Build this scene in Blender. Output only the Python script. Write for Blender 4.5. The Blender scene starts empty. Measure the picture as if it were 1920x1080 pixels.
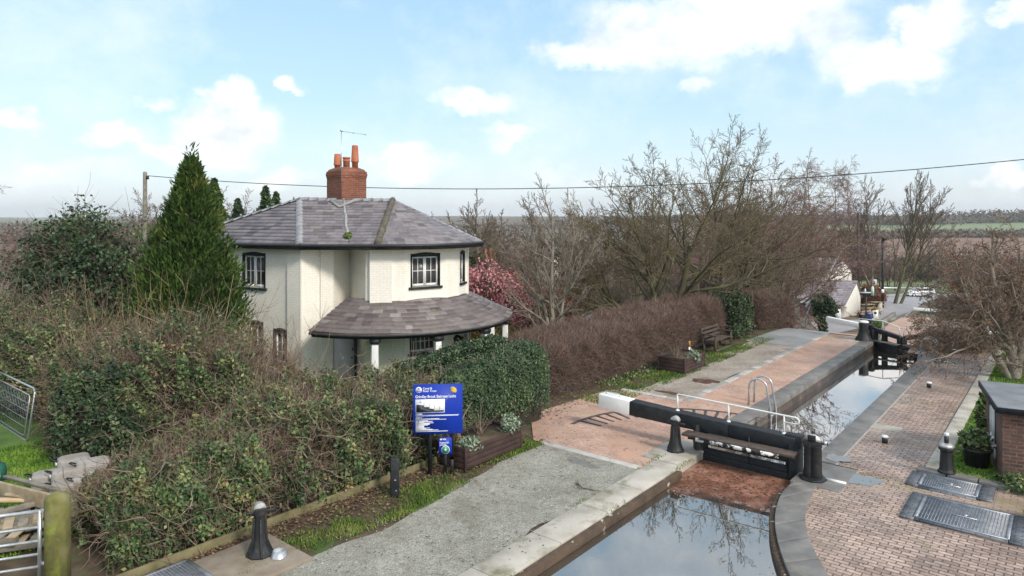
import bpy, bmesh, math, random
import numpy as np
from mathutils import Vector, Matrix

# ------------------------------------------------------------------ frame
F, CX, HY, CAMH = 1280.0, 960.0, 405.0, 5.5
A2 = np.array([.633, .774]); R2 = np.array([.774, -.633])      # along the canal, across it (to the right)
YAW = math.atan2(.633, .774)
def W(s, v, z=0.0): return Vector((A2[0]*s+R2[0]*v, A2[1]*s+R2[1]*v, z))
def sv(x, y): return (A2[0]*x+A2[1]*y, R2[0]*x+R2[1]*y)
def sstep(a, b, x):
    t = np.clip((np.asarray(x, float)-a)/(b-a), 0, 1); return t*t*(3-2*t)
def T(x, y):
    s = .633*x+.774*y; v = .774*x-.633*y
    z = np.interp(s, [-500, 34.5, 37, 42, 52, 76, 128, 180, 300, 620, 1000, 1500, 4000], [0, 0, -.6, -1.6, -3.3, -5.0, -7.5, -8.2, -8.6, -5.0, 1.5, 3.5, 3.5])
    z = z - 1.9*sstep(18, 26, s)*sstep(-14.2, -17.5, v)*(1-sstep(70, 120, s))
    d = np.hypot(x, y); xx, yy = np.asarray(x, float), np.asarray(y, float)
    z = z+sstep(260, 900, d)*(4.5*np.sin(xx*.0052+.9)*np.cos(yy*.0041+xx*.0017)+2.0*np.sin(xx*.013+yy*.006)+5*sstep(.55, .3, xx/np.maximum(yy, 1))*sstep(.0, .3, xx/np.maximum(yy, 1))-3)
    return z
def Tz(x, y): return float(T(x, y))
def ray(px, py):
    """the point of the terrain seen at a place of the photograph"""
    best = None
    for d in np.concatenate([np.arange(8, 60, .05), np.arange(60, 400, .5), np.arange(400, 2500, 5)]):
        x = (px-CX)/F*d; z = CAMH-(py-HY)/F*d
        if z <= Tz(x, d): return Vector((x, d, Tz(x, d)))
    return Vector(((px-CX)/F*1500, 1500, 0))
def gp(px, py, z=0.0):
    d = F*(CAMH-z)/(py-HY); return Vector(((px-CX)/F*d, d, z))
def col(px, d):
    x = (px-CX)/F*d; return Vector((x, d, Tz(x, d)))

C = bpy.context.scene.collection
sc = bpy.context.scene

_rn = np.random.default_rng(99)
_K = _rn.normal(size=(10, 3)); _K /= np.linalg.norm(_K, axis=1)[:, None]; _PH = _rn.uniform(0, 6.28, 10)
def noise(p, f):
    p = np.asarray(p, float); o = 0
    for i in range(10):
        g = f*(1+.35*(i % 5)); o = o+np.sin(p@_K[i]*g*6.28+_PH[i])
    return o/4.0

# ------------------------------------------------------------------ mesh builder
class MB:
    def __init__(self): self.V = []; self.n = 0; self.L = []; self.S = []; self.MI = []; self.TI = []; self.UV = []; self.hasuv = False
    def add(self, v, f, mi=0, tint=None, uv=None):
        """v: (N,3); f: int array (M,k) or list of index lists"""
        v = np.asarray(v, float).reshape(-1, 3)
        if isinstance(f, np.ndarray):
            m, k = f.shape; self.L.append((f+self.n).ravel()); self.S.append(np.full(m, k))
        else:
            m = len(f); self.L.append(np.array([i for q in f for i in q])+self.n); self.S.append(np.array([len(q) for q in f]))
        nl = len(self.L[-1])
        self.V.append(v); self.n += len(v)
        self.MI.append(np.full(m, mi) if np.isscalar(mi) else np.asarray(mi))
        if tint is None: tint = .5
        self.TI.append(np.full(m, float(tint)) if np.isscalar(tint) else np.asarray(tint, float))
        if uv is None: self.UV.append(np.zeros((nl, 2)))
        else: self.UV.append(np.asarray(uv, float).reshape(-1, 2)); self.hasuv = True
    def box(self, c, s, rz=0.0, mi=0, tint=None, rot=None):
        h = np.array(s)/2.0
        v = np.array([(x, y, z) for x in (-1, 1) for y in (-1, 1) for z in (-1, 1)])*h
        if rot is not None: v = v@np.array(rot.to_3x3()).T
        elif rz: cz, sz = math.cos(rz), math.sin(rz); v = v@np.array([[cz, sz, 0], [-sz, cz, 0], [0, 0, 1]])
        f = [(0, 1, 3, 2), (4, 6, 7, 5), (0, 4, 5, 1), (2, 3, 7, 6), (0, 2, 6, 4), (1, 5, 7, 3)]
        self.add(v+np.array(c), f, mi, tint); return self
    def beam(self, p, q, w, h, mi=0, tint=None, w2=None, h2=None):
        """a squared timber from p to q"""
        p = Vector(p); q = Vector(q); d = (q-p).normalized()
        up = Vector((0, 0, 1)) if abs(d.z) < .95 else Vector((0, 1, 0))
        sd = d.cross(up).normalized(); u = sd.cross(d)
        v = []
        for c, ww, hh in ((p, w, h), (q, w2 or w, h2 or h)):
            for a, b in ((-1, -1), (1, -1), (1, 1), (-1, 1)): v.append(c+sd*(a*ww/2)+u*(b*hh/2))
        self.add([tuple(x) for x in v], [(3, 2, 1, 0), (4, 5, 6, 7), (0, 1, 5, 4), (1, 2, 6, 5), (2, 3, 7, 6), (3, 0, 4, 7)], mi, tint); return self
    def tube(self, pts, r, n=8, mi=0, tint=None, cap=True):
        pts = np.array([tuple(p) for p in pts], float); R = np.full(len(pts), r) if np.isscalar(r) else np.array(r, float)
        t = np.gradient(pts, axis=0); t /= np.linalg.norm(t, axis=1)[:, None]+1e-12
        ref = np.array([0, 0, 1.]) if abs(t[0, 2]) < .9 else np.array([1., 0, 0])
        V = []
        for i in range(len(pts)):
            u = np.cross(t[i], ref); u /= np.linalg.norm(u)+1e-9; w = np.cross(u, t[i]); ref = w if True else ref
            for k in range(n):
                a = 2*math.pi*k/n; V.append(pts[i]+R[i]*(math.cos(a)*u+math.sin(a)*w))
        f = []
        for i in range(len(pts)-1):
            for k in range(n): f.append((i*n+k, i*n+(k+1) % n, (i+1)*n+(k+1) % n, (i+1)*n+k))
        if cap: f.append(tuple(range(n))[::-1]); f.append(tuple((len(pts)-1)*n+k for k in range(n)))
        self.add(V, f, mi, tint); return self
    def lathe(self, prof, c=(0, 0, 0), n=16, mi=0, tint=None, rot=0.0, sx=1.0, sy=1.0):
        V = []; f = []
        for r, z in prof:
            for k in range(n):
                a = 2*math.pi*k/n+rot; V.append((c[0]+r*math.cos(a)*sx, c[1]+r*math.sin(a)*sy, c[2]+z))
        for i in range(len(prof)-1):
            for k in range(n): f.append((i*n+k, i*n+(k+1) % n, (i+1)*n+(k+1) % n, (i+1)*n+k))
        f.append(tuple(range(n))[::-1]); f.append(tuple((len(prof)-1)*n+k for k in range(n)))
        self.add(V, f, mi, tint); return self
    def prism(self, poly, z0, z1, mi=0, tint=None):
        n = len(poly); a = sum(poly[i][0]*poly[(i+1) % n][1]-poly[(i+1) % n][0]*poly[i][1] for i in range(n))
        if a < 0: poly = poly[::-1]
        v = [(p[0], p[1], z0) for p in poly]+[(p[0], p[1], z1) for p in poly]
        f = [tuple(range(n))[::-1], tuple(range(n, 2*n))]+[(i, (i+1) % n, n+(i+1) % n, n+i) for i in range(n)]
        self.add(v, f, mi, tint); return self
    def extrude(self, prof, O, X, Y, Z, d0, d1, mi=0, tint=None):
        """a 2-D outline (x,y) on the axes X,Y at O, given thickness along Z from d0 to d1"""
        O, X, Y, Z = Vector(O), Vector(X), Vector(Y), Vector(Z); n = len(prof)
        v = [tuple(O+X*p[0]+Y*p[1]+Z*d) for d in (d0, d1) for p in prof]
        f = [tuple(range(n))[::-1], tuple(range(n, 2*n))]+[(i, (i+1) % n, n+(i+1) % n, n+i) for i in range(n)]
        self.add(v, f, mi, tint); return self
    def sheet(self, poly, z=0.0, mi=0, tint=None):
        n = len(poly); v = [(p[0], p[1], p[2] if (len(p) > 2 and z is None) else z) for p in poly]
        a = sum(poly[i][0]*poly[(i+1) % n][1]-poly[(i+1) % n][0]*poly[i][1] for i in range(n))
        f = list(range(n)) if a > 0 else list(range(n))[::-1]
        self.add(v, [tuple(f)], mi, tint); return self
    def build(self, name, mats, parent=None, smooth=False, bevel=0, loc=None):
        me = bpy.data.meshes.new(name)
        if not isinstance(mats, (list, tuple)): mats = [mats]
        for m in mats: me.materials.append(m)
        if self.n:
            V = np.concatenate(self.V); L = np.concatenate(self.L).astype(np.int32); S = np.concatenate(self.S).astype(np.int32)
            if loc is not None: V = V-np.array(tuple(loc))
            me.vertices.add(len(V)); me.vertices.foreach_set('co', V.astype(np.float32).ravel())
            me.loops.add(len(L)); me.loops.foreach_set('vertex_index', L)
            me.polygons.add(len(S)); st = np.concatenate([[0], np.cumsum(S)[:-1]]).astype(np.int32)
            me.polygons.foreach_set('loop_start', st); me.polygons.foreach_set('loop_total', S)
            me.polygons.foreach_set('material_index', np.concatenate(self.MI).astype(np.int32))
            if smooth: me.polygons.foreach_set('use_smooth', np.ones(len(S), bool))
            at = me.attributes.new('tint', 'FLOAT', 'FACE'); at.data.foreach_set('value', np.concatenate(self.TI).astype(np.float32))
            if self.hasuv:
                uv = me.uv_layers.new(name='UVMap'); uv.data.foreach_set('uv', np.concatenate(self.UV).astype(np.float32).ravel())
            me.update(calc_edges=True); me.validate()
        o = bpy.data.objects.new(name, me); C.objects.link(o)
        if parent is not None:
            o.parent = parent; o.matrix_parent_inverse = parent.matrix_basis.inverted()
        elif loc is not None: o.location = loc
        if bevel:
            b = o.modifiers.new('bevel', 'BEVEL'); b.width = bevel; b.segments = 2; b.limit_method = 'ANGLE'
        return o
def tag(o, label=None, cat=None, group=None, kind=None):
    if label: o['label'] = label
    if cat: o['category'] = cat
    if group: o['group'] = group
    if kind: o['kind'] = kind
    return o
def thing(name, label, cat, loc=(0, 0, 0), group=None, rz=0.0):
    o = bpy.data.objects.new(name, None); C.objects.link(o); o.location = loc; o.rotation_euler.z = rz; o.empty_display_size = .2
    return tag(o, label, cat, group)
def copy_tree(root, loc, rz=0.0, sc_=None, label=None, group=None):
    r = root.copy(); C.objects.link(r); r.location = loc; r.rotation_euler.z = rz
    if sc_ is not None: r.scale = sc_ if not np.isscalar(sc_) else (sc_,)*3
    if label: r['label'] = label
    if group: r['group'] = group
    for ch in list(root.children):
        c = ch.copy(); C.objects.link(c); c.parent = r
        for g in ch.children:
            d = g.copy(); C.objects.link(d); d.parent = c
    return r

# ------------------------------------------------------------------ materials
def _new(name):
    m = bpy.data.materials.new(name); m.use_nodes = True; nt = m.node_tree
    return m, nt, nt.nodes['Principled BSDF']
def _ramp(nt, stops, fac, interp='LINEAR'):
    r = nt.nodes.new('ShaderNodeValToRGB'); e = r.color_ramp; e.interpolation = interp
    while len(e.elements) < len(stops): e.elements.new(.5)
    for i, (p, c) in enumerate(stops): e.elements[i].position = p; e.elements[i].color = (*c, 1)
    nt.links.new(fac, r.inputs[0]); return r.outputs[0]
def _noise(nt, vec, scale, detail=4, rough=.55, dist=0):
    n = nt.nodes.new('ShaderNodeTexNoise'); n.inputs['Scale'].default_value = scale; n.inputs['Detail'].default_value = detail
    n.inputs['Roughness'].default_value = rough; n.inputs['Distortion'].default_value = dist
    if vec is not None: nt.links.new(vec, n.inputs['Vector'])
    return n.outputs[0]
def _coord(nt, kind):
    if kind == 'pos': g = nt.nodes.new('ShaderNodeNewGeometry'); return g.outputs['Position']
    t = nt.nodes.new('ShaderNodeTexCoord'); return t.outputs['UV' if kind == 'uv' else 'Object']
def _mapping(nt, vec, rot=(0, 0, 0), scale=(1, 1, 1), loc=(0, 0, 0)):
    m = nt.nodes.new('ShaderNodeMapping'); m.inputs['Rotation'].default_value = rot; m.inputs['Scale'].default_value = scale; m.inputs['Location'].default_value = loc
    nt.links.new(vec, m.inputs['Vector']); return m.outputs[0]
def _mix(nt, fac, a, b, mode='MIX'):
    m = nt.nodes.new('ShaderNodeMix'); m.data_type = 'RGBA'; m.blend_type = mode
    for sock, val in ((m.inputs[0], fac), (m.inputs[6], a), (m.inputs[7], b)):
        if isinstance(val, (int, float)): sock.default_value = val
        elif isinstance(val, tuple): sock.default_value = (*val, 1)
        else: nt.links.new(val, sock)
    return m.outputs[2]
def _math(nt, op, a, b=0.0, clamp=False):
    m = nt.nodes.new('ShaderNodeMath'); m.operation = op; m.use_clamp = clamp
    for i, val in enumerate((a, b)):
        if isinstance(val, (int, float)): m.inputs[i].default_value = val
        else: nt.links.new(val, m.inputs[i])
    return m.outputs[0]
def _bump(nt, bs, h, strength, dist=.02):
    b = nt.nodes.new('ShaderNodeBump'); b.inputs['Strength'].default_value = strength; b.inputs['Distance'].default_value = dist
    nt.links.new(h, b.inputs['Height']); nt.links.new(b.outputs[0], bs.inputs['Normal'])
def _tint(nt):
    a = nt.nodes.new('ShaderNodeAttribute'); a.attribute_name = 'tint'; return a.outputs['Fac']
def mat(name, stops, rough=.8, scale=4, bump=0, bscale=None, coord='obj', src='noise', spec=.4, metal=0, detail=5, second=None, rough2=None):
    """colour from a ramp over noise (src noise) or over the per-face tint (src tint); second = (scale, colour, lo, hi) patches on top"""
    m, nt, b = _new(name); v = _coord(nt, coord)
    nz = _noise(nt, v, scale, detail)
    if src == 'noise': c = _ramp(nt, stops, nz)
    else: c = _ramp(nt, stops, _tint(nt)); c = _mix(nt, .35, c, _ramp(nt, [(.3, (.45,)*3), (.7, (1.35,)*3)], nz), 'MULTIPLY')
    if second:
        k = _ramp(nt, [(second[2], (0,)*3), (second[3], (1,)*3)], _noise(nt, v, second[0], 6, .65)); c = _mix(nt, k, c, second[1])
    nt.links.new(c, b.inputs['Base Color'])
    b.inputs['Roughness'].default_value = rough; b.inputs['Specular IOR Level'].default_value = spec; b.inputs['Metallic'].default_value = metal
    if rough2: nt.links.new(_math(nt, 'MULTIPLY_ADD', nz, rough2-rough), b.inputs['Roughness']); b.inputs['Roughness'].links[0].from_node.inputs[2].default_value = rough
    if bump: _bump(nt, b, _noise(nt, v, bscale or scale*4, 4), bump)
    return m
def leafmat(name, stops, rough=.5, spec=.35, trans=0):
    m, nt, b = _new(name); nt.links.new(_ramp(nt, stops, _tint(nt)), b.inputs['Base Color'])
    b.inputs['Roughness'].default_value = rough; b.inputs['Specular IOR Level'].default_value = spec
    return m
def brickmat(name, c1, c2, mortar, rough=.75, coord='pos', rot=0.0, bw=.22, bh=.075, msize=.008, bump=.5, bias=0, patches=None, wet=None, offs=.5, spec=.35, patch2=None, var=1.0, p2scale=(1, 1, 1)):
    m, nt, b = _new(name); v0 = _coord(nt, coord); v = _mapping(nt, v0, (0, 0, rot))
    t = nt.nodes.new('ShaderNodeTexBrick'); nt.links.new(v, t.inputs['Vector']); t.offset = offs
    t.inputs['Color1'].default_value = (*c1, 1); t.inputs['Color2'].default_value = (*c2, 1); t.inputs['Mortar'].default_value = (*mortar, 1)
    t.inputs['Scale'].default_value = 1; t.inputs['Mortar Size'].default_value = msize; t.inputs['Brick Width'].default_value = bw; t.inputs['Row Height'].default_value = bh
    t.inputs['Mortar Smooth'].default_value = .2; t.inputs['Bias'].default_value = bias
    c = t.outputs['Color']
    c = _mix(nt, .75*var, c, _ramp(nt, [(.25, (.55,)*3), (.75, (1.4,)*3)], _noise(nt, v0, 1.1, 5)), 'MULTIPLY')
    c = _mix(nt, .6*var, c, _ramp(nt, [(.3, (.6,)*3), (.7, (1.35,)*3)], _noise(nt, v0, 14, 3)), 'MULTIPLY')
    if patches: c = _mix(nt, _ramp(nt, [(patches[2], (0,)*3), (patches[3], (1,)*3)], _noise(nt, v0, patches[0], 7, .7)), c, patches[1])
    if patch2: c = _mix(nt, _ramp(nt, [(patch2[2], (0,)*3), (patch2[3], (1,)*3)], _noise(nt, _mapping(nt, v0, loc=(31, 17, 5), scale=p2scale), patch2[0], 7, .7)), c, patch2[1])
    nt.links.new(c, b.inputs['Base Color']); b.inputs['Specular IOR Level'].default_value = spec
    if wet: nt.links.new(_ramp(nt, [(wet[0], (rough,)*3), (wet[1], (wet[2],)*3)], _noise(nt, v0, .8, 6)), b.inputs['Roughness'])
    else: b.inputs['Roughness'].default_value = rough
    h = _math(nt, 'MULTIPLY_ADD', _noise(nt, v0, 30, 3), .5*var); h.node.inputs[2].default_value = 0
    h2 = _math(nt, 'SUBTRACT', h, t.outputs['Fac']); _bump(nt, b, h2, bump, .012)
    return m
def flat(name, c, rough=.5, metal=0, spec=.5):
    return mat(name, [(.3, tuple(x*.88 for x in c)), (.7, tuple(min(1, x*1.1) for x in c))], rough, 6, .08, 40, metal=metal, spec=spec)

M = {}
M['soil'] = mat('soil', [(.3, (.05, .035, .022)), (.55, (.10, .07, .045)), (.75, (.13, .11, .06))], .95, 2.5, .7, 20, 'pos', second=(1.2, (.06, .10, .025), .52, .62))
M['grass'] = mat('grass', [(.3, (.05, .095, .02)), (.6, (.09, .16, .03)), (.8, (.14, .17, .05))], .9, 1.6, .8, 40, 'pos')
M['field'] = mat('ploughed field', [(.3, (.16, .095, .065)), (.7, (.24, .15, .105))], .95, .05, .3, 1, 'pos')
M['scrub'] = mat('rough scrub ground', [(.3, (.11, .085, .06)), (.55, (.16, .125, .09)), (.75, (.13, .13, .07))], .95, .06, .3, 1, 'pos')
M['pasture'] = mat('pasture', [(.3, (.15, .19, .09)), (.7, (.21, .25, .13))], .95, .03, .2, 1, 'pos')
def gravelmat(name, stops, mud, lo, hi):
    m, nt, b = _new(name); v = _coord(nt, 'pos'); c = _ramp(nt, stops, _noise(nt, v, .9, 12, .62))
    c = _mix(nt, 1, c, _ramp(nt, [(.3, (.80,)*3), (.7, (1.2,)*3)], _noise(nt, v, 9, 4, .6)), 'MULTIPLY')
    c = _mix(nt, 1, c, _ramp(nt, [(.32, (.68,)*3), (.5, (.97,)*3), (.70, (1.32,)*3)], _noise(nt, v, 30, 3, .6)), 'MULTIPLY')
    c = _mix(nt, _ramp(nt, [(lo, (0,)*3), (hi, (.8,)*3)], _noise(nt, _mapping(nt, v, loc=(7, 3, 1)), .7, 8, .66)), c, mud)
    nt.links.new(c, b.inputs['Base Color']); b.inputs['Roughness'].default_value = .9; b.inputs['Specular IOR Level'].default_value = .25; _bump(nt, b, _noise(nt, v, 30, 3), 1.0, .03); return m
M['gravel'] = gravelmat('gravel', [(.28, (.19, .18, .145)), (.46, (.275, .265, .222)), (.62, (.335, .325, .28)), (.8, (.41, .395, .35))], (.15, .115, .08), .60, .74)
M['gravel2'] = gravelmat('worn gravel', [(.28, (.22, .18, .145)), (.5, (.33, .285, .24)), (.75, (.43, .385, .335))], (.17, .11, .08), .54, .68)
M['asphalt'] = mat('asphalt', [(.3, (.20, .20, .20)), (.7, (.33, .33, .33))], .7, .8, .5, 60, 'pos', detail=8)
M['asphalt_wet'] = mat('damp lane', [(.3, (.28, .265, .27)), (.7, (.38, .36, .365))], .5, .8, .3, 60, 'pos', detail=8)
BR = YAW-math.pi/2
M['brick_red'] = brickmat('red brick paving', (.50, .325, .25), (.42, .275, .215), (.28, .21, .17), .7, rot=YAW, bw=.225, bh=.105, msize=.006, bump=.5, patches=(.9, (.49, .295, .215), .5, .62), patch2=(.7, (.37, .29, .19), .54, .70), wet=(.45, .62, .42))
M['brick_purple'] = brickmat('brown brick paving', (.46, .335, .27), (.28, .195, .16), (.105, .082, .07), .6, rot=YAW, bw=.225, bh=.105, msize=.011, bump=.7, patches=(.35, (.36, .28, .205), .52, .72), patch2=(1.1, (.23, .205, .10), .60, .72), wet=(.4, .62, .36))
M['brick_blue'] = brickmat('blue brick edging', (.17, .18, .20), (.11, .12, .14), (.06, .06, .06), .5, rot=YAW, bw=.21, bh=.10, msize=.008)
M['stone'] = mat('coping stone', [(.3, (.30, .265, .22)), (.5, (.42, .385, .33)), (.75, (.53, .49, .44))], .75, 1.6, .35, 25, 'pos', second=(1.5, (.17, .17, .10), .54, .70), detail=9)
M['stone_dark'] = mat('dark damp stone', [(.3, (.105, .10, .095)), (.5, (.165, .155, .145)), (.75, (.26, .24, .22))], .48, 1.8, .25, 20, 'pos', second=(1.3, (.22, .20, .17), .58, .7), detail=9, rough2=.6)
M['lockwall'] = mat('wet lock wall', [(.3, (.035, .026, .020)), (.6, (.085, .062, .047)), (.8, (.14, .105, .08))], .5, 2.2, .5, 12, 'pos', detail=9)
M['sett'] = mat('pale setts', [(.3, (.30, .28, .26)), (.7, (.45, .43, .40))], .75, 5, .3, 30, 'pos', src='tint')
M['slate'] = mat('roof slate', [(0, (.085, .074, .082)), (.35, (.150, .132, .145)), (.7, (.205, .186, .20)), (1, (.20, .175, .16))], .46, 7, .25, 45, src='tint', spec=.5, second=(2.6, (.17, .15, .12), .60, .76))
M['slate_old'] = mat('mossy roof slate', [(0, (.075, .058, .056)), (.4, (.13, .104, .10)), (.75, (.175, .148, .146)), (1, (.26, .23, .215))], .5, 7, .3, 45, src='tint', spec=.5, second=(3.0, (.15, .13, .085), .55, .70))
M['ridge'] = mat('ridge tile', [(.3, (.19, .19, .20)), (.7, (.32, .32, .34))], .5, 5, .2)
M['ridge_old'] = mat('mossy mortared ridge', [(.3, (.055, .047, .037)), (.5, (.10, .088, .07)), (.7, (.16, .14, .09))], .9, 9, .5)
M['leadwork'] = mat('valley mortar', [(.3, (.20, .20, .20)), (.7, (.38, .37, .36))], .7, 8, .4)
M['cream'] = brickmat('cream painted brick', (.85, .805, .72), (.82, .775, .69), (.75, .705, .63), .6, 'uv', 0, .23, .078, .009, .22, patches=(.9, (.72, .64, .50), .54, .80), var=.25, patch2=(2.6, (.74, .68, .575), .55, .80), p2scale=(1.6, .16, 1))
M['brick_chimney'] = brickmat('chimney brick', (.27, .085, .045), (.19, .055, .033), (.20, .14, .11), .85, 'uv', 0, .225, .076, .010, .6, patches=(4, (.12, .075, .055), .55, .7))
M['brick_hut'] = brickmat('old dark brick', (.20, .085, .06), (.11, .055, .045), (.17, .145, .125), .85, 'uv', 0, .225, .076, .012, .7, patches=(2.2, (.075, .06, .05), .5, .66))
M['terracotta'] = mat('terracotta', [(.3, (.38, .115, .06)), (.7, (.50, .165, .085))], .7, 8, .2)
M['black'] = mat('black paint', [(.3, (.011, .012, .013)), (.7, (.024, .025, .027))], .45, 9, .35, 25, spec=.45, second=(8, (.055, .035, .022), .60, .70))
M['black_wood'] = mat('black painted timber', [(.3, (.010, .012, .014)), (.7, (.024, .027, .032))], .55, 6, .5, 18, second=(5, (.05, .047, .042), .60, .74))
M['white'] = mat('white paint', [(.3, (.72, .72, .70)), (.7, (.82, .82, .80))], .45, 5, .15, 30)
M['white_worn'] = mat('chipped white paint', [(.3, (.70, .70, .68)), (.7, (.84, .84, .82))], .55, 5, .2, 30, 'pos', second=(7, (.02, .02, .02), .47, .51))
M['grey_door'] = mat('pale grey door paint', [(.3, (.50, .48, .50)), (.7, (.58, .56, .58))], .5, 3)
M['glass'] = mat('window glass', [(.35, (.035, .035, .04)), (.65, (.12, .115, .115))], .32, 1.6, 0, spec=.6)
M['steel'] = mat('galvanised steel', [(.3, (.42, .44, .46)), (.7, (.60, .62, .64))], .38, 8, .1, 30, metal=.75)
M['grate'] = mat('galvanised grating', [(.3, (.20, .22, .25)), (.7, (.34, .36, .40))], .45, 8, .1, 30, metal=.4)
M['pit'] = mat('dark pit', [(.3, (.012, .010, .008)), (.7, (.03, .025, .02))], .9, 5)
M['silver'] = mat('worn silver cap', [(.3, (.35, .34, .33)), (.7, (.62, .62, .60))], .42, 12, .2, metal=.5)
M['wood_brown'] = mat('dark brown stain', [(.3, (.038, .021, .019)), (.6, (.062, .037, .033)), (.8, (.085, .055, .048))], .6, 4, .35, 30)
M['wood_bench'] = mat('weathered bench wood', [(.3, (.05, .035, .028)), (.7, (.115, .085, .07))], .75, 8, .35, 30)
M['wood_pale'] = mat('weathered sawn timber', [(.3, (.22, .165, .10)), (.55, (.34, .27, .18)), (.75, (.42, .35, .25))], .8, 4, .3, 25)
M['wood_new'] = mat('new sawn timber', [(.3, (.50, .36, .21)), (.7, (.60, .46, .29))], .75, 4, .2, 25)
M['wood_grey'] = mat('grey weathered timber', [(.3, (.12, .105, .085)), (.7, (.27, .245, .20))], .85, 5, .4, 25)
M['post_moss'] = mat('mossy post', [(.3, (.10, .095, .035)), (.5, (.16, .155, .045)), (.7, (.23, .20, .13))], .9, 3.5, .5, 22, second=(2.4, (.22, .26, .045), .52, .64))
M['fender'] = mat('peeling brown timber', [(.3, (.05, .033, .022)), (.7, (.115, .075, .05))], .8, 3, .5, 20, 'pos', second=(3.2, (.50, .45, .36), .60, .64))
M['edging'] = mat('mossy edging board', [(.3, (.10, .085, .04)), (.7, (.22, .19, .10))], .9, 3, .5, 20, 'pos')
M['concrete'] = mat('concrete', [(.3, (.22, .20, .175)), (.7, (.36, .34, .32))], .85, 3, .3, 25, second=(3.5, (.20, .135, .085), .56, .72))
M['slab'] = mat('stone slab', [(.3, (.19, .15, .11)), (.7, (.29, .245, .195))], .75, 3, .25, 25, 'pos')
M['felt'] = mat('grey roof felt', [(.3, (.16, .16, .17)), (.7, (.26, .26, .27))], .55, 2.5, .3, 40)
M['bark_dark'] = mat('dark mossy bark', [(.3, (.055, .048, .030)), (.5, (.090, .084, .042)), (.72, (.13, .13, .05))], .9, 1.2, .4, 14)
M['bark_oak'] = mat('olive twigs', [(.3, (.115, .09, .058)), (.7, (.195, .16, .095))], .9, 1.0)
M['bark_pale'] = mat('pale grey bark', [(.3, (.17, .145, .115)), (.6, (.28, .25, .205)), (.8, (.16, .14, .09))], .85, 1.4, .3, 14)
M['twig_pale'] = mat('pale twigs', [(.3, (.18, .15, .115)), (.7, (.29, .245, .20))], .9, 1)
M['twig_red'] = mat('reddish twigs', [(.3, (.16, .092, .078)), (.7, (.25, .165, .145))], .9, 1)
M['twig_brown'] = mat('brown twigs', [(.3, (.115, .082, .062)), (.7, (.20, .15, .115))], .9, 1)
M['bark_birch'] = mat('white birch bark', [(.3, (.30, .28, .26)), (.6, (.55, .53, .50))], .7, 6)
M['twig_mix'] = leafmat('hedge twigs', [(0, (.10, .062, .05)), (.35, (.19, .122, .10)), (.6, (.28, .21, .17)), (.8, (.18, .15, .08)), (1, (.36, .28, .22))], .85, .15)
M['twig_hedge'] = leafmat('brown hedge twigs', [(0, (.075, .05, .04)), (.4, (.155, .106, .088)), (.7, (.23, .16, .138)), (1, (.32, .24, .19))], .9, .12)
M['twig_straw'] = leafmat('straw coloured stems', [(0, (.17, .11, .065)), (.5, (.30, .21, .125)), (1, (.42, .33, .21))], .85, .15)
M['leaf_privet'] = leafmat('privet leaves', [(0, (.020, .038, .020)), (.35, (.052, .090, .042)), (.65, (.095, .145, .066)), (.85, (.18, .225, .10)), (1, (.22, .17, .10))], .5, .3)
M['leaf_green'] = leafmat('hedge leaves', [(0, (.026, .052, .020)), (.35, (.066, .115, .042)), (.65, (.125, .185, .066)), (.85, (.225, .26, .10)), (1, (.27, .20, .09))], .5, .3)
M['leaf_holly'] = leafmat('holly leaves', [(0, (.014, .030, .016)), (.5, (.040, .072, .030)), (.85, (.085, .13, .055)), (1, (.16, .20, .10))], .5, .3)
M['leaf_conifer'] = leafmat('conifer sprays', [(0, (.014, .032, .008)), (.4, (.038, .074, .015)), (.75, (.068, .118, .022)), (1, (.15, .15, .045))], .7, .2)
M['leaf_rust'] = leafmat('rust leaves', [(0, (.14, .045, .025)), (.5, (.24, .085, .04)), (1, (.33, .16, .07))], .7, .2)
M['leaf_russet'] = leafmat('russet leaves', [(0, (.20, .075, .045)), (.5, (.33, .135, .08)), (1, (.42, .23, .14))], .7, .2)
M['leaf_pink'] = leafmat('pink blossom', [(0, (.34, .11, .12)), (.5, (.48, .20, .21)), (1, (.60, .34, .34))], .7, .2)
M['leaf_yellow'] = leafmat('yellowing leaves', [(0, (.10, .10, .025)), (.5, (.22, .18, .04)), (.8, (.24, .11, .035)), (1, (.38, .30, .07))], .7, .2)
M['leaf_litter'] = leafmat('fallen leaves', [(0, (.045, .028, .02)), (.5, (.12, .07, .045)), (.85, (.22, .14, .085)), (1, (.36, .27, .15))], .8, .2)
M['grass_blades'] = leafmat('grass blades', [(0, (.045, .085, .014)), (.4, (.085, .155, .022)), (.75, (.14, .215, .035)), (1, (.23, .24, .08))], .6, .25)
M['lawn_blades'] = leafmat('lawn blades', [(0, (.065, .13, .012)), (.4, (.11, .22, .02)), (.75, (.17, .29, .03)), (1, (.22, .30, .06))], .6, .25)
M['leaf_grey'] = leafmat('grey green leaves', [(0, (.10, .14, .09)), (.5, (.22, .28, .19)), (1, (.40, .45, .34))], .6, .3)
M['leaf_far'] = leafmat('far woods', [(0, (.12, .10, .085)), (.5, (.19, .155, .13)), (.8, (.15, .15, .105)), (1, (.24, .195, .17))], .95, .1)
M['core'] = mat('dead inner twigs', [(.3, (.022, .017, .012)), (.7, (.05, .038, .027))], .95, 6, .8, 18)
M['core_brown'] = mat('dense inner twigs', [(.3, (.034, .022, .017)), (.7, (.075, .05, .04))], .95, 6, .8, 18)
M['blue'] = mat('blue sign', [(.3, (.004, .030, .31)), (.7, (.006, .036, .36))], .5, 2, spec=.3)
M['sign_white'] = flat('sign white', (.82, .83, .85), .5)
M['sign_black'] = flat('sign black', (.01, .012, .02), .5)
M['sign_green'] = flat('sign green', (.02, .27, .13), .5)
M['sign_yellow'] = flat('sign yellow', (.72, .50, .06), .5)
M['car_white'] = flat('white car paint', (.74, .75, .77), .25)
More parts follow.
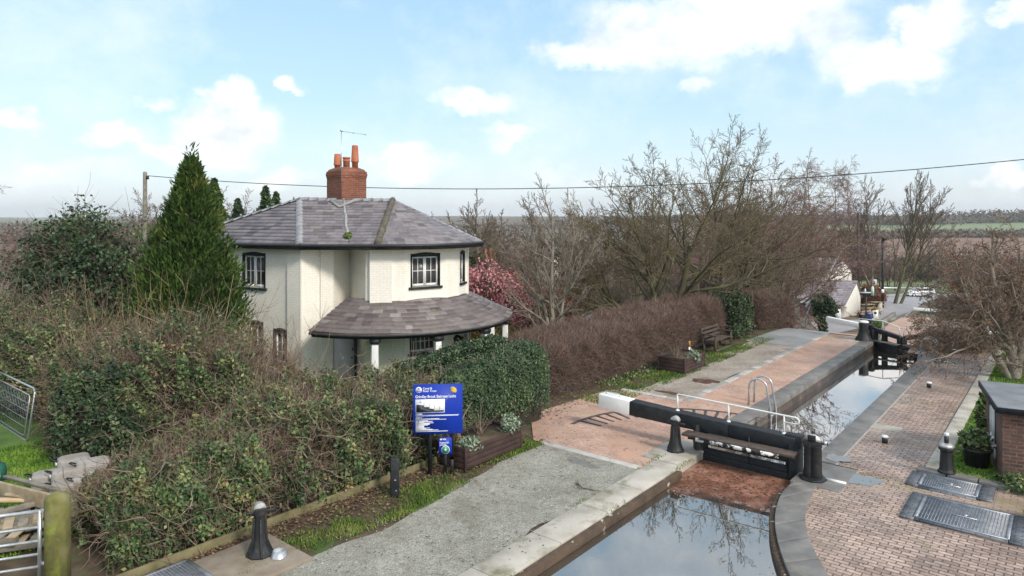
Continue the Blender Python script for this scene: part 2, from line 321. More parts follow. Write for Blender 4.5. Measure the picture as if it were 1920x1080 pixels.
M['tyre'] = flat('tyre rubber', (.018, .018, .02), .8)
M['skin'] = flat('skin', (.52, .31, .22), .6)
M['hair_dark'] = flat('dark hair', (.02, .014, .011), .6)
M['hair_fair'] = flat('fair hair', (.42, .26, .10), .6)
M['coat_black'] = flat('black coat', (.014, .015, .018), .8)
M['coat_blue'] = flat('blue jacket', (.025, .055, .16), .8)
M['cream_render'] = mat('cream render', [(.3, (.76, .73, .65)), (.7, (.83, .80, .73))], .75, 1.5, .2, 20)
M['green_paint'] = flat('green paint', (.02, .11, .075), .5)
M['pale_green'] = flat('pale green paint', (.42, .60, .48), .5)

# ------------------------------------------------------------------ plant tools
def tubes_batch(mb, P, R, n=3, mi=0, tint=None):
    """P (B,k,3), R (B,k): many thin stems at once"""
    P = np.asarray(P, float); R = np.asarray(R, float); B, k, _ = P.shape
    if B == 0: return
    t = np.gradient(P, axis=1); t /= np.linalg.norm(t, axis=2)[..., None]+1e-9
    ref = np.where(np.abs(t[:, :1, 2:3]) < .8, np.array([0, 0, 1.]), np.array([1., 0, 0]))
    u = np.cross(t, np.broadcast_to(ref, t.shape)); u /= np.linalg.norm(u, axis=2)[..., None]+1e-9
    w = np.cross(t, u); an = 2*math.pi*np.arange(n)/n
    ring = P[:, :, None, :]+R[:, :, None, None]*(np.cos(an)[None, None, :, None]*u[:, :, None, :]+np.sin(an)[None, None, :, None]*w[:, :, None, :])
    base = (np.arange(B)*k*n)[:, None, None]
    i = np.arange(k-1)[None, :, None]*n; j = np.arange(n)[None, None, :]; j2 = (j+1) % n
    f = np.stack([base+i+j, base+i+j2, base+i+n+j2, base+i+n+j], -1).reshape(-1, 4)
    ti = None if tint is None else np.repeat(np.asarray(tint), (k-1)*n)
    mb.add(ring.reshape(-1, 3), f, mi, ti)
def leaves(mb, pos, size, rng, out=None, elong=1.6, mi=0, tint=None, bias=.6, fold=False):
    n = len(pos)
    if n == 0: return
    nrm = rng.normal(size=(n, 3)); nrm /= np.linalg.norm(nrm, axis=1)[:, None]
    if out is not None: nrm = nrm*(1-bias)+out*bias*1.2; nrm /= np.linalg.norm(nrm, axis=1)[:, None]+1e-9
    d = np.cross(nrm, rng.normal(size=(n, 3))); d /= np.linalg.norm(d, axis=1)[:, None]+1e-9
    e = np.cross(nrm, d); sz = (size*rng.uniform(.6, 1.35, n))[:, None]
    l = d*sz*elong/2; w = e*sz/2
    V = np.stack([pos-l, pos+w-l*.1, pos+l, pos-w-l*.1], 1).reshape(-1, 3)
    if tint is None: tint = rng.uniform(0, 1, n)
    mb.add(V, np.arange(4*n).reshape(-1, 4), mi, tint)
def twigs(mb, pos, dirs, length, rad, rng, k=4, wander=.35, mi=0, tint=None, droop=0, n=3):
    B = len(pos)
    if B == 0: return
    L = length*rng.uniform(.5, 1.4, B); d = dirs/(np.linalg.norm(dirs, axis=1)[:, None]+1e-9)
    P = [pos]; p = pos
    for i in range(k-1):
        d = d+rng.normal(size=(B, 3))*wander; d[:, 2] -= droop; d /= np.linalg.norm(d, axis=1)[:, None]
        p = p+d*(L/(k-1))[:, None]; P.append(p)
    P = np.stack(P, 1); R = rad*rng.uniform(.6, 1.4, B)[:, None]*np.linspace(1, .35, k)[None]
    tubes_batch(mb, P, R, n, mi, rng.uniform(0, 1, B) if tint is None else tint)
    return P
def grow(seed, trunks, spec):
    """trunks: list of (p, dir, length, radius); spec per level: n, ang, ratio, seg, wander, up, start -> {level: [(pts, radii)]}"""
    rg = random.Random(seed); out = {}
    def rdir(d, ang):
        a = rg.uniform(0, 6.283); o = d.orthogonal().normalized(); o = Matrix.Rotation(a, 3, d)@o
        return (d*math.cos(ang)+o*math.sin(ang)).normalized()
    stack = [(Vector(p), Vector(d).normalized(), L, r, 0) for p, d, L, r in trunks]
    while stack:
        p, d, L, r, lv = stack.pop(); s = spec[lv]; k = s['seg']; pts = [p.copy()]; ds = [d.copy()]
        for i in range(k):
            d = d+Vector((rg.gauss(0, 1), rg.gauss(0, 1), rg.gauss(0, 1)))*s['wander']; d.z += s['up']; d.normalize()
            p = p+d*(L/k); pts.append(p.copy()); ds.append(d.copy())
        end = s.get('end', .3); radii = [r*(1-(1-end)*i/k) for i in range(k+1)]
        out.setdefault(lv, []).append((pts, radii))
        if lv+1 < len(spec):
            c = spec[lv+1]; n = c['n'] if isinstance(c['n'], int) else rg.randint(*c['n'])
            for q in range(n):
                t = c['start']+(1-c['start'])*((q+rg.random())/n); i = min(k-1, int(t*k)); fr = t*k-i
                bp = pts[i].lerp(pts[i+1], fr); ang = math.radians(rg.uniform(*c['ang']))
                cl = L*rg.uniform(*c['ratio'])*(1-c.get('tipshort', .45)*t)
                stack.append((bp, rdir(ds[i+1], ang), cl, min(radii[i]*.75, max(.003, r*c['rr']*(1-.5*t))), lv+1))
            if c.get('tip', True): stack.append((pts[-1], ds[-1], L*c['ratio'][0]*.8, radii[-1], lv+1))
    return out
def tree_mesh(mb, g, lv0, lv1, minr=0, sides=(9, 7, 5, 4, 3, 3)):
    for lv in range(lv0, lv1+1):
        br = g.get(lv, [])
        if not br: continue
        by = {}
        for pts, ra in br: by.setdefault(len(pts), []).append((pts, ra))
        for k, bl in by.items():
            P = np.array([[tuple(p) for p in b[0]] for b in bl]); R = np.maximum(np.array([b[1] for b in bl]), minr)
            tubes_batch(mb, P, R, sides[min(lv, len(sides)-1)], 0, np.random.default_rng(lv).uniform(0, 1, len(bl)))
def make_tree(name, label, cat, loc, g, split, mtrunk, mcrown, group=None, minr=.006, extra=None):
    root = thing(name, label, cat, loc, group)
    a = MB(); tree_mesh(a, g, 0, split, minr); o = a.build('trunk', mtrunk, None, True); o.parent = root
    b = MB(); tree_mesh(b, g, split+1, 9, minr); o = b.build('crown', mcrown); o.parent = root
    if extra: extra(root, g)
    return root
def hedge_pts(path, n, rng, lo=.8, hi=1.04, amp=.12, f=.5, pw=.55, phi=(-1, 1)):
    p = np.array(path, float)                      # columns x, y, half width, height
    seg = np.linalg.norm(np.diff(p[:, :2], axis=0), axis=1); cum = np.concatenate([[0], np.cumsum(seg)]); tot = cum[-1]
    t = rng.uniform(0, tot, n); q = np.stack([np.interp(t, cum, p[:, i]) for i in range(4)], 1)
    i = np.clip(np.searchsorted(cum, t)-1, 0, len(seg)-1); d = (p[i+1, :2]-p[i, :2])/seg[i][:, None]
    nx = np.stack([d[:, 1], -d[:, 0]], 1)          # to the right of the path
    e = np.minimum(t, tot-t); cap = np.sqrt(np.clip(1-(1-np.minimum(e/.7, 1))**2, .05, 1))
    a = rng.uniform(phi[0], phi[1], n)*math.pi/2
    ac = np.sign(np.sin(a))*np.abs(np.sin(a))**pw; zz = np.abs(np.cos(a))**pw
    base = np.stack([q[:, 0]+nx[:, 0]*ac*q[:, 2], q[:, 1]+nx[:, 1]*ac*q[:, 2], zz*q[:, 3]], 1)
    k = rng.uniform(lo, hi, n)*(1+amp*noise(base, f)*.5+amp*.42*noise(base+7, f*3)+amp*.22*noise(base+19, f*7))*(.55+.45*cap)
    pos = np.stack([q[:, 0]+nx[:, 0]*ac*q[:, 2]*k, q[:, 1]+nx[:, 1]*ac*q[:, 2]*k, zz*q[:, 3]*k], 1)
    out = np.stack([nx[:, 0]*np.sin(a), nx[:, 1]*np.sin(a), np.cos(a)], 1)
    pos[:, 2] += T(q[:, 0], q[:, 1])
    return pos, out
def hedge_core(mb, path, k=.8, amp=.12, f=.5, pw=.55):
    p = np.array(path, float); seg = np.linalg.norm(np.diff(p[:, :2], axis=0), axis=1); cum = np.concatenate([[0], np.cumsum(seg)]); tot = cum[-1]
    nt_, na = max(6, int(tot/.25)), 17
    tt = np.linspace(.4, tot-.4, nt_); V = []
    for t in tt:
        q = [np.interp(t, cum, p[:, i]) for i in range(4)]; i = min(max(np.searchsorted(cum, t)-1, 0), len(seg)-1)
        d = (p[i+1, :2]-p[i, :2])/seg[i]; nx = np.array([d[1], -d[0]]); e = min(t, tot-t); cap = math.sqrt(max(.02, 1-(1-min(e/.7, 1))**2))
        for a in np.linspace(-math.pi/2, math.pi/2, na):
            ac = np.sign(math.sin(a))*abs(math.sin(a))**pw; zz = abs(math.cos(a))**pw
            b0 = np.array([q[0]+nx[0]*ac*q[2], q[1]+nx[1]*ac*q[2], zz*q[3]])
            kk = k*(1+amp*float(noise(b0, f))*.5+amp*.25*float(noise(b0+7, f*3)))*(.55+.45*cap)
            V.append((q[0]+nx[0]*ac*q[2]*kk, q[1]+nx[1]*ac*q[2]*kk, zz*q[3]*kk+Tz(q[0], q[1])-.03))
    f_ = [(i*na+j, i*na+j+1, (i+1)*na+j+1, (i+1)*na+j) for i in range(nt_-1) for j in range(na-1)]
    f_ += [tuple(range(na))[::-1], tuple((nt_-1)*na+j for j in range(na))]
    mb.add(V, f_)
def blob_pts(c, rad, n, rng, lo=.75, hi=1.05, amp=.2, f=.5, flat=False):
    d = rng.normal(size=(n, 3)); d /= np.linalg.norm(d, axis=1)[:, None]
    if flat: d[:, 2] = np.abs(d[:, 2])
    k = rng.uniform(lo, hi, n)*(1+amp*noise(d*np.array(rad)+np.array(c), f))
    return np.array(c)+d*np.array(rad)*k[:, None], d
def blob_core(mb, c, rad, k=.75, amp=.2, f=.5, mi=0, nu=20, nv=12):
    V = []; 
    for j in range(nv+1):
        th = math.pi*j/nv
        for i in range(nu):
            ph = 2*math.pi*i/nu; d = np.array([math.sin(th)*math.cos(ph), math.sin(th)*math.sin(ph), math.cos(th)])
            V.append(np.array(c)+d*np.array(rad)*k*(1+amp*float(noise(d*np.array(rad)+np.array(c), f))))
    mb.add(V, [(j*nu+i, (j+1)*nu+i, (j+1)*nu+(i+1) % nu, j*nu+(i+1) % nu) for j in range(nv) for i in range(nu)], mi)
def text_mesh(mb, txt, O, X, Y, Z, size, mi=0, depth=.004, sx=1.0, bold=0.0):
    cu = bpy.data.curves.new('t', 'FONT'); cu.body = txt; cu.size = 1; cu.extrude = 0; cu.offset = bold
    o = bpy.data.objects.new('t', cu); C.objects.link(o); dg = bpy.context.evaluated_depsgraph_get(); me = o.evaluated_get(dg).to_mesh()
    co = [Vector(O)+Vector(X)*(v.co.x*size*sx)+Vector(Y)*(v.co.y*size)+Vector(Z)*depth for v in me.vertices]
    fs = [tuple(p.vertices) for p in me.polygons]
    if fs: mb.add([tuple(c) for c in co], fs, mi)
    o.evaluated_get(dg).to_mesh_clear(); bpy.data.objects.remove(o); bpy.data.curves.remove(cu)
# ------------------------------------------------------------------ camera, sun, sky
cam = bpy.data.cameras.new('camera'); cam.sensor_width = 36; cam.lens = 24; cam.shift_y = -(540-HY)/1920; cam.clip_end = 6000; cam.clip_start = .1
co = bpy.data.objects.new('camera', cam); co.location = (0, 0, CAMH); co.rotation_euler = (math.radians(90), 0, 0); C.objects.link(co); sc.camera = co
SUN_EL, SUN_AZ = 37.0, 138.0           # azimuth clockwise from +Y: behind the camera, to the right
sd = bpy.data.lights.new('sun', 'SUN'); sd.energy = 2.5; sd.angle = math.radians(11); sd.color = (1, .93, .83)
so = bpy.data.objects.new('sun', sd); C.objects.link(so)
az, el = math.radians(SUN_AZ), math.radians(SUN_EL)
sdir = Vector((math.sin(az)*math.cos(el), math.cos(az)*math.cos(el), math.sin(el)))
so.rotation_euler = sdir.to_track_quat('Z', 'Y').to_euler(); so.location = (10, -10, 30)
wd = bpy.data.worlds.new('World'); sc.world = wd; wd.use_nodes = True; nt = wd.node_tree; bg = nt.nodes['Background']
sky = nt.nodes.new('ShaderNodeTexSky'); sky.sky_type = 'NISHITA'; sky.sun_disc = False; sky.sun_elevation = el; sky.sun_rotation = az
sky.air_density = 1.0; sky.dust_density = 1.6; sky.ozone_density = 1.0
tc = nt.nodes.new('ShaderNodeTexCoord'); dv = tc.outputs['Generated']
sp = nt.nodes.new('ShaderNodeSeparateXYZ'); nt.links.new(dv, sp.inputs[0])
azn = _math(nt, 'ARCTAN2', sp.outputs[0], sp.outputs[1]); eln = _math(nt, 'ARCSINE', sp.outputs[2])
cb = nt.nodes.new('ShaderNodeCombineXYZ'); nt.links.new(azn, cb.inputs[0]); nt.links.new(eln, cb.inputs[1])
def vmath(op, a, b):
    m = nt.nodes.new('ShaderNodeVectorMath'); m.operation = op
    for i, x in enumerate((a, b)):
        if isinstance(x, tuple): m.inputs[i].default_value = x
        elif x is not None: nt.links.new(x, m.inputs[i])
    return m
def wn(scale, detail, rough, loc):
    n = nt.nodes.new('ShaderNodeTexNoise'); n.inputs['Scale'].default_value = scale; n.inputs['Detail'].default_value = detail; n.inputs['Roughness'].default_value = rough
    nt.links.new(_mapping(nt, cb.outputs[0], scale=(1, 1.25, 1), loc=loc), n.inputs['Vector']); return n
w1 = wn(7, 7, .6, (0, 0, 0)); w2 = wn(20, 7, .62, (3, 1, 0))
ofs = vmath('SUBTRACT', w1.outputs['Color'], (.5, .5, .5)); ofs = vmath('MULTIPLY', ofs.outputs[0], (.16, .10, 0))
of2 = vmath('SUBTRACT', w2.outputs['Color'], (.5, .5, .5)); of2 = vmath('MULTIPLY', of2.outputs[0], (.06, .05, 0))
vv = vmath('ADD', cb.outputs[0], ofs.outputs[0]); vv = vmath('ADD', vv.outputs[0], of2.outputs[0])
# cloud banks: azimuth, elevation, half sizes (degrees), strength
CL = [(13.6, 14.9, 9.5, 3.1, 1), (6.6, 13.5, 5.5, 1.5, .95), (20.5, 15.4, 7.5, 3.2, 1), (24.5, 13.6, 3.6, 2.2, .75), (29, 10.6, 4.3, 2.3, 1), (31.8, 13.4, 2.4, 2.6, .95), (26.5, 11.6, 4, 1.8, .7),
      (-3.2, 9.6, 4.2, 1.25, .95), (-23.2, 6.6, 4.2, 2.5, 1), (-21.8, 8.9, 2.0, 1.5, .95), (-26, 5.0, 3, 1.3, .8), (-29.6, 6.2, 2.6, 1.3, .85), (-17, 9.9, 1.1, .95, .9), (-27, 9.3, 2.0, .7, .7), (-8.4, 4.2, 3.8, 1.6, .95),
      (-.5, 6.6, 3.0, 1.0, .65), (35.6, 2.2, 1.8, .7, .9), (35.6, 14.6, 1.3, .8, .8), (-36, 6.6, 2.4, .9, .8), (16, 10.8, 2.0, .9, .65), (5, 3.5, 5, 1.4, .45), (-33, 3.0, 5, 1.4, .6), (-19, 2.8, 4, 1.2, .6),
      (60, 14, 14, 6, 1), (-62, 18, 12, 5, 1), (100, 30, 30, 16, 1), (160, 35, 40, 18, 1), (-110, 34, 36, 16, 1), (-160, 30, 34, 14, 1), (16, 27, 16, 5, .62), (10, 46, 50, 12, 1), (-60, 55, 60, 16, 1), (60, 66, 90, 16, 1), (-150, 70, 90, 14, 1), (150, 74, 90, 14, 1)]  # unseen clouds, added for neutral fill light and a whiter water reflection
acc = None
for a_, e_, ra, re, st in CL:
    q = vmath('SUBTRACT', vv.outputs[0], (math.radians(a_), math.radians(e_), 0)); q = vmath('MULTIPLY', q.outputs[0], (1/math.radians(ra), 1/math.radians(re), 0))
    ln = nt.nodes.new('ShaderNodeVectorMath'); ln.operation = 'LENGTH'; nt.links.new(q.outputs[0], ln.inputs[0])
    mr = nt.nodes.new('ShaderNodeMapRange'); mr.interpolation_type = 'SMOOTHSTEP'; nt.links.new(ln.outputs['Value'], mr.inputs[0])
    mr.inputs[1].default_value = .30; mr.inputs[2].default_value = 1.4; mr.inputs[3].default_value = st; mr.inputs[4].default_value = 0
    acc = mr.outputs[0] if acc is None else _math(nt, 'MAXIMUM', acc, mr.outputs[0])
den = _math(nt, 'ADD', acc, _math(nt, 'SUBTRACT', _math(nt, 'MULTIPLY', w2.outputs[0], .7), .35))
mask = nt.nodes.new('ShaderNodeMapRange'); mask.interpolation_type = 'SMOOTHSTEP'; nt.links.new(den, mask.inputs[0]); mask.inputs[1].default_value = .10; mask.inputs[2].default_value = 1.12
SKY_S = .085
pale = _ramp(nt, [(0.0, (.69, .755, .81)), (.06, (.60, .725, .82)), (.16, (.45, .655, .785)), (.30, (.38, .60, .77)), (1, (.28, .50, .72))], _math(nt, 'MAXIMUM', sp.outputs[2], 0))
nis = _mix(nt, 1.0, sky.outputs[0], (SKY_S*2.0,)*3, 'MULTIPLY')
base = _mix(nt, .72, nis, pale)
wisp = wn(3.2, 8, .68, (9, 4, 2)); wk = _math(nt, 'MULTIPLY', _ramp(nt, [(.48, (0,)*3), (.72, (.5,)*3)], wisp.outputs[0]), 1.0)
base = _mix(nt, wk, base, (.83, .88, .92))
cn = wn(11, 5, .6, (5, 8, 0)); ccol = _ramp(nt, [(.30, (.68, .72, .78)), (.46, (.86, .88, .90)), (.62, (1.0, .995, .99))], cn.outputs[0])
fin = _mix(nt, mask.outputs[0], base, ccol)
nt.links.new(fin, bg.inputs['Color']); bg.inputs['Strength'].default_value = 1.0
sc.view_settings.view_transform = 'Standard'; sc.view_settings.look = 'None'; sc.view_settings.gamma = 1; sc.view_settings.exposure = 0.40
sc.render.engine = 'CYCLES'; sc.cycles.use_denoising = True; sc.cycles.max_bounces = 4; sc.cycles.diffuse_bounces = 3; sc.cycles.glossy_bounces = 2
sc.cycles.transparent_max_bounces = 8
# ------------------------------------------------------------------ ground, canal, paving
def lines(near0, near1, step, far, must):
    a = list(np.arange(near0, near1+1e-6, step)); x, d = near1, step
    while x < far[1]: d *= 1.22; x += d; a.append(x)
    x, d = near0, step
    while x > far[0]: d *= 1.22; x -= d; a.append(x)
    a = [q for q in a if all(abs(q-m) > .35 for m in must)]+list(must)
    return np.array(sorted(a))
LW0, LW1, GATE, GATE2, END2 = -6.65, -4.5, 15.2, 33.4, 52.0
SL = lines(-8, 130, 1.0, (-1500, 4200), [GATE, GATE2, END2, 5.0]); VL = lines(-60, 40, 1.0, (-4200, 3500), [LW0, LW1, -3.0])
g = MB(); S_, V_ = np.meshgrid(SL, VL, indexing='ij')
X_ = A2[0]*S_+R2[0]*V_; Y_ = A2[1]*S_+R2[1]*V_; Z_ = T(X_, Y_)
Z_ = Z_-.02
nv_ = len(VL); idx = np.arange(len(SL)*nv_).reshape(len(SL), nv_); F_, mi_ = [], []
for i in range(len(SL)-1):
    sm = (SL[i]+SL[i+1])/2
    for j in range(nv_-1):
        vm = (VL[j]+VL[j+1])/2
        if -8 < sm < END2 and LW0 < vm < LW1: continue
        if -8 < sm < GATE and LW1 < vm < -3.0: continue
        x, y = A2[0]*sm+R2[0]*vm, A2[1]*sm+R2[1]*vm
        m = 0
        if vm < -13.5 or vm > 6: m = 1
        if y > 34: m = 4
        d = math.hypot(x, y)
        if y > 120:
            az_ = x/max(y, 1)
            m = 2 if (.42 < az_ < .86 and 190 < y < 560) else 3 if (az_ > .42 or az_ < -.35) else 4
            if az_ < -.35 and int(x/160+y/300) % 3 == 0: m = 4
        F_.append((idx[i, j], idx[i+1, j], idx[i+1, j+1], idx[i, j+1])); mi_.append(m)
g.add(np.stack([X_, Y_, Z_], -1).reshape(-1, 3), np.array(F_)[:, ::-1], np.array(mi_))
tag(g.build('ground', [M['soil'], M['grass'], M['field'], M['pasture'], M['scrub']]), kind='structure')

def strip(name, rows, dz, m, nv=4, ds=.6, tint=None, parent=None, edge=0, seed=0):
    """rows: (s, v left, v right); a sheet lying on the terrain"""
    rows = np.array(rows, float); ss = np.concatenate([np.arange(rows[0, 0], rows[-1, 0], ds), [rows[-1, 0]]])
    a = np.interp(ss, rows[:, 0], rows[:, 1]); b = np.interp(ss, rows[:, 0], rows[:, 2])
    if edge:
        q = np.stack([ss, ss*0+seed, ss*0], 1); a = a+edge*noise(q, .35); b = b+edge*noise(q+20, .35)
    V = []
    for k in range(len(ss)):
        for u in np.linspace(0, 1, nv):
            v = a[k]+(b[k]-a[k])*u; p = W(ss[k], v); V.append((p.x, p.y, Tz(p.x, p.y)+dz))
    f = [(i*nv+j, i*nv+j+1, (i+1)*nv+j+1, (i+1)*nv+j) for i in range(len(ss)-1) for j in range(nv-1)]
    mb = MB(); mb.add(V, f); o = mb.build(name, m); return tag(o, kind='structure')
def pxstrip(name, L, R, dz, m, n=24, nv=4):
    def res(pts):
        P = np.array([tuple(ray(*p)) for p in pts]); k = np.linspace(0, len(P)-1, n); return np.stack([np.interp(k, range(len(P)), P[:, i]) for i in range(3)], 1)
    a, b = res(L), res(R); V = []
    for k in range(n):
        for u in np.linspace(0, 1, nv): q = a[k]+(b[k]-a[k])*u; V.append((q[0], q[1], Tz(q[0], q[1])+dz))
    f = [(i*nv+j, i*nv+j+1, (i+1)*nv+j+1, (i+1)*nv+j) for i in range(n-1) for j in range(nv-1)]
    mb = MB(); mb.add(V, f); return tag(mb.build(name, m), kind='structure')
strip('towpath_gravel', [(-6, -9.2, -7.2), (4, -9.2, -7.2), (8, -9.45, -7.2), (11, -9.7, -7.2), (13.3, -9.95, -7.2)], .004, M['gravel'], 6, .25, edge=.13)
strip('brick_paving', [(13.3, -10.2, -7.1), (15.0, -11.6, -7.1), (18.9, -11.3, -7.1), (19.0, -8.7, -7.1), (34, -8.7, -7.1)], .006, M['brick_red'], 5)
strip('towpath_gravel', [(19.05, -10.6, -8.9), (24, -10.4, -8.9), (30, -11.0, -8.9)], .004, M['gravel2'], 5, .4, edge=.12, seed=5)
strip('towpath_tarmac', [(29.8, -11.1, -8.9), (33, -11.0, -8.9), (37, -10.6, -7.8), (39, -12.6, -7.6), (44, -14.5, -7.4), (52, -13.8, -7.0)], .010, M['asphalt'], 6)
def slabs(name, s0, s1, v0, v1, z, h, m, n, gap=.012, seed=1, bevel=.012, jit=.006):
    rg = random.Random(seed); mb = MB(); cuts = [s0+(s1-s0)*k/n+(rg.uniform(-.18, .18)*(s1-s0)/n if 0 < k < n else 0) for k in range(n+1)]
    for k in range(n):
        a, b = cuts[k]+gap/2, cuts[k+1]-gap/2; dz = rg.uniform(-jit, jit)
        poly = [W(a, v0), W(b, v0), W(b, v1), W(a, v1)]; mb.prism([(p.x, p.y) for p in poly], z-h, z+dz, 0, rg.random())
    return tag(mb.build(name, m, bevel=bevel), kind='structure')
slabs('sett_kerb', 13.18, 13.40, -9.95, -7.3, .022, .1, M['sett'], 1)
# sett line between gravel and brick beyond the gate
def setts(name, s0, s1, v0, v1, along, z=.024, size=.42, seed=3):
    rg = random.Random(seed); mb = MB(); L = (s1-s0) if along else (v1-v0); n = int(abs(L)/size)
    for k in range(n):
        a, b = k/n*L, (k+1)/n*L-.012
        q = [W(s0+a, v0), W(s0+b, v0), W(s0+b, v1), W(s0+a, v1)] if along else [W(s0, v0+a), W(s1, v0+a), W(s1, v0+b), W(s0, v0+b)]
        mb.prism([(p.x, p.y) for p in q], -.1, z+rg.uniform(-.004, .004), 0, rg.random())
    return tag(mb.build(name, M['sett'], bevel=.006), kind='structure')
setts('sett_kerb', 18.95, 34, -8.93, -8.70, True, seed=4)
setts('sett_kerb', 18.82, 19.05, -11.0, -8.95, False, seed=5)
# coping
slabs('coping_stone', -6, 13.9, -7.22, -6.60, .035, .26, M['stone'], 13, seed=2)
slabs('coping_stone', 13.95, 15.6, -7.6, -6.62, .028, .5, M['stone'], 2, seed=3)
slabs('coping_stone', 15.65, 33.0, -7.12, -6.64, .03, .17, M['stone_dark'], 9, seed=4)
slabs('coping_stone', 16.2, 33.4, -4.50, -4.02, .02, .16, M['stone_dark'], 9, seed=5)
slabs('coping_stone', 14.6, 16.15, -4.5, -3.55, .018, .5, M['stone_dark'], 2, seed=6)
slabs('coping_stone', 19.6, 20.1, -4.05, -3.35, .022, .3, M['stone'], 1, seed=7)
slabs('coping_stone', 32.4, 33.4, -7.9, -7.14, .024, .3, M['stone'], 1, seed=8)
tag((lambda mb: (mb.sheet([(p.x, p.y) for p in (W(16.2, -4.02), W(33.4, -4.02), W(33.4, -3.98), W(16.2, -3.98))], .012), mb.build('coping_line', M['sett']))[1])(MB()), kind='structure')
# the curved wharf edge on the right of the basin
WE = [gp(*p) for p in [(1502, 893), (1470, 920), (1456, 950), (1453, 985), (1462, 1030), (1483, 1085), (1515, 1150), (1570, 1240), (1640, 1340)]]
IE = [gp(*p) for p in [(1590, 893), (1541, 905), (1518, 938), (1510, 975), (1521, 1020), (1553, 1080), (1592, 1150), (1650, 1240), (1730, 1340)]]
def dens(P, k=8):
    out = []
    for i in range(len(P)-1):
        p0, p1, p2, p3 = P[max(i-1, 0)], P[i], P[i+1], P[min(i+2, len(P)-1)]
        for j in range(k):
            t = j/k; out.append(.5*((2*p1)+(p2-p0)*t+(2*p0-5*p1+4*p2-p3)*t*t+(3*p1-p0-3*p2+p3)*t**3))
    return out+[P[-1]]
WD, ID = dens(WE), dens(IE); mb = MB(); rg = random.Random(8)
for k in range(0, len(WD)-1, 6):
    e = min(k+6, len(WD)-1); a = [p for p in WD[k:e+1]]; b = [p for p in ID[k:e+1]]
    gap = .006
    a[0] = a[0].lerp(a[1], .12); b[0] = b[0].lerp(b[1], .12)
    mb.prism([(p.x, p.y) for p in a]+[(p.x, p.y) for p in b[::-1]], -.8, .022+rg.uniform(-.004, .004), 0, rg.random())
tag(mb.build('coping_stone', M['stone_dark'], bevel=.012), kind='structure')
mb = MB()
for k in range(8, len(WD)-1):
    a, b = WD[k], WD[k+1]; d = (b-a).normalized(); n = Vector((d.y, -d.x, 0))
    if n.x > 0: n = -n
    mb.prism([(p.x, p.y) for p in (a+n*.10, b+n*.10, b+n*.004, a+n*.004)], -.25, -.03)
tag(mb.build('timber_fender', M['fender']), 'peeling timber fender curving along the right wharf edge of the basin', 'fender')
mb = MB(); mb.beam(W(-6, -6.53, -.075), W(13.7, -6.53, -.075), .12, .15); mb.beam(W(-6, -6.55, -.18), W(13.7, -6.55, -.18), .06, .06)
tag(mb.build('timber_fender', M['fender'], bevel=.01), 'long straight timber fender under the pale coping beside the gravel towpath', 'fender')
# right hand paving
poly = [(p.x, p.y) for p in ID]+[(W(-8, 10).x, W(-8, 10).y), (W(13.6, 10).x, W(13.6, 10).y), (W(16.9, 3).x, W(16.9, 3).y), (W(16.9, -2.4).x, W(16.9, -2.4).y)]
mb = MB(); mb.sheet(poly+[(W(16.2, -2.6).x, W(16.2, -2.6).y), (W(16.2, -3.55).x, W(16.2, -3.55).y), (W(15.3, -3.55).x, W(15.3, -3.55).y)], .008); tag(mb.build('brick_paving', M['brick_purple']), kind='structure')
strip('brick_paving', [(16.2, -4.02, -2.38), (34, -4.02, -2.38)], .008, M['brick_purple'])
slabs('kerb_stone', 17.0, 34, -2.45, -2.12, .05, .3, M['stone'], 11, seed=11)
mb = MB(); rg = random.Random(3)
for k in range(4): mb.prism([(p.x, p.y) for p in (W(16.8, -2.55+k*.55), W(17.05, -2.55+k*.55), W(17.05, -2.02+k*.55), W(16.8, -2.02+k*.55))], -.2, .10+rg.uniform(-.01, .01))
tag(mb.build('kerb_stone', M['stone_dark'], bevel=.015), kind='structure')
strip('lawn', [(17.05, -2.12, 6), (34, -2.12, 9), (40, -1.5, 10)], .05, M['grass'], 10, 1)
strip('lawn', [(2.0, -26, -13.4), (9, -26, -13.6), (14, -26, -14)], .004, M['grass'], 6, 1)
# lock walls and water
for nm, s0, s1, v, sg, zb in (('lock_wall', GATE, GATE2, LW0, -1, -2.2), ('lock_wall', GATE, GATE2, LW1, 1, -2.2), ('lock_wall', GATE2, END2, LW0, -1, -5), ('lock_wall', GATE2, END2, LW1, 1, -5), ('basin_wall', -8, GATE, LW0, -1, -1.5)):
    mb = MB(); zz = [(-.36 if s1 <= GATE2 else -.02)]
    q = [W(s0, v), W(s1, v), W(s1, v+sg*.45), W(s0, v+sg*.45)]
    if s1 <= GATE2: mb.prism([(p.x, p.y) for p in q], zb, -.142 if s0 == GATE else -.23)
    else:
        P = [(W(s, v+o), s) for s in np.linspace(s0, s1, 12) for o in (0, sg*.45)]
        V = [(p.x, p.y, Tz(p.x, p.y)+.02) for p, _ in P]+[(p.x, p.y, zb) for p, _ in P]; n = len(P); f = []
        for i in range(11): a = 2*i; f += [(a, a+1, a+3, a+2), (a, a+2, n+a+2, n+a), (a+1, n+a+1, n+a+3, a+3)]
        mb.add(V, f)
    tag(mb.build(nm, M['lockwall']), kind='structure')
mb = MB(); q = [W(GATE2+.5, LW0), W(GATE2+.9, LW0), W(GATE2+.9, LW1), W(GATE2+.5, LW1)]; mb.prism([(p.x, p.y) for p in q], -5, -1.6); tag(mb.build('lock_cill', M['lockwall']), kind='structure')
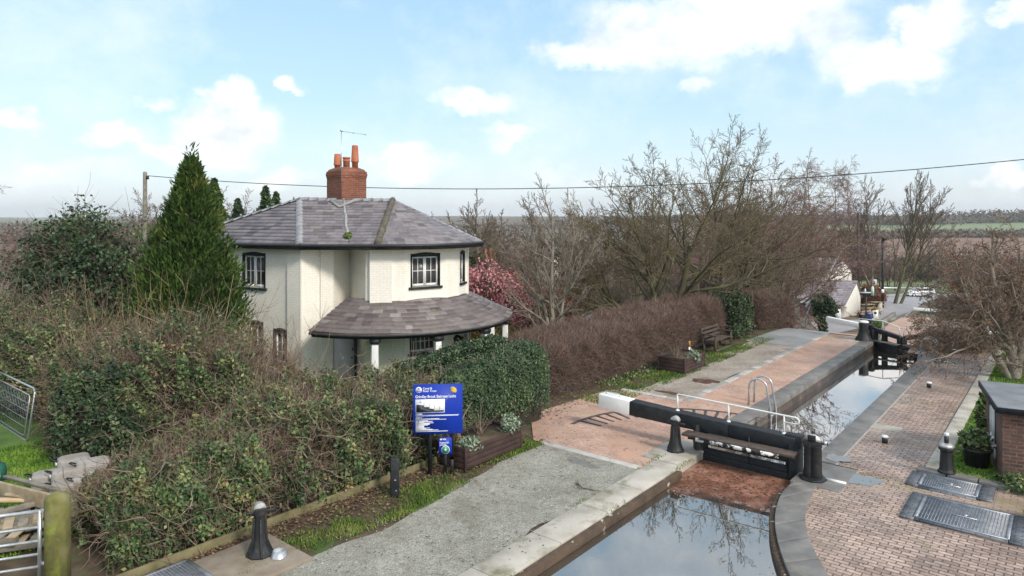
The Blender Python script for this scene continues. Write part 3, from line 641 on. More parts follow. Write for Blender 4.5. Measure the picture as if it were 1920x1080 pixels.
def water(name, tintc, gloss, deep):
    """murky water under a mirror-like surface"""
    m, nt_, b = _new(name); nt_.nodes.remove(b); v = _coord(nt_, 'pos')
    g_ = nt_.nodes.new('ShaderNodeBsdfGlossy'); g_.inputs['Color'].default_value = (*tintc, 1); g_.inputs['Roughness'].default_value = .012
    d_ = nt_.nodes.new('ShaderNodeBsdfDiffuse'); d_.inputs['Color'].default_value = (*deep, 1)
    bp = nt_.nodes.new('ShaderNodeBump'); bp.inputs['Strength'].default_value = .025; bp.inputs['Distance'].default_value = .02; nt_.links.new(_noise(nt_, v, 3.5, 3), bp.inputs['Height']); nt_.links.new(bp.outputs[0], g_.inputs['Normal'])
    lw = nt_.nodes.new('ShaderNodeFresnel'); lw.inputs['IOR'].default_value = 1.33
    f_ = _math(nt_, 'MULTIPLY_ADD', lw.outputs[0], 1-gloss); f_.node.inputs[2].default_value = gloss
    mx = nt_.nodes.new('ShaderNodeMixShader'); nt_.links.new(f_, mx.inputs[0]); nt_.links.new(d_.outputs[0], mx.inputs[1]); nt_.links.new(g_.outputs[0], mx.inputs[2]); nt_.links.new(mx.outputs[0], nt_.nodes['Material Output'].inputs['Surface']); return m
M['water'] = water('canal water', (.88, .87, .86), .41, (.045, .04, .032)); M['water2'] = water('lock water', (.93, .91, .90), .56, (.035, .03, .024))
mb = MB(); mb.sheet([(p.x, p.y) for p in (W(-8, -7), W(GATE+.05, -7), W(GATE+.05, -2.2), W(-8, -1.0))], -.15); tag(mb.build('canal_water', M['water']), kind='structure')
mb = MB(); mb.sheet([(p.x, p.y) for p in (W(GATE+.15, -6.7), W(GATE2+.7, -6.7), W(GATE2+.7, -4.4), W(GATE+.15, -4.4))], -.34); tag(mb.build('lock_water', M['water2']), kind='structure')
mb = MB(); mb.sheet([(p.x, p.y) for p in (W(GATE2+.6, -6.7), W(END2, -6.7), W(END2, -4.4), W(GATE2+.6, -4.4))], -4.3); tag(mb.build('lock_water', M['water2']), kind='structure')
mb = MB(); q = [W(END2, -7.4), W(END2+.5, -7.4), W(END2+.5, -3.8), W(END2, -3.8)]; mb.prism([(p.x, p.y) for p in q], -5, Tz(q[0].x, q[0].y)); tag(mb.build('lock_wall', M['lockwall']), kind='structure')
# floating scum by the gate: one sheet with a ragged edge
def scum():
    m, nt_, b = _new('floating scum'); v = _coord(nt_, 'pos')
    nz = _noise(nt_, v, 2.4, 9, .7); c = _ramp(nt_, [(.28, (.13, .05, .032)), (.48, (.25, .105, .068)), (.64, (.36, .20, .15)), (.8, (.46, .34, .29))], nz)
    c = _mix(nt_, _ramp(nt_, [(.60, (0,)*3), (.68, (1,)*3)], _noise(nt_, v, 26, 5, .7)), c, (.42, .30, .22))
    nt_.links.new(c, b.inputs['Base Color'])
    sp_ = nt_.nodes.new('ShaderNodeSeparateXYZ'); nt_.links.new(_mapping(nt_, v, (0, 0, 0)), sp_.inputs[0])
    nt_.links.new(_ramp(nt_, [(.40, (.55,)*3), (.62, (.10,)*3)], _noise(nt_, v, .9, 6)), b.inputs['Roughness']); b.inputs['IOR'].default_value = 1.45
    _bump(nt_, b, _noise(nt_, v, 30, 4), .15, .01)
    # the film thins out into open water away from the gate
    st = _math(nt_, 'ADD', _math(nt_, 'MULTIPLY', sp_.outputs[0], float(A2[0])), _math(nt_, 'MULTIPLY', sp_.outputs[1], float(A2[1])))
    vt = _math(nt_, 'ADD', _math(nt_, 'MULTIPLY', sp_.outputs[0], float(R2[0])), _math(nt_, 'MULTIPLY', sp_.outputs[1], float(R2[1])))
    bow = _math(nt_, 'POWER', _math(nt_, 'ABSOLUTE', _math(nt_, 'ADD', vt, 5.5)), 2.0)
    edge = _math(nt_, 'ADD', _math(nt_, 'SUBTRACT', st, 12.72), _math(nt_, 'MULTIPLY', bow, -.14))
    al = _math(nt_, 'ADD', _math(nt_, 'MULTIPLY', edge, .75), _math(nt_, 'MULTIPLY', _math(nt_, 'SUBTRACT', nz, .5), 1.6))
    mp = _ramp(nt_, [(.02, (0,)*3), (.45, (.55,)*3), (1.0, (1,)*3)], al); nt_.links.new(mp, b.inputs['Alpha'])
    return m
M['scum'] = scum()
mb = MB(); q = [W(11.2, -6.6), W(GATE-.16, -6.6), W(GATE-.16, -3.9), W(11.2, -3.2)]; mb.sheet([(p.x, p.y) for p in q], -.144); tag(mb.build('floating_scum', M['scum']), kind='stuff', label='reddish scum of leaves floating against the lock gate', cat='scum')
mb = MB(); rn = np.random.default_rng(5); n = 700; ss = GATE-.2-np.abs(rn.normal(0, 1.1, n)); v = rn.uniform(-6.5, -4.35, n); keep = ss > 12.4
P = np.stack([A2[0]*ss+R2[0]*v, A2[1]*ss+R2[1]*v, np.full(n, -.137)], 1)[keep]; leaves(mb, P, .035, rn, np.tile([0, 0, 1.], (len(P), 1)), 1.7, bias=.97); tag(mb.build('floating_leaves', M['leaf_litter']), kind='stuff', label='dead leaves and bits floating on the scum by the gate', cat='leaves')
# puddles
def puddle_mat():
    m, nt_, b = _new('puddle'); b.inputs['Base Color'].default_value = (.20, .19, .185, 1); b.inputs['Roughness'].default_value = .06; b.inputs['IOR'].default_value = 1.6; b.inputs['Specular IOR Level'].default_value = .8; return m
M['puddle'] = puddle_mat()
def puddle(c, rx, ry, seed, z=.014, m='puddle'):
    rg = random.Random(seed); ph = [rg.uniform(0, 6) for _ in range(4)]; poly = []
    for k in range(36):
        a = 2*math.pi*k/36; r = 1+.18*math.sin(2*a+ph[0])+.13*math.sin(3*a+ph[1])+.09*math.sin(5*a+ph[2])+.05*math.sin(9*a+ph[3])
        poly.append((c.x+(A2[0]*ry*math.sin(a)+R2[0]*rx*math.cos(a))*r, c.y+(A2[1]*ry*math.sin(a)+R2[1]*rx*math.cos(a))*r))
    mb = MB(); mb.sheet(poly, z); return tag(mb.build('puddle', M[m]), kind='structure')
M['puddle_grey'] = mat('damp gravel', [(.3, (.15, .145, .13)), (.7, (.22, .21, .19))], .3, 6, .3, 50, 'pos')
M['puddle_brown'] = mat('muddy puddle', [(.3, (.10, .055, .04)), (.7, (.15, .09, .07))], .12, 3, 0, coord='pos', spec=.6)
puddle(gp(1092, 868), .40, .16, 9, .008, 'puddle_grey'); puddle(gp(1592, 897), .55, .33, 1); puddle(gp(1570, 862), .22, .28, 4, .034)
puddle(gp(1322, 715), .45, .30, 2, .012, 'puddle_brown'); puddle(gp(1262, 738), .5, .14, 3, .014, 'puddle_brown')
# lane, road and the brick apron below the second gates
pxstrip('lane', [(1520, 606), (1600, 600), (1640, 599), (1648, 585), (1653, 570), (1640, 553)], [(1590, 622), (1650, 618), (1690, 604), (1705, 589), (1725, 572), (1770, 555)], .02, M['asphalt_wet'])
pxstrip('road', [(1500, 551), (1600, 551), (1700, 551), (1800, 551), (2100, 551), (2500, 551)], [(1500, 557), (1600, 557), (1700, 557), (1800, 557), (2100, 557), (2500, 557)], .05, M['asphalt_wet'])
strip('brick_paving', [(34.05, -8.7, -6.9), (37, -8.9, -7.1), (44, -8.6, -7.1), (51, -8.2, -7.1)], .03, M['brick_red'], 4)
pxstrip('brick_paving', [(1640, 640), (1652, 625), (1668, 607), (1690, 597)], [(1800, 640), (1790, 625), (1770, 607), (1740, 597)], .06, M['brick_red'])
pxstrip('brick_paving', [(1700, 662), (1720, 640), (1740, 620), (1760, 605)], [(1835, 680), (1850, 650), (1860, 625), (1865, 608)], .02, M['brick_purple'])
# the swing arc of dark bricks with its foot holds
mb = MB(); cs, cv = GATE, -6.75
def arc(r0, r1, a0, a1, n=30):
    V = []
    for k in range(n+1):
        a = math.radians(a0+(a1-a0)*k/n)
        for r in (r0, r1): p = W(cs+r*math.sin(a), cv-r*math.cos(a)); V.append((p.x, p.y, .012))
    mb.add(V, [(2*i, 2*i+1, 2*i+3, 2*i+2) for i in range(n)])
arc(3.38, 3.50, -4, 98)
for k in range(17):
    a = math.radians(2+k*5.6)
    d = Vector((*(A2*math.sin(a)-R2*math.cos(a)), 0)); p = W(cs, cv)+d*2.75; q = W(cs, cv)+d*3.4
    mb.beam((p.x, p.y, .010), (q.x, q.y, .010), .07, .02)
tag(mb.build('tread_arc', mat('dark raised bricks', [(.3, (.06, .045, .045)), (.7, (.12, .09, .085))], .7, 8, .3, coord='pos')), 'curved row of dark raised bricks in the red paving under the balance beam', 'tread bricks')
# worn bare patch and moss on the brick between arcs are in the paving material; leaf litter, twigs and grass on top
def scatter_poly(n, s0, s1, v0, v1, rng, f=None):
    s = rng.uniform(s0, s1, n); v = rng.uniform(v0, v1, n)
    if f is not None: k = f(s, v) > rng.uniform(0, 1, n); s, v = s[k], v[k]
    x = A2[0]*s+R2[0]*v; y = A2[1]*s+R2[1]*v; return np.stack([x, y, T(x, y)], 1)
def blades(name, P, h, w, rng, m, label, lean=.5):
    n = len(P); a = rng.uniform(0, 6.283, n); hh = h*rng.uniform(.4, 1.4, n); d = np.stack([np.cos(a), np.sin(a), 0*a], 1)*w/2
    e = rng.normal(size=(n, 3))*lean; e[:, 2] = 1; e /= np.linalg.norm(e, axis=1)[:, None]
    V = np.stack([P-d, P+d, P+e*hh[:, None]], 1).reshape(-1, 3)
    mb = MB(); cl = np.clip(.5+.35*noise(P, .8)+rng.normal(0, .18, n), 0, 1); mb.add(V, np.arange(3*n).reshape(-1, 3), 0, cl)
    return tag(mb.build(name, m), label, 'grass', kind='stuff')
rn = np.random.default_rng(11)
def verge_f(s, v):
    edge = -9.62+.18*np.sin(s*.9)-.03*s*.5
    q = noise(np.stack([s, v, 0*s], 1), .5)
    return np.clip((v+10.5)*1.15+.35*q, 0.02, 1)*(v < edge+.15)*np.clip(.55+.6*q, .1, 1)
blades('grass', scatter_poly(52000, 3, 13.2, -11.0, -9.2, rn, verge_f), .075, .022, rn, M['grass_blades'], 'short grass and moss on the verge along the near hedge')
blades('grass', scatter_poly(26000, 17, 31, -11.9, -10.2, rn, lambda s, v: np.clip((v+11.7)*1.2, .1, 1)*np.clip(.5+.7*noise(np.stack([s, v, 0*s], 1), .4), .05, 1)*np.where(s > 28.5, .4, 1)), .08, .03, rn, M['grass_blades'], 'grass verge below the brown hedge and the bench')
blades('grass', scatter_poly(90000, 17.1, 33, -2.1, 4.5, rn)+np.array([0, 0, .05]), .055, .03, rn, M['lawn_blades'], 'bright green lawn beside the brick hut', .7)
blades('grass', scatter_poly(70000, 2.5, 12.5, -19.5, -13.2, rn), .07, .028, rn, M['lawn_blades'], 'green lawn in the corner by the concrete blocks', .7)
def litter(name, P, size, rng, label, z=.012, m='leaf_litter'):
    mb = MB(); P = P+np.array([0, 0, z]); leaves(mb, P, size, rng, np.tile([0, 0, 1.], (len(P), 1)), 1.5, bias=.85); return tag(mb.build(name, M[m]), label, 'leaves', kind='stuff')
blades('grass', scatter_poly(5200, 3, 14.5, -7.42, -6.5, rn, lambda s, v: (np.abs(np.where(v < -6.9, v+7.23, v+6.58)) < .07)*np.clip(noise(np.stack([s, v*.2, 0*s], 1), .55)*1.1-.1, 0, 1))+np.array([0, 0, .025]), .055, .02, rn, M['grass_blades'], 'small tufts of grass and moss along both edges of the pale coping')
litter('leaf_litter', scatter_poly(9000, 3, 13.5, -11.15, -9.7, rn, lambda s, v: np.clip(.9-(v+10.9)*.7, .05, 1)), .04, rn, 'brown fallen leaves under the near hedge', .02)
litter('leaf_litter', scatter_poly(3500, 14.5, 32, -12.2, -10.7, rn, lambda s, v: np.clip(.9-(v+11.8)*.9, .05, 1)), .045, rn, 'brown fallen leaves along the foot of the brown hedge', .02)
litter('leaf_litter', scatter_poly(900, 3, 13.2, -9.7, -6.7, rn, lambda s, v: np.clip(.25+.5*noise(np.stack([s, v, 0*s], 1), .5), 0, 1)), .03, rn, 'scattered dead leaves on the gravel towpath', .035)
litter('leaf_litter', scatter_poly(500, 13.3, 34, -11, -7.2, rn), .03, rn, 'scattered dead leaves on the red brick paving', .02)
litter('leaf_litter', scatter_poly(420, 8, 34, -4, -2.2, rn), .026, rn, 'scattered dead leaves on the brown brick paving', .02)
mb = MB(); P = scatter_poly(260, 4, 13.2, -9.5, -7.3, rn)+np.array([0, 0, .02]); d = rn.normal(size=(len(P), 3)); d[:, 2] *= .02
twigs(mb, P, d, .09, .0038, rn, 4, .25); tag(mb.build('twig_debris', M['leaf_litter']), 'small dark twigs strewn on the gravel towpath', 'twigs', kind='stuff')
mb = MB(); P = scatter_poly(2600, 3, 13.2, -9.7, -7.25, rn)+np.array([0, 0, .006]); d = rn.normal(size=(len(P), 3))
leaves(mb, P, .022, rn, np.tile([0, 0, 1.], (len(P), 1)), 1.1, bias=.8); tag(mb.build('gravel_stones', mat('gravel stones', [(0, (.14, .14, .13)), (.6, (.34, .34, .32)), (1, (.62, .61, .58))], .9, 3, src='tint')), 'loose pale and dark stones on the gravel towpath', 'gravel', kind='stuff')
mb = MB(); P = scatter_poly(2600, 15.5, 34, -4.0, -2.4, rn, lambda s, v: (np.abs(((s-22.4+2*(v+3)*.1) % 7.5)-.6) < .55)*.8+.04)+np.array([0, 0, .01])
leaves(mb, P, .05, rn, np.tile([0, 0, 1.], (len(P), 1)), 1.3, bias=.8); tag(mb.build('moss', leafmat('moss', [(0, (.10, .10, .03)), (.5, (.17, .165, .05)), (1, (.22, .19, .08))], .95)), 'mossy patches across the brown brick paving', 'moss', kind='stuff')
# ------------------------------------------------------------------ lock keeper's cottage
CC = Vector((-4.4, 25.2, 0))
def pol(r, deg, z=0.0): a = math.radians(deg); return Vector((CC.x+r*math.cos(a), CC.y+r*math.sin(a), z))
house = thing('lock_cottage', 'cream painted brick cottage with slate roof, bowed wall and slate veranda behind the hedge', 'cottage', (-6, 25, -.3))
ZB, ZT = -2.2, 4.62
def wall_seg(mb, A, B, z0, z1, holes=(), u0=0.0, depth=.13, mi=0):
    """vertical wall from A to B (outside on the right of A->B) with openings (ua, ub, za, zb) and their reveals"""
    A = Vector((A[0], A[1], 0)); B = Vector((B[0], B[1], 0)); L = (B-A).length; d = (B-A)/L; n = Vector((d.y, -d.x, 0))
    us = sorted({0, L, *[h[0] for h in holes], *[h[1] for h in holes]}); zs = sorted({z0, z1, *[h[2] for h in holes], *[h[3] for h in holes]})
    for i in range(len(us)-1):
        for j in range(len(zs)-1):
            um, zm = (us[i]+us[i+1])/2, (zs[j]+zs[j+1])/2
            if any(h[0] < um < h[1] and h[2] < zm < h[3] for h in holes): continue
            q = [(us[i], zs[j]), (us[i+1], zs[j]), (us[i+1], zs[j+1]), (us[i], zs[j+1])]
            mb.add([tuple(A+d*u+Vector((0, 0, z))) for u, z in q], [(0, 1, 2, 3)], mi, .5, [(u0+u, z) for u, z in q])
    for ua, ub, za, zb in holes:
        for (p, q) in (((ua, za), (ua, zb)), ((ub, zb), (ub, za)), ((ua, zb), (ub, zb)), ((ub, za), (ua, za))):
            P = [A+d*p[0]+Vector((0, 0, p[1])), A+d*q[0]+Vector((0, 0, q[1]))]
            mb.add([tuple(P[0]), tuple(P[1]), tuple(P[1]-n*depth), tuple(P[0]-n*depth)], [(0, 1, 2, 3)], mi, .5, [(0, 0), (q[0]-p[0]+q[1]-p[1], 0), (q[0]-p[0]+q[1]-p[1], depth), (0, depth)])
    return L
def window(A, B, ua, ub, za, zb, cols=4, rows=2, name='window', sill=True, frame=True, casements=2, arch=True, depth=.13):
    A = Vector((A[0], A[1], 0)); B = Vector((B[0], B[1], 0)); d = (B-A).normalized(); n = Vector((d.y, -d.x, 0)); Zv = Vector((0, 0, 1))
    def P(u, z, o): return A+d*u+Zv*z+n*o
    # dark surround fills the opening, arched head
    mb = MB(); w = ub-ua
    mb.extrude([(0, 0), (w, 0), (w, zb-za), (0, zb-za)], P(ua, za, 0), d, Zv, n, -depth-.05, -depth+.012)
    t = .055
    for (x0, x1, y0, y1) in ((0, t, 0, zb-za), (w-t, w, 0, zb-za)): mb.extrude([(x0, y0), (x1, y0), (x1, y1), (x0, y1)], P(ua, za, 0), d, Zv, n, -depth+.013, .012)
    if arch:
        k = [(x, (zb-za)-.10+.0*x) for x in (t, w-t)]; ar = [(t+(w-2*t)*i/8, zb-za-.02+.0+.06*math.sin(math.pi*i/8)) for i in range(8, -1, -1)]
        mb.extrude(k+ar, P(ua, za, 0), d, Zv, n, -depth+.013, .014)
    win = mb.build(name, M['black_wood'], house)
    x0, x1, y0, y1 = ua+t+.01, ub-t-.01, za+.02, zb-.11
    mb = MB(); mb.extrude([(0, 0), (x1-x0, 0), (x1-x0, y1-y0), (0, y1-y0)], P(x0, y0, 0), d, Zv, n, -depth+.014, -depth+.024)
    mb.build('pane', M['glass'], win)
    mb = MB(); fr = .05; cw = (x1-x0)/casements; o0, o1 = -depth+.026, -depth+.075
    def bar(a, b, c, e, oo=0): mb.extrude([(0, 0), (b-a, 0), (b-a, e-c), (0, e-c)], P(a, c, 0), d, Zv, n, o0, o1-oo)
    for k in range(casements):
        a, b = x0+k*cw, x0+(k+1)*cw-.004
        bar(a, a+fr, y0, y1); bar(b-fr, b, y0, y1); bar(a+fr, b-fr, y1-fr, y1); bar(a+fr, b-fr, y0, y0+fr*1.5)
        nc = cols//casements
        for j in range(1, nc): u = a+fr+(b-a-2*fr)*j/nc; bar(u-.012, u+.012, y0+fr*1.5, y1-fr, .02)
        for j in range(1, rows): z = y0+fr*1.5+(y1-y0-2.5*fr)*j/rows; bar(a+fr, b-fr, z-.012, z+.012, .023)
    mb.build('frame', M['white'], win)
    if sill: mb = MB(); mb.extrude([(-.07, -.085), (w+.07, -.085), (w+.07, -.003), (-.07, -.003)], P(ua, za, 0), d, Zv, n, -.12, .07); mb.build('sill', M['black_wood'], win, bevel=.008)
    return win
Q0, Q1, Q2, Q3 = (-11.9, 24.95), (-6.91, 22.4), (-6.02, 23.02), (-5.72, 24.15)
Q4, Q5, Q6 = (-4.83, 22.53), (-4.45, 22.45), (-3.95, 22.49)
arcp = [pol(2.75, a) for a in (-71.6, -37.5, -24, -6.5, 2, 20, 45, 70)]
PL = [Q0, Q1, Q2, Q3, Q4, Q5, Q6]+[(p.x, p.y) for p in arcp]+[(-4.2, 28.9), (-11.5, 29.0)]
mb = MB(); u = 0.0
LH = [(2.22, 3.22, 3.08, 4.22), (2.05, 2.75, .35, 1.9), (3.55, 4.1, .6, 1.75)]
LH = [((Vector(Q1)-Vector(Q0)).length-2.72, (Vector(Q1)-Vector(Q0)).length-1.62, 3.06, 4.24), ((Vector(Q1)-Vector(Q0)).length-2.45, (Vector(Q1)-Vector(Q0)).length-1.72, .45, 1.90), ((Vector(Q1)-Vector(Q0)).length-1.25, (Vector(Q1)-Vector(Q0)).length-.62, .55, 1.72)]
wl = (arcp[1]-arcp[0]).length
RH = [(wl*.12, wl*.12+1.12, 3.13, 4.24), (wl*.10, wl*.10+1.05, .92, 1.70)]
ol = (arcp[3]-arcp[2]).length; OH = [(ol*.2, ol*.2+.5, 3.13, 4.24)]
DL = (Vector(Q3)-Vector(Q2)).length
for i in range(len(PL)):
    A, B = PL[i], PL[(i+1) % len(PL)]
    h = LH if i == 0 else RH if i == 7 else OH if i == 9 else ()
    u += wall_seg(mb, A, B, ZB, ZT, h, u)
walls = mb.build('wall', M['cream'], house)
window(Q0, Q1, *LH[0]); window(Q0, Q1, *LH[1], cols=2, rows=3, casements=1); window(Q0, Q1, *LH[2], cols=2, rows=3, casements=1)
window(arcp[0], arcp[1], *RH[0]); window(arcp[0], arcp[1], *RH[1], cols=5, rows=2, casements=1, arch=False); window(arcp[2], arcp[3], *OH[0], cols=2, rows=2, casements=1)
mb = MB()
def pilaster(A, B, a, b, th=.055, z0=ZB, z1=4.5):
    A = Vector((A[0], A[1], 0)); B = Vector((B[0], B[1], 0)); d = (B-A).normalized(); n = Vector((d.y, -d.x, 0)); p, q = A+d*a, A+d*b
    for P, Qq in ((p+n*th, q+n*th), (p, p+n*th), (q+n*th, q)):
        L = (Qq-P).length; mb.add([(P.x, P.y, z0), (Qq.x, Qq.y, z0), (Qq.x, Qq.y, z1), (P.x, P.y, z1)], [(0, 1, 2, 3)], 0, .5, [(u+a, z0), (u+a+L, z0), (u+a+L, z1), (u+a, z1)])
L01 = (Vector(Q1)-Vector(Q0)).length
for a_ in ((Q0, Q1, L01-.58, L01+.05), (Q1, Q2, -.05, .50), (Q1, Q2, .62, 1.06), (Q5, Q6, -.22, .5), (Q0, Q1, 0, .5), ((arcp[3].x, arcp[3].y), (arcp[4].x, arcp[4].y), 0.02, .4)): mb = MB(); pilaster(*a_); mb.build('pilaster', M['cream'], house)
# main roof: slates laid course by course
ZE = 4.58
E0, E1, EV = Vector((-12.45, 24.7, ZE)), Vector((-6.83, 22.02, ZE)), Vector((-5.33, 22.25, ZE))
EA = [pol(3.14, -89, ZE), pol(3.22, -75, ZE), pol(3.27, -60, ZE), pol(3.28, -45, ZE), pol(3.30, -30, ZE), pol(3.36, -9, ZE)]
AP1, AP2, VR = Vector((-7.69, 24.8, 6.13)), Vector((-4.4, 25.2, 6.09)), Vector((-6.15, 24.95, 6.10))
EB = [Vector((-3.7, 29.3, ZE)), Vector((-11.9, 29.4, ZE))]
def planar_slates(mb, B0, B1, T0, T1, rng, row=.205, lift=.022):
    e = (B1-B0).normalized(); nrm = (B1-B0).cross(T0-B0).normalized()
    if nrm.z < 0: nrm = -nrm
    n = max(2, int(round(((T0+T1)/2-(B0+B1)/2).length/row)))
    for i in range(n):
        t0, t1 = i/n, (i+1)/n
        def rowpt(t, x):
            Lp, Rp = B0.lerp(T0, t), B1.lerp(T1, t); xl, xr = (Lp-B0).dot(e), (Rp-B0).dot(e)
            k = 0 if xr-xl < 1e-4 else min(1, max(0, (x-xl)/(xr-xl))); return Lp.lerp(Rp, k)
        Lp, Rp = B0.lerp(T0, t0), B1.lerp(T1, t0); xl, xr = (Lp-B0).dot(e), (Rp-B0).dot(e); x = xl-rng.uniform(0, .25)
        while x < xr:
            w = rng.uniform(.27, .42); a, b = max(x, xl), min(x+w-.006, xr); x += w
            if b-a < .02: continue
            dz = nrm*(lift+rng.uniform(0, .007)); dr = -(T0-B0).normalized()*rng.uniform(0, .014)
            p = [rowpt(t0, a)+dz+dr, rowpt(t0, b)+dz+dr*rng.uniform(.3, 1), rowpt(min(1, t1), b)+nrm*.002, rowpt(min(1, t1), a)+nrm*.002]
            ti = min(1, max(0, rng.gauss(.5, .22)))
            mb.add([tuple(q) for q in p]+[tuple(p[0]-dz*1.0), tuple(p[1]-dz*1.0)], [(0, 1, 2, 3), (4, 5, 1, 0)], 0, ti)
def polar_slates(mb, prof, a0, a1, apex, rng, n, lift=.022, wmin=.27, wmax=.42, ctr=None):
    """prof(deg) gives the eave point; rows run up to apex(deg)"""
    for i in range(n):
        t0, t1 = i/n, (i+1)/n; a = a0-rng.uniform(0, 4)
        while a < a1:
            p_ = prof(max(a, a0)).lerp(apex(max(a, a0)), t0); r = max(.25, math.hypot(p_.x-CC.x, p_.y-CC.y)); w = math.degrees(rng.uniform(wmin, wmax)/r); b0, b1 = max(a, a0), min(a+w-math.degrees(.006/r), a1); a += w
            if b1-b0 < .3: continue
            up = Vector((0, 0, lift+rng.uniform(0, .008))); dr = rng.uniform(0, .012)
            q = [prof(b0).lerp(apex(b0), t0-dr*t1)+up, prof(b1).lerp(apex(b1), t0-dr*rng.random())+up, prof(b1).lerp(apex(b1), t1)+Vector((0, 0, .002)), prof(b0).lerp(apex(b0), t1)+Vector((0, 0, .002))]
            mb.add([tuple(x) for x in q]+[tuple(q[0]-up), tuple(q[1]-up)], [(0, 1, 2, 3), (4, 5, 1, 0)], 0, min(1, max(0, rng.gauss(.5, .22))))
rg = random.Random(21); mb = MB()
planar_slates(mb, E0, E1, AP1, AP1, rg); planar_slates(mb, E1, EV, AP1, VR, rg); planar_slates(mb, EV, EA[0], VR, AP2, rg)
EAang = [-89, -75, -60, -45, -30, -9]
def eprof(d):
    i = max(k for k in range(6) if EAang[k] <= d+1e-6) if d < -9 else 4
    i = min(i, 4); f = (d-EAang[i])/(EAang[i+1]-EAang[i]); return EA[i].lerp(EA[i+1], f)
polar_slates(mb, eprof, -89, -9, lambda d: AP2+Vector((math.cos(math.radians(d))*.04, math.sin(math.radians(d))*.04, 0)), rg, 16)
planar_slates(mb, EA[5], EB[0], AP2, AP2, rg); planar_slates(mb, EB[0], EB[1], AP2, AP1, rg); planar_slates(mb, EB[1], E0, AP1, AP1, rg)
# boarding below the slates
dn = Vector((0, 0, .012)); ring = [E0, E1, EV]+EA+EB
def face(*ps): mb.add([tuple(p-dn) for p in ps], [tuple(range(len(ps)))], 0, .1)
face(E0, E1, AP1); face(E1, EV, VR, AP1); face(EV, EA[0], AP2, VR); face(EA[5], EB[0], AP2); face(EB[0], EB[1], AP1, AP2); face(EB[1], E0, AP1)
for i in range(5): face(EA[i], EA[i+1], AP2)
roof = mb.build('roof', M['slate'], house)
def ridge(mb, P, Qq, w, h, n, lift=.05, gap=.01):
    d = (Qq-P); L = d.length
    for k in range(n):
        a = P+d*(k/n)+Vector((0, 0, lift)); b = P+d*((k+1)/n-gap/L)+Vector((0, 0, lift+.018))
        dd = d.normalized(); sd = dd.cross(Vector((0, 0, 1))).normalized(); u = sd.cross(dd)
        prof = [(-w/2, -h), (0, 0), (w/2, -h), (w/2, -h-.02), (0, -.025), (-w/2, -h-.02)]
        V = [tuple(p+sd*x+u*y) for p, lf in ((a, 0), (b, 0)) for x, y in prof]; m = len(prof)
        mb.add(V, [tuple(range(m)), tuple(range(m, 2*m))[::-1]]+[(i, (i+1) % m, m+(i+1) % m, m+i) for i in range(m)])
for a_ in ((AP1, VR+Vector((-.25, 0, 0)), .3, .09, 4), (VR+Vector((.35, .05, 0)), AP2, .3, .09, 4), (E1, AP1, .30, .075, 12, .055)): mb = MB(); ridge(mb, *a_); mb.build('ridge_tiles', M['ridge'], roof)
mb = MB(); ridge(mb, E0, AP1, .28, .06, 14)
for k in range(1, 7): p = E0.lerp(AP1, .35+k*.1); mb.box(p+Vector((0, 0, .09)), (.05, .05, .1))
mb.build('ridge_tiles', M['ridge'], roof); mb = MB()
for k in range(3): p = EA[5].lerp(AP2, .08+k*.10); mb.box(p+Vector((0, 0, .09)), (.05, .05, .1))
ridge(mb, EA[5], AP2, .26, .05, 11, .04)
mb.build('ridge_tiles', M['ridge'], roof)
mb = MB(); n = 14; P = [EA[0].lerp(AP2, k/n)+Vector((0, 0, .02)) for k in range(n+1)]
mb.tube(P, [.115+.012*math.sin(k*2.1) for k in range(n+1)], 8); mb.build('mortared_hip', M['ridge_old'], roof)
mb = MB(); P = [EV.lerp(VR, .16+.84*k/8)+Vector((.02*math.sin(k*2), 0, .012)) for k in range(9)]; mb.tube(P, [.06, .065, .05, .06, .05, .055, .05, .05, .05], 6)
mb.tube([VR+Vector((-.42, -.25, -.03)), VR+Vector((0, -.62, -.28)), VR+Vector((.45, -.2, -.03))], .06, 6); mb.build('valley_mortar', M['leadwork'], roof)
mb = MB(); rn = np.random.default_rng(3); P, o_ = blob_pts(tuple(EV.lerp(VR, .12)+Vector((0, -.02, .08))), (.17, .17, .15), 260, rn, .3, 1.0); leaves(mb, P, .05, rn, o_); mb.build('moss_tuft', M['grass_blades'], roof)
# fascia and gutter
mb = MB(); gp_ = [E0, E1]+[EA[0]+Vector((-.05, -.05, 0))]+EA[1:]+EB+[E0]
def off(p): c = Vector((-7, 25.6, 0)) if p.x < -6 else CC; d = (p-Vector((c.x, c.y, p.z))).normalized(); return p+d*.03
mb.tube([off(p)+Vector((0, 0, -.045)) for p in gp_[:-2]], .062, 6)
for i in range(len(gp_)-3): a, b = off(gp_[i]), off(gp_[i+1]); mb.beam(a+Vector((0, 0, -.10)), b+Vector((0, 0, -.10)), .03, .14)
mb.build('gutter', M['black'], house)
mb = MB(); mb.add([(p.x, p.y, ZE-.03) for p in [E0, E1, EA[0]]+EA[1:]+EB], [tuple(range(10))[::-1]]); mb.build('soffit', M['cream_render'], house)
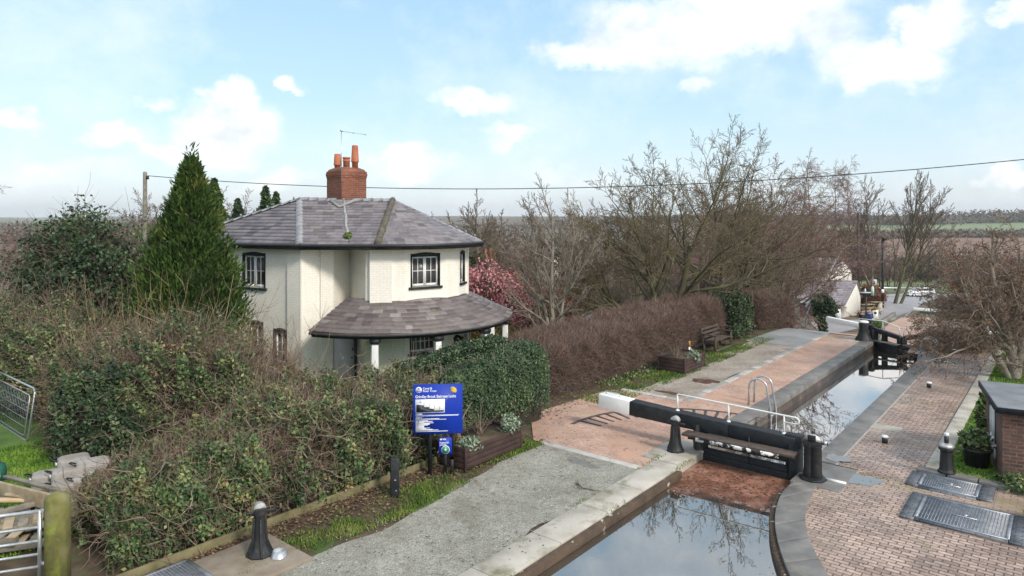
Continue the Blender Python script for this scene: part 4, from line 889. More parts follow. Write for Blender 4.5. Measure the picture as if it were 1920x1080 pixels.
# chimney, set cornerwise
cx = Vector((-6.24, 25.75, 0)); ch = MB()
def sqring(r, z0, z1, rr=None, mi=0):
    rr = rr or r; P0 = [Vector((cx.x+r*math.sin(math.radians(a)), cx.y-r*math.cos(math.radians(a)), z0)) for a in (0, 90, 180, 270)]; P1 = [Vector((cx.x+rr*math.sin(math.radians(a)), cx.y-rr*math.cos(math.radians(a)), z1)) for a in (0, 90, 180, 270)]
    for i in range(4):
        j = (i+1) % 4; L = (P0[j]-P0[i]).length; ch.add([tuple(P0[i]), tuple(P0[j]), tuple(P1[j]), tuple(P1[i])], [(0, 1, 2, 3)], mi, .5, [(i*.6, z0), (i*.6+L, z0), (i*.6+L, z1), (i*.6, z1)])
    ch.add([tuple(p) for p in P1], [(0, 1, 2, 3)], mi, .5); ch.add([tuple(p) for p in P0], [(3, 2, 1, 0)], mi, .5)
sqring(.745, 5.3, 6.92); sqring(.765, 6.922, 6.99); sqring(.785, 6.992, 7.10); sqring(.765, 7.102, 7.17); sqring(.72, 7.172, 7.25, .66); sqring(.64, 7.252, 7.32, .45)
stack = ch.build('chimney', M['brick_chimney'], house)
def pot(x, y, prof, n): mb = MB(); mb.lathe(prof, (cx.x+x, cx.y+y, 7.26), n); return mb.build('chimney_pot', M['terracotta'], stack, smooth=False)
pot(.33, -.05, [(.115, 0), (.115, .26), (.15, .27), (.145, .30), (.115, .86), (.10, .9), (.075, .9), (.07, .75)], 14)
pot(-.34, 0, [(.115, 0), (.115, .14), (.15, .15), (.145, .19), (.12, .56), (.10, .58), (.08, .58), (.07, .45)], 14)
pot(.02, -.1, [(.125, 0), (.125, .28), (.14, .29), (.14, .33), (.125, .34), (.125, .38), (.145, .39), (.145, .45), (.10, .45), (.09, .35)], 14)
mb = MB(); a = cx+Vector((0, -.77, 6.75)); top = cx+Vector((0, -.78, 8.6)); mb.tube([a, top], .016, 6); boom = Vector((.85, .15, -.10)); mb.tube([top, top+boom], .008, 4)
for k in range(9): p = top+boom*(k/8); mb.tube([p+Vector((0, -.14, .0)), p+Vector((0, .14, 0))], .004, 3)
mb.box(top+Vector((0, 0, .02)), (.09, .06, .05)); mb.box(top+boom*.5, (.04, .04, .05)); mb.box(top+boom, (.04, .04, .05)); mb.beam(a+Vector((-.12, .14, .2)), a+Vector((.12, .14, .2)), .04, .03)
mb.build('aerial', M['steel'], stack)
# veranda: curved slate roof on white columns
VZ0, VZ1, VR0, VR1 = 1.90, 2.76, 4.40, 2.55
rg = random.Random(5); mb = MB(); A0, A1 = -116, 42
def wav(d): return .012*math.sin(d*.21)+.02*math.sin(d*.053+1)
polar_slates(mb, lambda d: pol(VR0+.5*wav(d), d, VZ0+wav(d)), A0, A1, lambda d: pol(VR1, d, VZ1), rg, 9, .028, .24, .46)
V = []; angs = np.linspace(A0, A1, 60)
for d in angs: V += [tuple(pol(VR0, d, VZ0-.02)), tuple(pol(VR1, d, VZ1-.02)), tuple(pol(VR1, d, VZ1-.10)), tuple(pol(VR0, d, VZ0-.07))]
f = []
for i in range(59): a = 4*i; f += [(a, a+4, a+5, a+1), (a+3, a+2, a+6, a+7), (a, a+3, a+7, a+4)]
f += [(0, 1, 2, 3)]; mb.add(V, f, 0, .1)
ver = mb.build('veranda_roof', M['slate_old'], house)
mb = MB(); V = []
for d in angs: V += [tuple(pol(4.28, d, 1.72)), tuple(pol(4.28, d, 1.86)), tuple(pol(4.10, d, 1.86)), tuple(pol(4.10, d, 1.72))]
f = []
for i in range(59): a = 4*i; f += [(a, a+4, a+5, a+1), (a+3, a+2, a+6, a+7), (a, a+3, a+7, a+4), (a+1, a+5, a+6, a+2)]
f += [(0, 1, 2, 3)]; mb.add(V, f); mb.tube([pol(4.39, d, 1.83) for d in angs], .03, 6); mb.build('veranda_beam', M['black_wood'], house)
for d in (-87.5, -60.5, -33, -3.5, 31):
    p = pol(4.16, d); mb = MB(); r = math.radians(d+90)
    mb.lathe([(.165, -1.2), (.155, .2), (.135, 1.56)], (p.x, p.y, 0), 4, rot=r+math.pi/4); col_ = mb.build('column', M['white'], house, bevel=.015)
    mb = MB(); mb.lathe([(.18, 1.565), (.21, 1.60), (.21, 1.715)], (p.x, p.y, 0), 4, rot=r+math.pi/4); mb.build('capital', M['black_wood'], col_)
# door in the recess under the veranda, faces the canal
def door():
    A, B = Vector((-5.95, 22.86, 0)), Vector((-5.30, 23.12, 0)); d = (B-A).normalized(); n = Vector((d.y, -d.x, 0))
    mb = MB(); mb.extrude([(0, 0), (.66, 0), (.66, 2.7), (0, 2.7)], A+Vector((0, 0, -1.0)), d, Vector((0, 0, 1)), n, -.05, 0); dr = mb.build('door', M['grey_door'], house)
    mb = MB(); mb.extrude([(.66, 0), (.74, 0), (.74, 2.72), (.66, 2.72)], A+Vector((0, 0, -1.0)), d, Vector((0, 0, 1)), n, -.05, .03); mb.build('frame', M['black_wood'], dr)
    mb = MB(); mb.box(A+d*.60+n*.02+Vector((0, 0, 1.0)), (.035, .03, .09)); mb.build('handle', M['black'], dr); mb = MB(); mb.lathe([(.03, 0), (.035, .02), (.03, .04)], A+d*.58+n*.01+Vector((0, 0, .70)), 8); mb.build('lock', M['black'], dr); mb = MB(); mb.box(A+d*.25+n*.02+Vector((0, 0, 1.45)), (.08, .02, .035)); mb.build('knocker', M['black'], dr)
    mb = MB(); q = [A+d*.74, A+d*.74+Vector((.55, -.35, 0))]; mb.extrude([(.74, 0), (1.75, 0), (1.75, 2.9), (.74, 2.9)], A+Vector((0, 0, -1.2)), d, Vector((0, 0, 1)), n, -.12, -.04); mb.build('porch_wall', M['cream_render'], house)
door()
# black letter box and lamp by the right-hand column, rail beyond
p = pol(2.78, -27); mb = MB(); mb.lathe([(.02, .34), (.24, .26), (.24, .20), (.20, .18), (.20, -.45), (.16, -.5)], (p.x, p.y, 1.0), 6, sy=.6); mb.build('wall_cabinet', M['black'], house)
p = pol(2.85, -15); mb = MB(); mb.lathe([(.0, .12), (.07, .1), (.085, 0), (.07, -.1), (.0, -.12)], (p.x, p.y, 1.15), 10); mb.tube([p+Vector((0, 0, 1.2)), p+Vector((0, 0, 1.85))], .02, 6); mb.build('lamp', M['steel'], house)
# ------------------------------------------------------------------ lock gates and iron work
def rel(c): return lambda s, v, z: W(s, v, z)
gate = thing('lock_gate', 'near black lock gate with a long white ended balance beam and white handrail', 'lock gate', W(GATE+.05, -6.8, 0))
def bz(v): return float(np.interp(v, [-9.45, -7.2, -4.55], [.90, .81, .755]))
mb = MB(); h0, h1 = .37, .29
vs = [-8.55, -7.2, -6.0, -4.55]
for a, b in zip(vs[:-1], vs[1:]):
    ha, hb = (float(np.interp(q, [-9.45, -4.55], [h0, h1])) for q in (a, b))
    mb.beam(W(15.25, a, bz(a)-ha/2), W(15.25, b+.001, bz(b)-hb/2), .32, ha, w2=.30, h2=hb)
beam = mb.build('balance_beam', M['black_wood'], gate, bevel=.02)
mb = MB(); mb.beam(W(15.25, -9.45, bz(-9.45)-h0/2), W(15.25, -8.552, bz(-8.552)-.178), .335, h0+.01, w2=.325, h2=.366); mb.build('beam_end', M['white'], beam, bevel=.02)
mb = MB(); q = [W(15.22, -9.3, .89), W(15.22, -9.3, .97), W(15.22, -8.9, .95), W(15.22, -8.9, .87)]; mb.tube(q, .014, 6); mb.build('handle', M['steel'], beam)
mb = MB(); mb.box(W(15.25, -4.60, .67), (.34, .22, .26), -YAW); mb.build('beam_block', M['black_wood'], beam, bevel=.01)
mb = MB()
for v in (-7.32, -6.06, -4.82): mb.tube([W(15.25, v, bz(v)-.01), W(15.25, v, bz(v)+.40)], .020, 8); mb.lathe([(.05, 0), (.05, .012), (.03, .03)], W(15.25, v, bz(v)), 8)
pts = [W(15.25, -7.32, bz(-7.32)+.37), W(15.25, -7.30, bz(-7.3)+.40), W(15.25, -6.06, bz(-6.06)+.40), W(15.25, -4.62, bz(-4.62)+.40)]
for k in range(7): a = math.pi*k/6; pts.append(W(15.25, -4.58+.07*math.sin(a), bz(-4.6)+.33+.07*math.cos(a)))
pts.append(W(15.25, -4.82, bz(-4.8)+.26)); mb.tube(pts, .019, 8); mb.build('handrail', M['white'], gate)
mb = MB(); mb.beam(W(14.84, -6.95, .46), W(14.84, -4.46, .49), .34, .055); wk_ = mb.build('footboard', M['wood_bench'], gate, bevel=.006)
mb = MB(); mb.beam(W(14.662, -6.6, .42), W(14.662, -4.75, .445), .012, .085); mb.build('board_edge', M['white_worn'], wk_)
mb = MB()
for v in (-6.72, -4.6): mb.beam(W(15.22, v, -1.9), W(15.22, v, .62), .30, .22)
for z in (.30, -.12, -.55): mb.beam(W(15.22, -6.62, z), W(15.22, -4.7, z), .24, .20)
mb.beam(W(15.20, -6.62, -.85), W(15.20, -4.7, -.85), .10, 1.9); mb.beam(W(14.96, -6.9, .37), W(14.96, -4.5, .40), .14, .12)
mb.build('gate_frame', M['black_wood'], gate, bevel=.01)
mb = MB(); mb.lathe([(.012, 0), (.010, .4), (.012, .62)], W(15.0, -5.5, .0), 6); mb.build('paddle_rod', M['black'], gate)

def paddle_stand(name, label, c, h, rz, cap='silver', wide=.17, group='iron paddle stands', base_r=.26, crank=True):
    r = thing(name, label, 'paddle stand', c, group)
    mb = MB(); mb.lathe([(base_r, 0), (base_r, .03), (base_r*.86, .05), (wide*1.02, h*.22), (wide*.84, h*.45), (wide*.76, h*.78), (wide*.88, h*.80), (wide*.88, h*.88)], c, 8, rot=rz, sy=.9)
    for k in range(4): a = rz+k*math.pi/2; d = Vector((math.cos(a), math.sin(a), 0)); mb.extrude([(wide*.6, .03), (base_r*.98, .03), (wide*1.1, h*.3), (wide*.9, h*.75), (wide*.6, h*.75)], c, d, Vector((0, 0, 1)), d.cross(Vector((0, 0, 1))), -.018, .018)
    mb.build('pedestal', M['black'], r, bevel=.006)
    mb = MB(); mb.box(Vector(c)+Vector((0, 0, h*.90)), (wide*1.5, wide*1.3, h*.12), rz); mb.tube([Vector(c)+Vector((math.cos(rz)*-.2, math.sin(rz)*-.2, h*.86)), Vector(c)+Vector((math.cos(rz)*.24, math.sin(rz)*.24, h*.86))], .025, 8)
    mb.build('gearbox', M['black'], r, bevel=.012)
    mb = MB()
    if cap == 'silver':
        d = Vector((math.cos(rz), math.sin(rz), 0)); pr = [(wide*.85*math.cos(math.pi*k/8), wide*.85*math.sin(math.pi*k/8)) for k in range(9)]
        mb.extrude(pr, Vector(c)+Vector((0, 0, h*.93)), d, Vector((0, 0, 1)), d.cross(Vector((0, 0, 1))), -wide*.5, wide*.5)
    else: mb.lathe([(wide*.62, 0), (wide*.62, h*.06)], Vector(c)+Vector((0, 0, h*.965)), 8, rot=rz)
    mb.build('cap', M['silver'] if cap == 'silver' else M['white'], r, bevel=.008)
    return r
paddle_stand('paddle_stand', 'black iron paddle stand with pale domed cap, in front of the long balance beam', W(14.72, -7.12, .03), .76, YAW*-1+.0, wide=.125, base_r=.21)
# the big twin-tube stand on the right
r = thing('paddle_stand', 'tall twin tube iron paddle stand with ratchet gear right of the near lock gate', 'paddle stand', W(15.0, -4.16, .02), 'iron paddle stands')
c = W(15.0, -4.16, .02); mb = MB(); mb.lathe([(.27, 0), (.27, .035), (.22, .05)], c, 8, rot=.3)
for q in (-.075, .075): mb.lathe([(.125, .04), (.105, .2), (.10, .66), (.115, .70), (.0, .71)], c+Vector((R2[0]*q, R2[1]*q, 0)), 12)
mb.build('pedestal', M['black'], r, bevel=.005)
mb = MB(); mb.box(c+Vector((0, 0, .72)), (.34, .16, .14), -YAW+.2); mb.beam(c+Vector((0, 0, .2)), c+Vector((0, -.02, 1.0)), .07, .06); mb.box(c+Vector((0, 0, .86)), (.16, .2, .12), -YAW); mb.tube([c+Vector((-.2, .1, .75)), c+Vector((.26, -.14, .76))], .03, 8)
mb.build('gearbox', M['black'], r, bevel=.01)
mb = MB(); d = Vector((*R2, 0)); pr = [(.17*math.cos(math.pi*k/10), .15*math.sin(math.pi*k/10)) for k in range(11)]; mb.extrude(pr, c+Vector((0, 0, .80)), d, Vector((0, 0, 1)), d.cross(Vector((0, 0, 1))), .03, .06); mb.lathe([(.035, 0), (.035, .07)], c+Vector((.20, -.13, .75)), 8); mb.build('ratchet_guard', M['silver'], r)
mb = MB(); mb.prism([(p.x, p.y) for p in (W(15.1, -3.95), W(15.16, -3.95), W(15.16, -3.55), W(15.1, -3.55))], .0, .05); tag(mb.build('marker_bar', M['white']), 'white painted bar lying on the stone right of the tall paddle stand', 'marker bar')
# stand with a white topped spindle beside the lawn
c = W(16.93, -2.02, .10); r = thing('paddle_stand', 'black iron paddle stand with white topped spindle between the lawn and the drain grates', 'paddle stand', c, 'iron paddle stands')
mb = MB(); mb.lathe([(.17, 0), (.165, .04), (.135, .06), (.115, .42), (.12, .46), (.15, .48), (.15, .53), (.10, .55)], c, 8, rot=.4); mb.tube([c+Vector((0, 0, .45)), c+Vector((.24, -.06, .46))], .02, 6); mb.build('pedestal', M['black'], r, bevel=.005)
mb = MB(); mb.lathe([(.15, .0), (.13, .05), (.05, .08)], c+Vector((0, 0, .54)), 10); mb.build('collar', M['silver'], r); mb = MB(); mb.lathe([(.045, 0), (.045, .17)], c+Vector((0, 0, .6)), 8); mb.build('spindle', M['black'], r); mb = MB(); mb.lathe([(.05, 0), (.05, .06)], c+Vector((0, 0, .77)), 8); mb.build('cap', M['white'], r)
# near left stand on its slab, the pit grate, the dog bowl
c = gp(487, 1040, .05); c.z = .05
mb = MB(); s0, v0 = sv(c.x, c.y); mb.prism([(p.x, p.y) for p in (W(s0-.85, v0-.62), W(s0+.50, v0-.62), W(s0+.50, v0+.72), W(s0-.85, v0+.72))], -.1, .05); tag(mb.build('stone_slab', M['slab'], bevel=.012), 'brown stone slab under the near paddle stand', 'slab')
r = paddle_stand('paddle_stand', 'black iron paddle stand with silver domed cap on the brown slab by the near hedge', c, .80, .5, wide=.115, base_r=.215)
cb_ = gp(523, 1043, .05); cb_.z = .05; mb = MB(); mb.lathe([(.135, 0), (.128, .01), (.098, .095), (.088, .095), (.075, .05), (.0, .045)], cb_, 24); tag(mb.build('dog_bowl', M['steel'], smooth=False), 'round stainless steel dog bowl standing on the brown slab', 'bowl')
def grate(name, label, s0, s1, v0, v1, z, nb, nc, border=None, hinge=True, rz=0, drop=.18):
    r = thing(name, label, 'drain grate', W((s0+s1)/2, (v0+v1)/2, z), 'drain grates')
    mb = MB()
    for k in range(nb+1): v = v0+(v1-v0)*k/nb; mb.beam(W(s0, v, z-.012), W(s1, v, z-.012), .010, .024)
    for k in range(nc+1): s = s0+(s1-s0)*k/nc; mb.beam(W(s, v0, z-.010), W(s, v1, z-.010), .008, .020)
    mb.build('bars', M['grate'], r)
    mb = MB(); w = .03
    for a, b in (((s0-w, v0-w), (s1+w, v0-w)), ((s1+w, v0-w), (s1+w, v1+w)), ((s1+w, v1+w), (s0-w, v1+w)), ((s0-w, v1+w), (s0-w, v0-w))): mb.beam(W(*a, z-.006), W(*b, z-.006), .05, .03)
    mb.build('frame', M['grate'], r)
    mb = MB(); mb.sheet([(p.x, p.y) for p in (W(s0, v0), W(s1, v0), W(s1, v1), W(s0, v1))], z-.045+.0, 0); mb.build('pit', M['pit'], r)
    mb = MB(); sm, vm = (s0+s1)/2, (v0+v1)/2; mb.beam(W(sm-.05, vm-.18, z+.006), W(sm-.05, vm+.2, z+.006), .03, .012); mb.box(W(sm+.02, vm+.03, z+.012), (.07, .05, .02), .4); mb.build('catch', M['steel'], r)
    if border:
        mb = MB()
        for (a, b, c_, d) in border: mb.prism([(p.x, p.y) for p in (W(a, c_), W(b, c_), W(b, d), W(a, d))], z-.1, z-.008)
        mb.build('brick_border', M['brick_blue'], r)
    return r
s0, v0 = sv(*gp(487, 1040, 0)[:2])
grate('drain_grate', 'large steel drain grate beside the near paddle stand at the bottom edge', s0-2.2, s0-.90, v0-.62, v0+.50, .048, 26, 26, [(s0-2.2, s0-.86, v0+.535, v0+.75)])
grate('drain_grate', 'smaller drain grate at the foot of the white topped paddle stand', 16.02, 16.70, -2.35, -1.45, .045, 22, 14, [(15.9, 16.80, -2.62, -2.39), (15.9, 16.8, -1.40, -1.15), (15.86, 15.98, -2.38, -1.41)])
grate('drain_grate', 'larger drain grate in the brown paving in front of the brick hut', 14.25, 15.38, -2.15, -.85, .045, 26, 24, [(14.1, 15.52, -2.42, -2.19), (14.1, 14.21, -2.18, -.8), (15.42, 15.52, -2.18, -.8), (14.1, 15.5, -.81, -.5)])
for i, (p, lb) in enumerate((((1659, 831), 'black mooring pin with white top on the paving level with the near gate'), ((1742, 727), 'black mooring pin with white top halfway along the right paving'), ((1789, 663), 'farthest black mooring pin with white top under the spreading tree'))):
    c = gp(*p); r = thing('mooring_pin', lb, 'mooring pin', c, 'mooring pins beside the lock'); mb = MB(); mb.lathe([(.065, 0), (.065, .14)], c, 10); mb.build('shaft', M['black'], r); mb = MB(); mb.lathe([(.08, .14), (.085, .17), (.06, .19)], c, 10); mb.build('cap', M['white'], r)
# ladder hoops
def hoops(label, s, v, sg):
    r = thing('ladder_rail', label, 'ladder rail', W(s, v, 0), 'lock ladder rails')
    for k, o in enumerate((-.22, .22)):
        mb = MB(); pts = [W(s+o, v+sg*.58, 0), W(s+o, v+sg*.56, .5)]
        for j in range(1, 10): a = math.pi*j/10; pts.append(W(s+o, v+sg*(.30+.26*math.cos(a)), .55+.26*math.sin(a)))
        pts += [W(s+o, v+sg*.04, .5), W(s+o, v-sg*.06, -.1), W(s+o, v-sg*.06, -1.5)]
        mb.tube(pts, .028, 8); mb.build('hoop', M['steel'], r)
    for z in (-.2, -.45, -.7, -.95): mb = MB(); mb.tube([W(s-.22, v-sg*.06, z), W(s+.22, v-sg*.06, z)], .015, 6); mb.build('rung', M['steel'], r)
hoops('pair of grey steel ladder hoops left of the lock, beyond the balance beam', 19.9, LW0, -1)
hoops('pair of grey steel ladder hoops right of the lock, by the far gates', 30.5, LW1, 1)
mb = MB(); mb.prism([(p.x, p.y) for p in (W(30.0, -4.0), W(30.35, -4.0), W(30.35, -3.3), W(30.0, -3.3))], 0, .03); tag(mb.build('marker_slab', M['white_worn']), 'white painted stone by the far right ladder hoops', 'painted stone')
# second gates: a pair of mitred leaves
def leaf(label, heel, toe, beam_tip, side):
    r = thing('lock_gate', label, 'lock gate', W(*heel, 0), 'far pair of mitred lock gates')
    H = Vector((*W(*heel)[:2], 0)); Tt = Vector((*W(*toe)[:2], 0))
    mb = MB()
    mb.beam(H+Vector((0, 0, -1.8)), H+Vector((0, 0, .52)), .28, .28); mb.beam(Tt+Vector((0, 0, -1.8)), Tt+Vector((0, 0, .34)), .2, .2)
    mb.beam(H+Vector((0, 0, .50)), Tt+Vector((0, 0, .30)), .22, .2, h2=.16); mb.beam(H+Vector((0, 0, -.12)), Tt+Vector((0, 0, -.16)), .2, .18)
    m_ = H.lerp(Tt, .42); mb.beam(m_+Vector((0, 0, -.1)), m_+Vector((0, 0, .40)), .2, .16); mb.beam(H+Vector((0, 0, -1.0)), Tt+Vector((0, 0, -1.0)), .1, 1.6)
    mb.build('gate_frame', M['black_wood'], r, bevel=.01)
    mb = MB(); o = Vector((*(A2*-.22), 0)); mb.beam(H+o+Vector((0, 0, .05)), Tt+o+Vector((0, 0, .03)), .26, .04); mb.build('footboard', M['wood_grey'], r)
    B = Vector((*W(*beam_tip)[:2], 0)); mb = MB(); k = H.lerp(B, .18); mb.beam(H+Vector((0, 0, .56)), k+Vector((0, 0, .58)), .26, .26); mb.build('balance_beam', M['black_wood'], r, bevel=.015)
    mb = MB(); mb.beam(k+Vector((0, 0, .58)), B+Vector((0, 0, .72)), .25, .22, h2=.24); mb.build('beam_end', M['white'], r, bevel=.015)
    mb = MB(); a, b, c_ = H.lerp(B, .3), H.lerp(Tt, .35), H.lerp(Tt, .96); za, zb, zc = .95, .92, .74
    mb.tube([a+Vector((0, 0, .70)), a+Vector((0, 0, za-.05)), b+Vector((0, 0, zb)), c_+Vector((0, 0, zc)), Tt+Vector((0, 0, .33))], .022, 6); mb.tube([b+Vector((0, 0, .42)), b+Vector((0, 0, zb))], .022, 6); mb.build('handrail', M['white'], r)
leaf('left black leaf of the far mitred lock gates with a long white balance beam', (33.45, -6.72), (33.05, -5.62), (33.8, -8.75), -1)
leaf('right black leaf of the far mitred lock gates reaching under the spreading tree', (33.45, -4.43), (33.05, -5.50), (33.9, -2.0), 1)
c = W(33.1, -7.05, .02); r = thing('paddle_stand', 'broad black iron paddle stand with white cap left of the far lock gates', 'paddle stand', c, 'iron paddle stands')
mb = MB(); mb.lathe([(.36, 0), (.34, .05), (.22, .28), (.19, .5), (.20, .78)], c, 8, rot=.2); mb.build('pedestal', M['black'], r, bevel=.01); mb = MB(); mb.lathe([(.21, 0), (.21, .05), (.15, .08)], c+Vector((0, 0, .785)), 10); mb.build('cap', M['white'], r)
# gates further down the staircase
for lb, (px, py), L, ang in (('white balance beam of the lower gates, left of the brush by the lane', (1712, 586), 3.0, -.35), ('short white balance beam end among the brush beyond the spreading tree', (1760, 580), 1.6, -.3)):
    c = ray(px, py+6); r = thing('balance_beam', lb, 'balance beam', c); d = Vector((math.cos(ang), math.sin(ang), 0)); mb = MB(); mb.beam(c+Vector((0, 0, .75)), c+d*L+Vector((0, 0, .62)), .3, .3); mb.build('beam_end', M['white'], r, bevel=.02)
    mb = MB(); mb.beam(c+d*L*1.0+Vector((0, 0, .62)), c+d*(L+1.2)+Vector((0, 0, .55)), .3, .3); mb.beam(c+d*L+Vector((0, 0, -.3)), c+d*L+Vector((0, 0, .9)), .3, .3); mb.beam(c+d*L*.2+Vector((0, 0, .4)), c+d*L+Vector((0, 0, .30)), .1, .28); mb.build('beam_heel', M['green_paint'], r, bevel=.02)
# ------------------------------------------------------------------ towpath furniture
c = gp(740, 929); r = thing('wooden_post', 'square black wooden post standing in the verge left of the blue signs', 'post', c)
mb = MB(); mb.box(c+Vector((0, 0, .37)), (.165, .165, .74), .25); o = mb.build('shaft', M['black_wood'], r, bevel=.012); mb = MB(); d = Vector((math.sin(.25), -math.cos(.25), 0)); mb.lathe([(.022, 0), (.022, .01)], c+d*.085+Vector((0, 0, .33)), 8); mb.lathe([(.018, 0), (.018, .01)], c+d*.085+Vector((.02, 0, .12)), 8); mb.build('bolt', M['steel'], o)
# large information sign
def board(r, c, X, w, h, z0, th=.02):
    X = Vector(X); Zv = Vector((0, 0, 1)); N = X.cross(Zv); rad = .035; pr = []
    for (cx_, cy_, a0) in ((w/2-rad, rad, -90), (w/2-rad, h-rad, 0), (-w/2+rad, h-rad, 90), (-w/2+rad, rad, 180)):
        for k in range(5): a = math.radians(a0+90*k/4); pr.append((cx_+rad*math.cos(a), cy_+rad*math.sin(a)))
    mb = MB(); mb.extrude(pr, c+Zv*z0, X, Zv, N, -th, 0); return mb.build('board', M['blue'], r), X, Zv, N
c = gp(806, 890); sg = thing('information_sign', 'large square blue information sign on black posts in front of the hedge', 'sign', c)
Xs = Vector((.995, .095, 0)); cc_ = c+Xs*.17; bd, X, Zv, N = board(sg, cc_, Xs, 1.05, 1.06, .86)
mb = MB(); mb.beam(c-N*.06+Vector((0, 0, -.05)), c-N*.06+Vector((0, 0, 1.8)), .08, .08); mb.beam(cc_+Xs*.30-N*.06+Vector((0, 0, .3)), cc_+Xs*.30-N*.06+Vector((0, 0, 1.8)), .07, .07); mb.beam(cc_+Xs*.30-N*.06+Vector((0, 0, -.05)), cc_+Xs*.30-N*.06+Vector((0, 0, .35)), .07, .07); mb.build('post', M['black_wood'], sg)
O = cc_+Zv*.86-Xs*.525            # lower left corner of the board
def P2(x, y): return O+Xs*x+Zv*y
mb = MB()
text_mesh(mb, 'Canal &', P2(.205, .955), X, Zv, N, .062, bold=.016); text_mesh(mb, 'River Trust', P2(.205, .90), X, Zv, N, .062, bold=.016)
text_mesh(mb, 'Grindley Brook Staircase Locks', P2(.05, .775), X, Zv, N, .084, bold=.018, sx=.80)
mb.build('lettering', M['sign_white'], bd)
mb = MB(); rg = random.Random(4)
def para(x, y, w, h=.011): mb.extrude([(0, 0), (w, 0), (w, h), (0, h)], P2(x, y), X, Zv, N, .001, .003)
for y, w in ((.425, .14), (.400, .92), (.385, .90), (.345, .13), (.325, .50), (.308, .65)): para(.055, y, w, .009 if w > .2 else .014)
for k in range(14): para(.055, .283-k*.0155, rg.choice([.18, .26, .36, .30, .22, .38, .48]))
para(.055, .055, .68)
mb.build('small_print', M['sign_white'], bd)
mb = MB(); ring_ = [(.065*math.cos(2*math.pi*k/28), .065*math.sin(2*math.pi*k/28)) for k in range(28)]; mb.extrude(ring_, P2(.12, .945), X, Zv, N, .001, .003); em = mb.build('emblem', M['sign_white'], bd)
mb = MB(); hump = [(.03*math.cos(math.pi*k/10), .012+.03*math.sin(math.pi*k/10)) for k in range(11)]; mb.extrude(hump, P2(.12, .945), X, Zv, N, .003, .005)
for yy in (-.008, -.026): mb.extrude([(-.045+.09*k/8, yy+.006*math.sin(k*1.6)) for k in range(9)]+[(.045-.09*k/8, yy-.009+.006*math.sin((8-k)*1.6)) for k in range(9)], P2(.12, .945), X, Zv, N, .003, .005)
mb.build('emblem_waves', M['blue'], em)
mb = MB()
for x, y, w in ((.80, .975, .08), (.785, .952, .12), (.80, .93, .11), (.79, .905, .13), (.815, .885, .09)): mb.extrude([(0, 0), (w, -.012), (w+.012, .012), (.01, .026)], P2(x, y), X, Zv, N, .001, .003)
mb.build('yellow_emblem', M['sign_yellow'], bd)
mb = MB(); mb.extrude([(0, 0), (.62, 0), (.62, .29), (0, .29)], P2(.05, .455), X, Zv, N, .001, .003); pn = mb.build('diagram', M['sign_white'], bd)
mb = MB(); st = [(.02, .02), (.60, .02), (.60, .05), (.40, .05), (.40, .075), (.29, .095), (.29, .125), (.18, .125), (.18, .16), (.02, .18)]; mb.extrude(st, P2(.05, .455), X, Zv, N, .003, .005)
for x, y, h in ((.18, .15, .07), (.29, .10, .12), (.40, .08, .09), (.51, .05, .09)): mb.extrude([(x, y), (x+.006, y), (x+.006, y+h), (x, y+h)], P2(.05, .455), X, Zv, N, .003, .005)
for x, y, w in ((.08, .225, .05), (.09, .255, .02)): mb.extrude([(x, y), (x+w, y), (x+w, y+.012), (x, y+.012)], P2(.05, .455), X, Zv, N, .003, .005)
mb.build('steps_drawing', M['sign_black'], pn)
# small sign
c = gp(835, 890); s2 = thing('pedestrian_sign', 'small blue pedestrian priority sign with a green disc below the large blue sign', 'sign', c)
Xs = Vector((.99, .14, 0)); bd, X, Zv, N = board(s2, c, Xs, .28, .36, .43, .012); mb = MB(); mb.beam(c-N*.045+Vector((0, 0, -.05)), c-N*.045+Vector((0, 0, .75)), .075, .06); mb.build('post', M['black_wood'], s2)
O = c+Zv*.43-Xs*.14; mb = MB(); text_mesh(mb, 'Pedestrian', P2(.02, .235), X, Zv, N, .056, bold=.014, sx=.84); text_mesh(mb, 'priority', P2(.02, .19), X, Zv, N, .056, bold=.014, sx=.84); mb.build('lettering', M['sign_white'], bd)
mb = MB(); mb.extrude([(.022*math.cos(2*math.pi*k/16), .022*math.sin(2*math.pi*k/16)) for k in range(16)], P2(.045, .32), X, Zv, N, .001, .003); para(.075, .325, .07); para(.075, .308, .08); mb.build('emblem', M['sign_white'], bd)
mb = MB(); mb.extrude([(.088*math.cos(2*math.pi*k/28), .088*math.sin(2*math.pi*k/28)) for k in range(28)], P2(.145, .10), X, Zv, N, .001, .002); dsc = mb.build('disc_rim', M['sign_white'], bd)
mb = MB(); mb.extrude([(.078*math.cos(2*math.pi*k/28), .078*math.sin(2*math.pi*k/28)) for k in range(28)], P2(.145, .10), X, Zv, N, .002, .004); mb.build('disc', M['sign_green'], dsc)
mb = MB(); mb.extrude([(.013*math.cos(2*math.pi*k/12), .040+.013*math.sin(2*math.pi*k/12)) for k in range(12)], P2(.14, .10), X, Zv, N, .004, .006); mb.extrude([(-.02, .022), (.018, .022), (.02, -.02), (.012, -.05), (0, -.02), (-.012, -.05), (-.014, -.02)], P2(.14, .10), X, Zv, N, .004, .006); mb.build('walker', M['sign_white'], dsc)
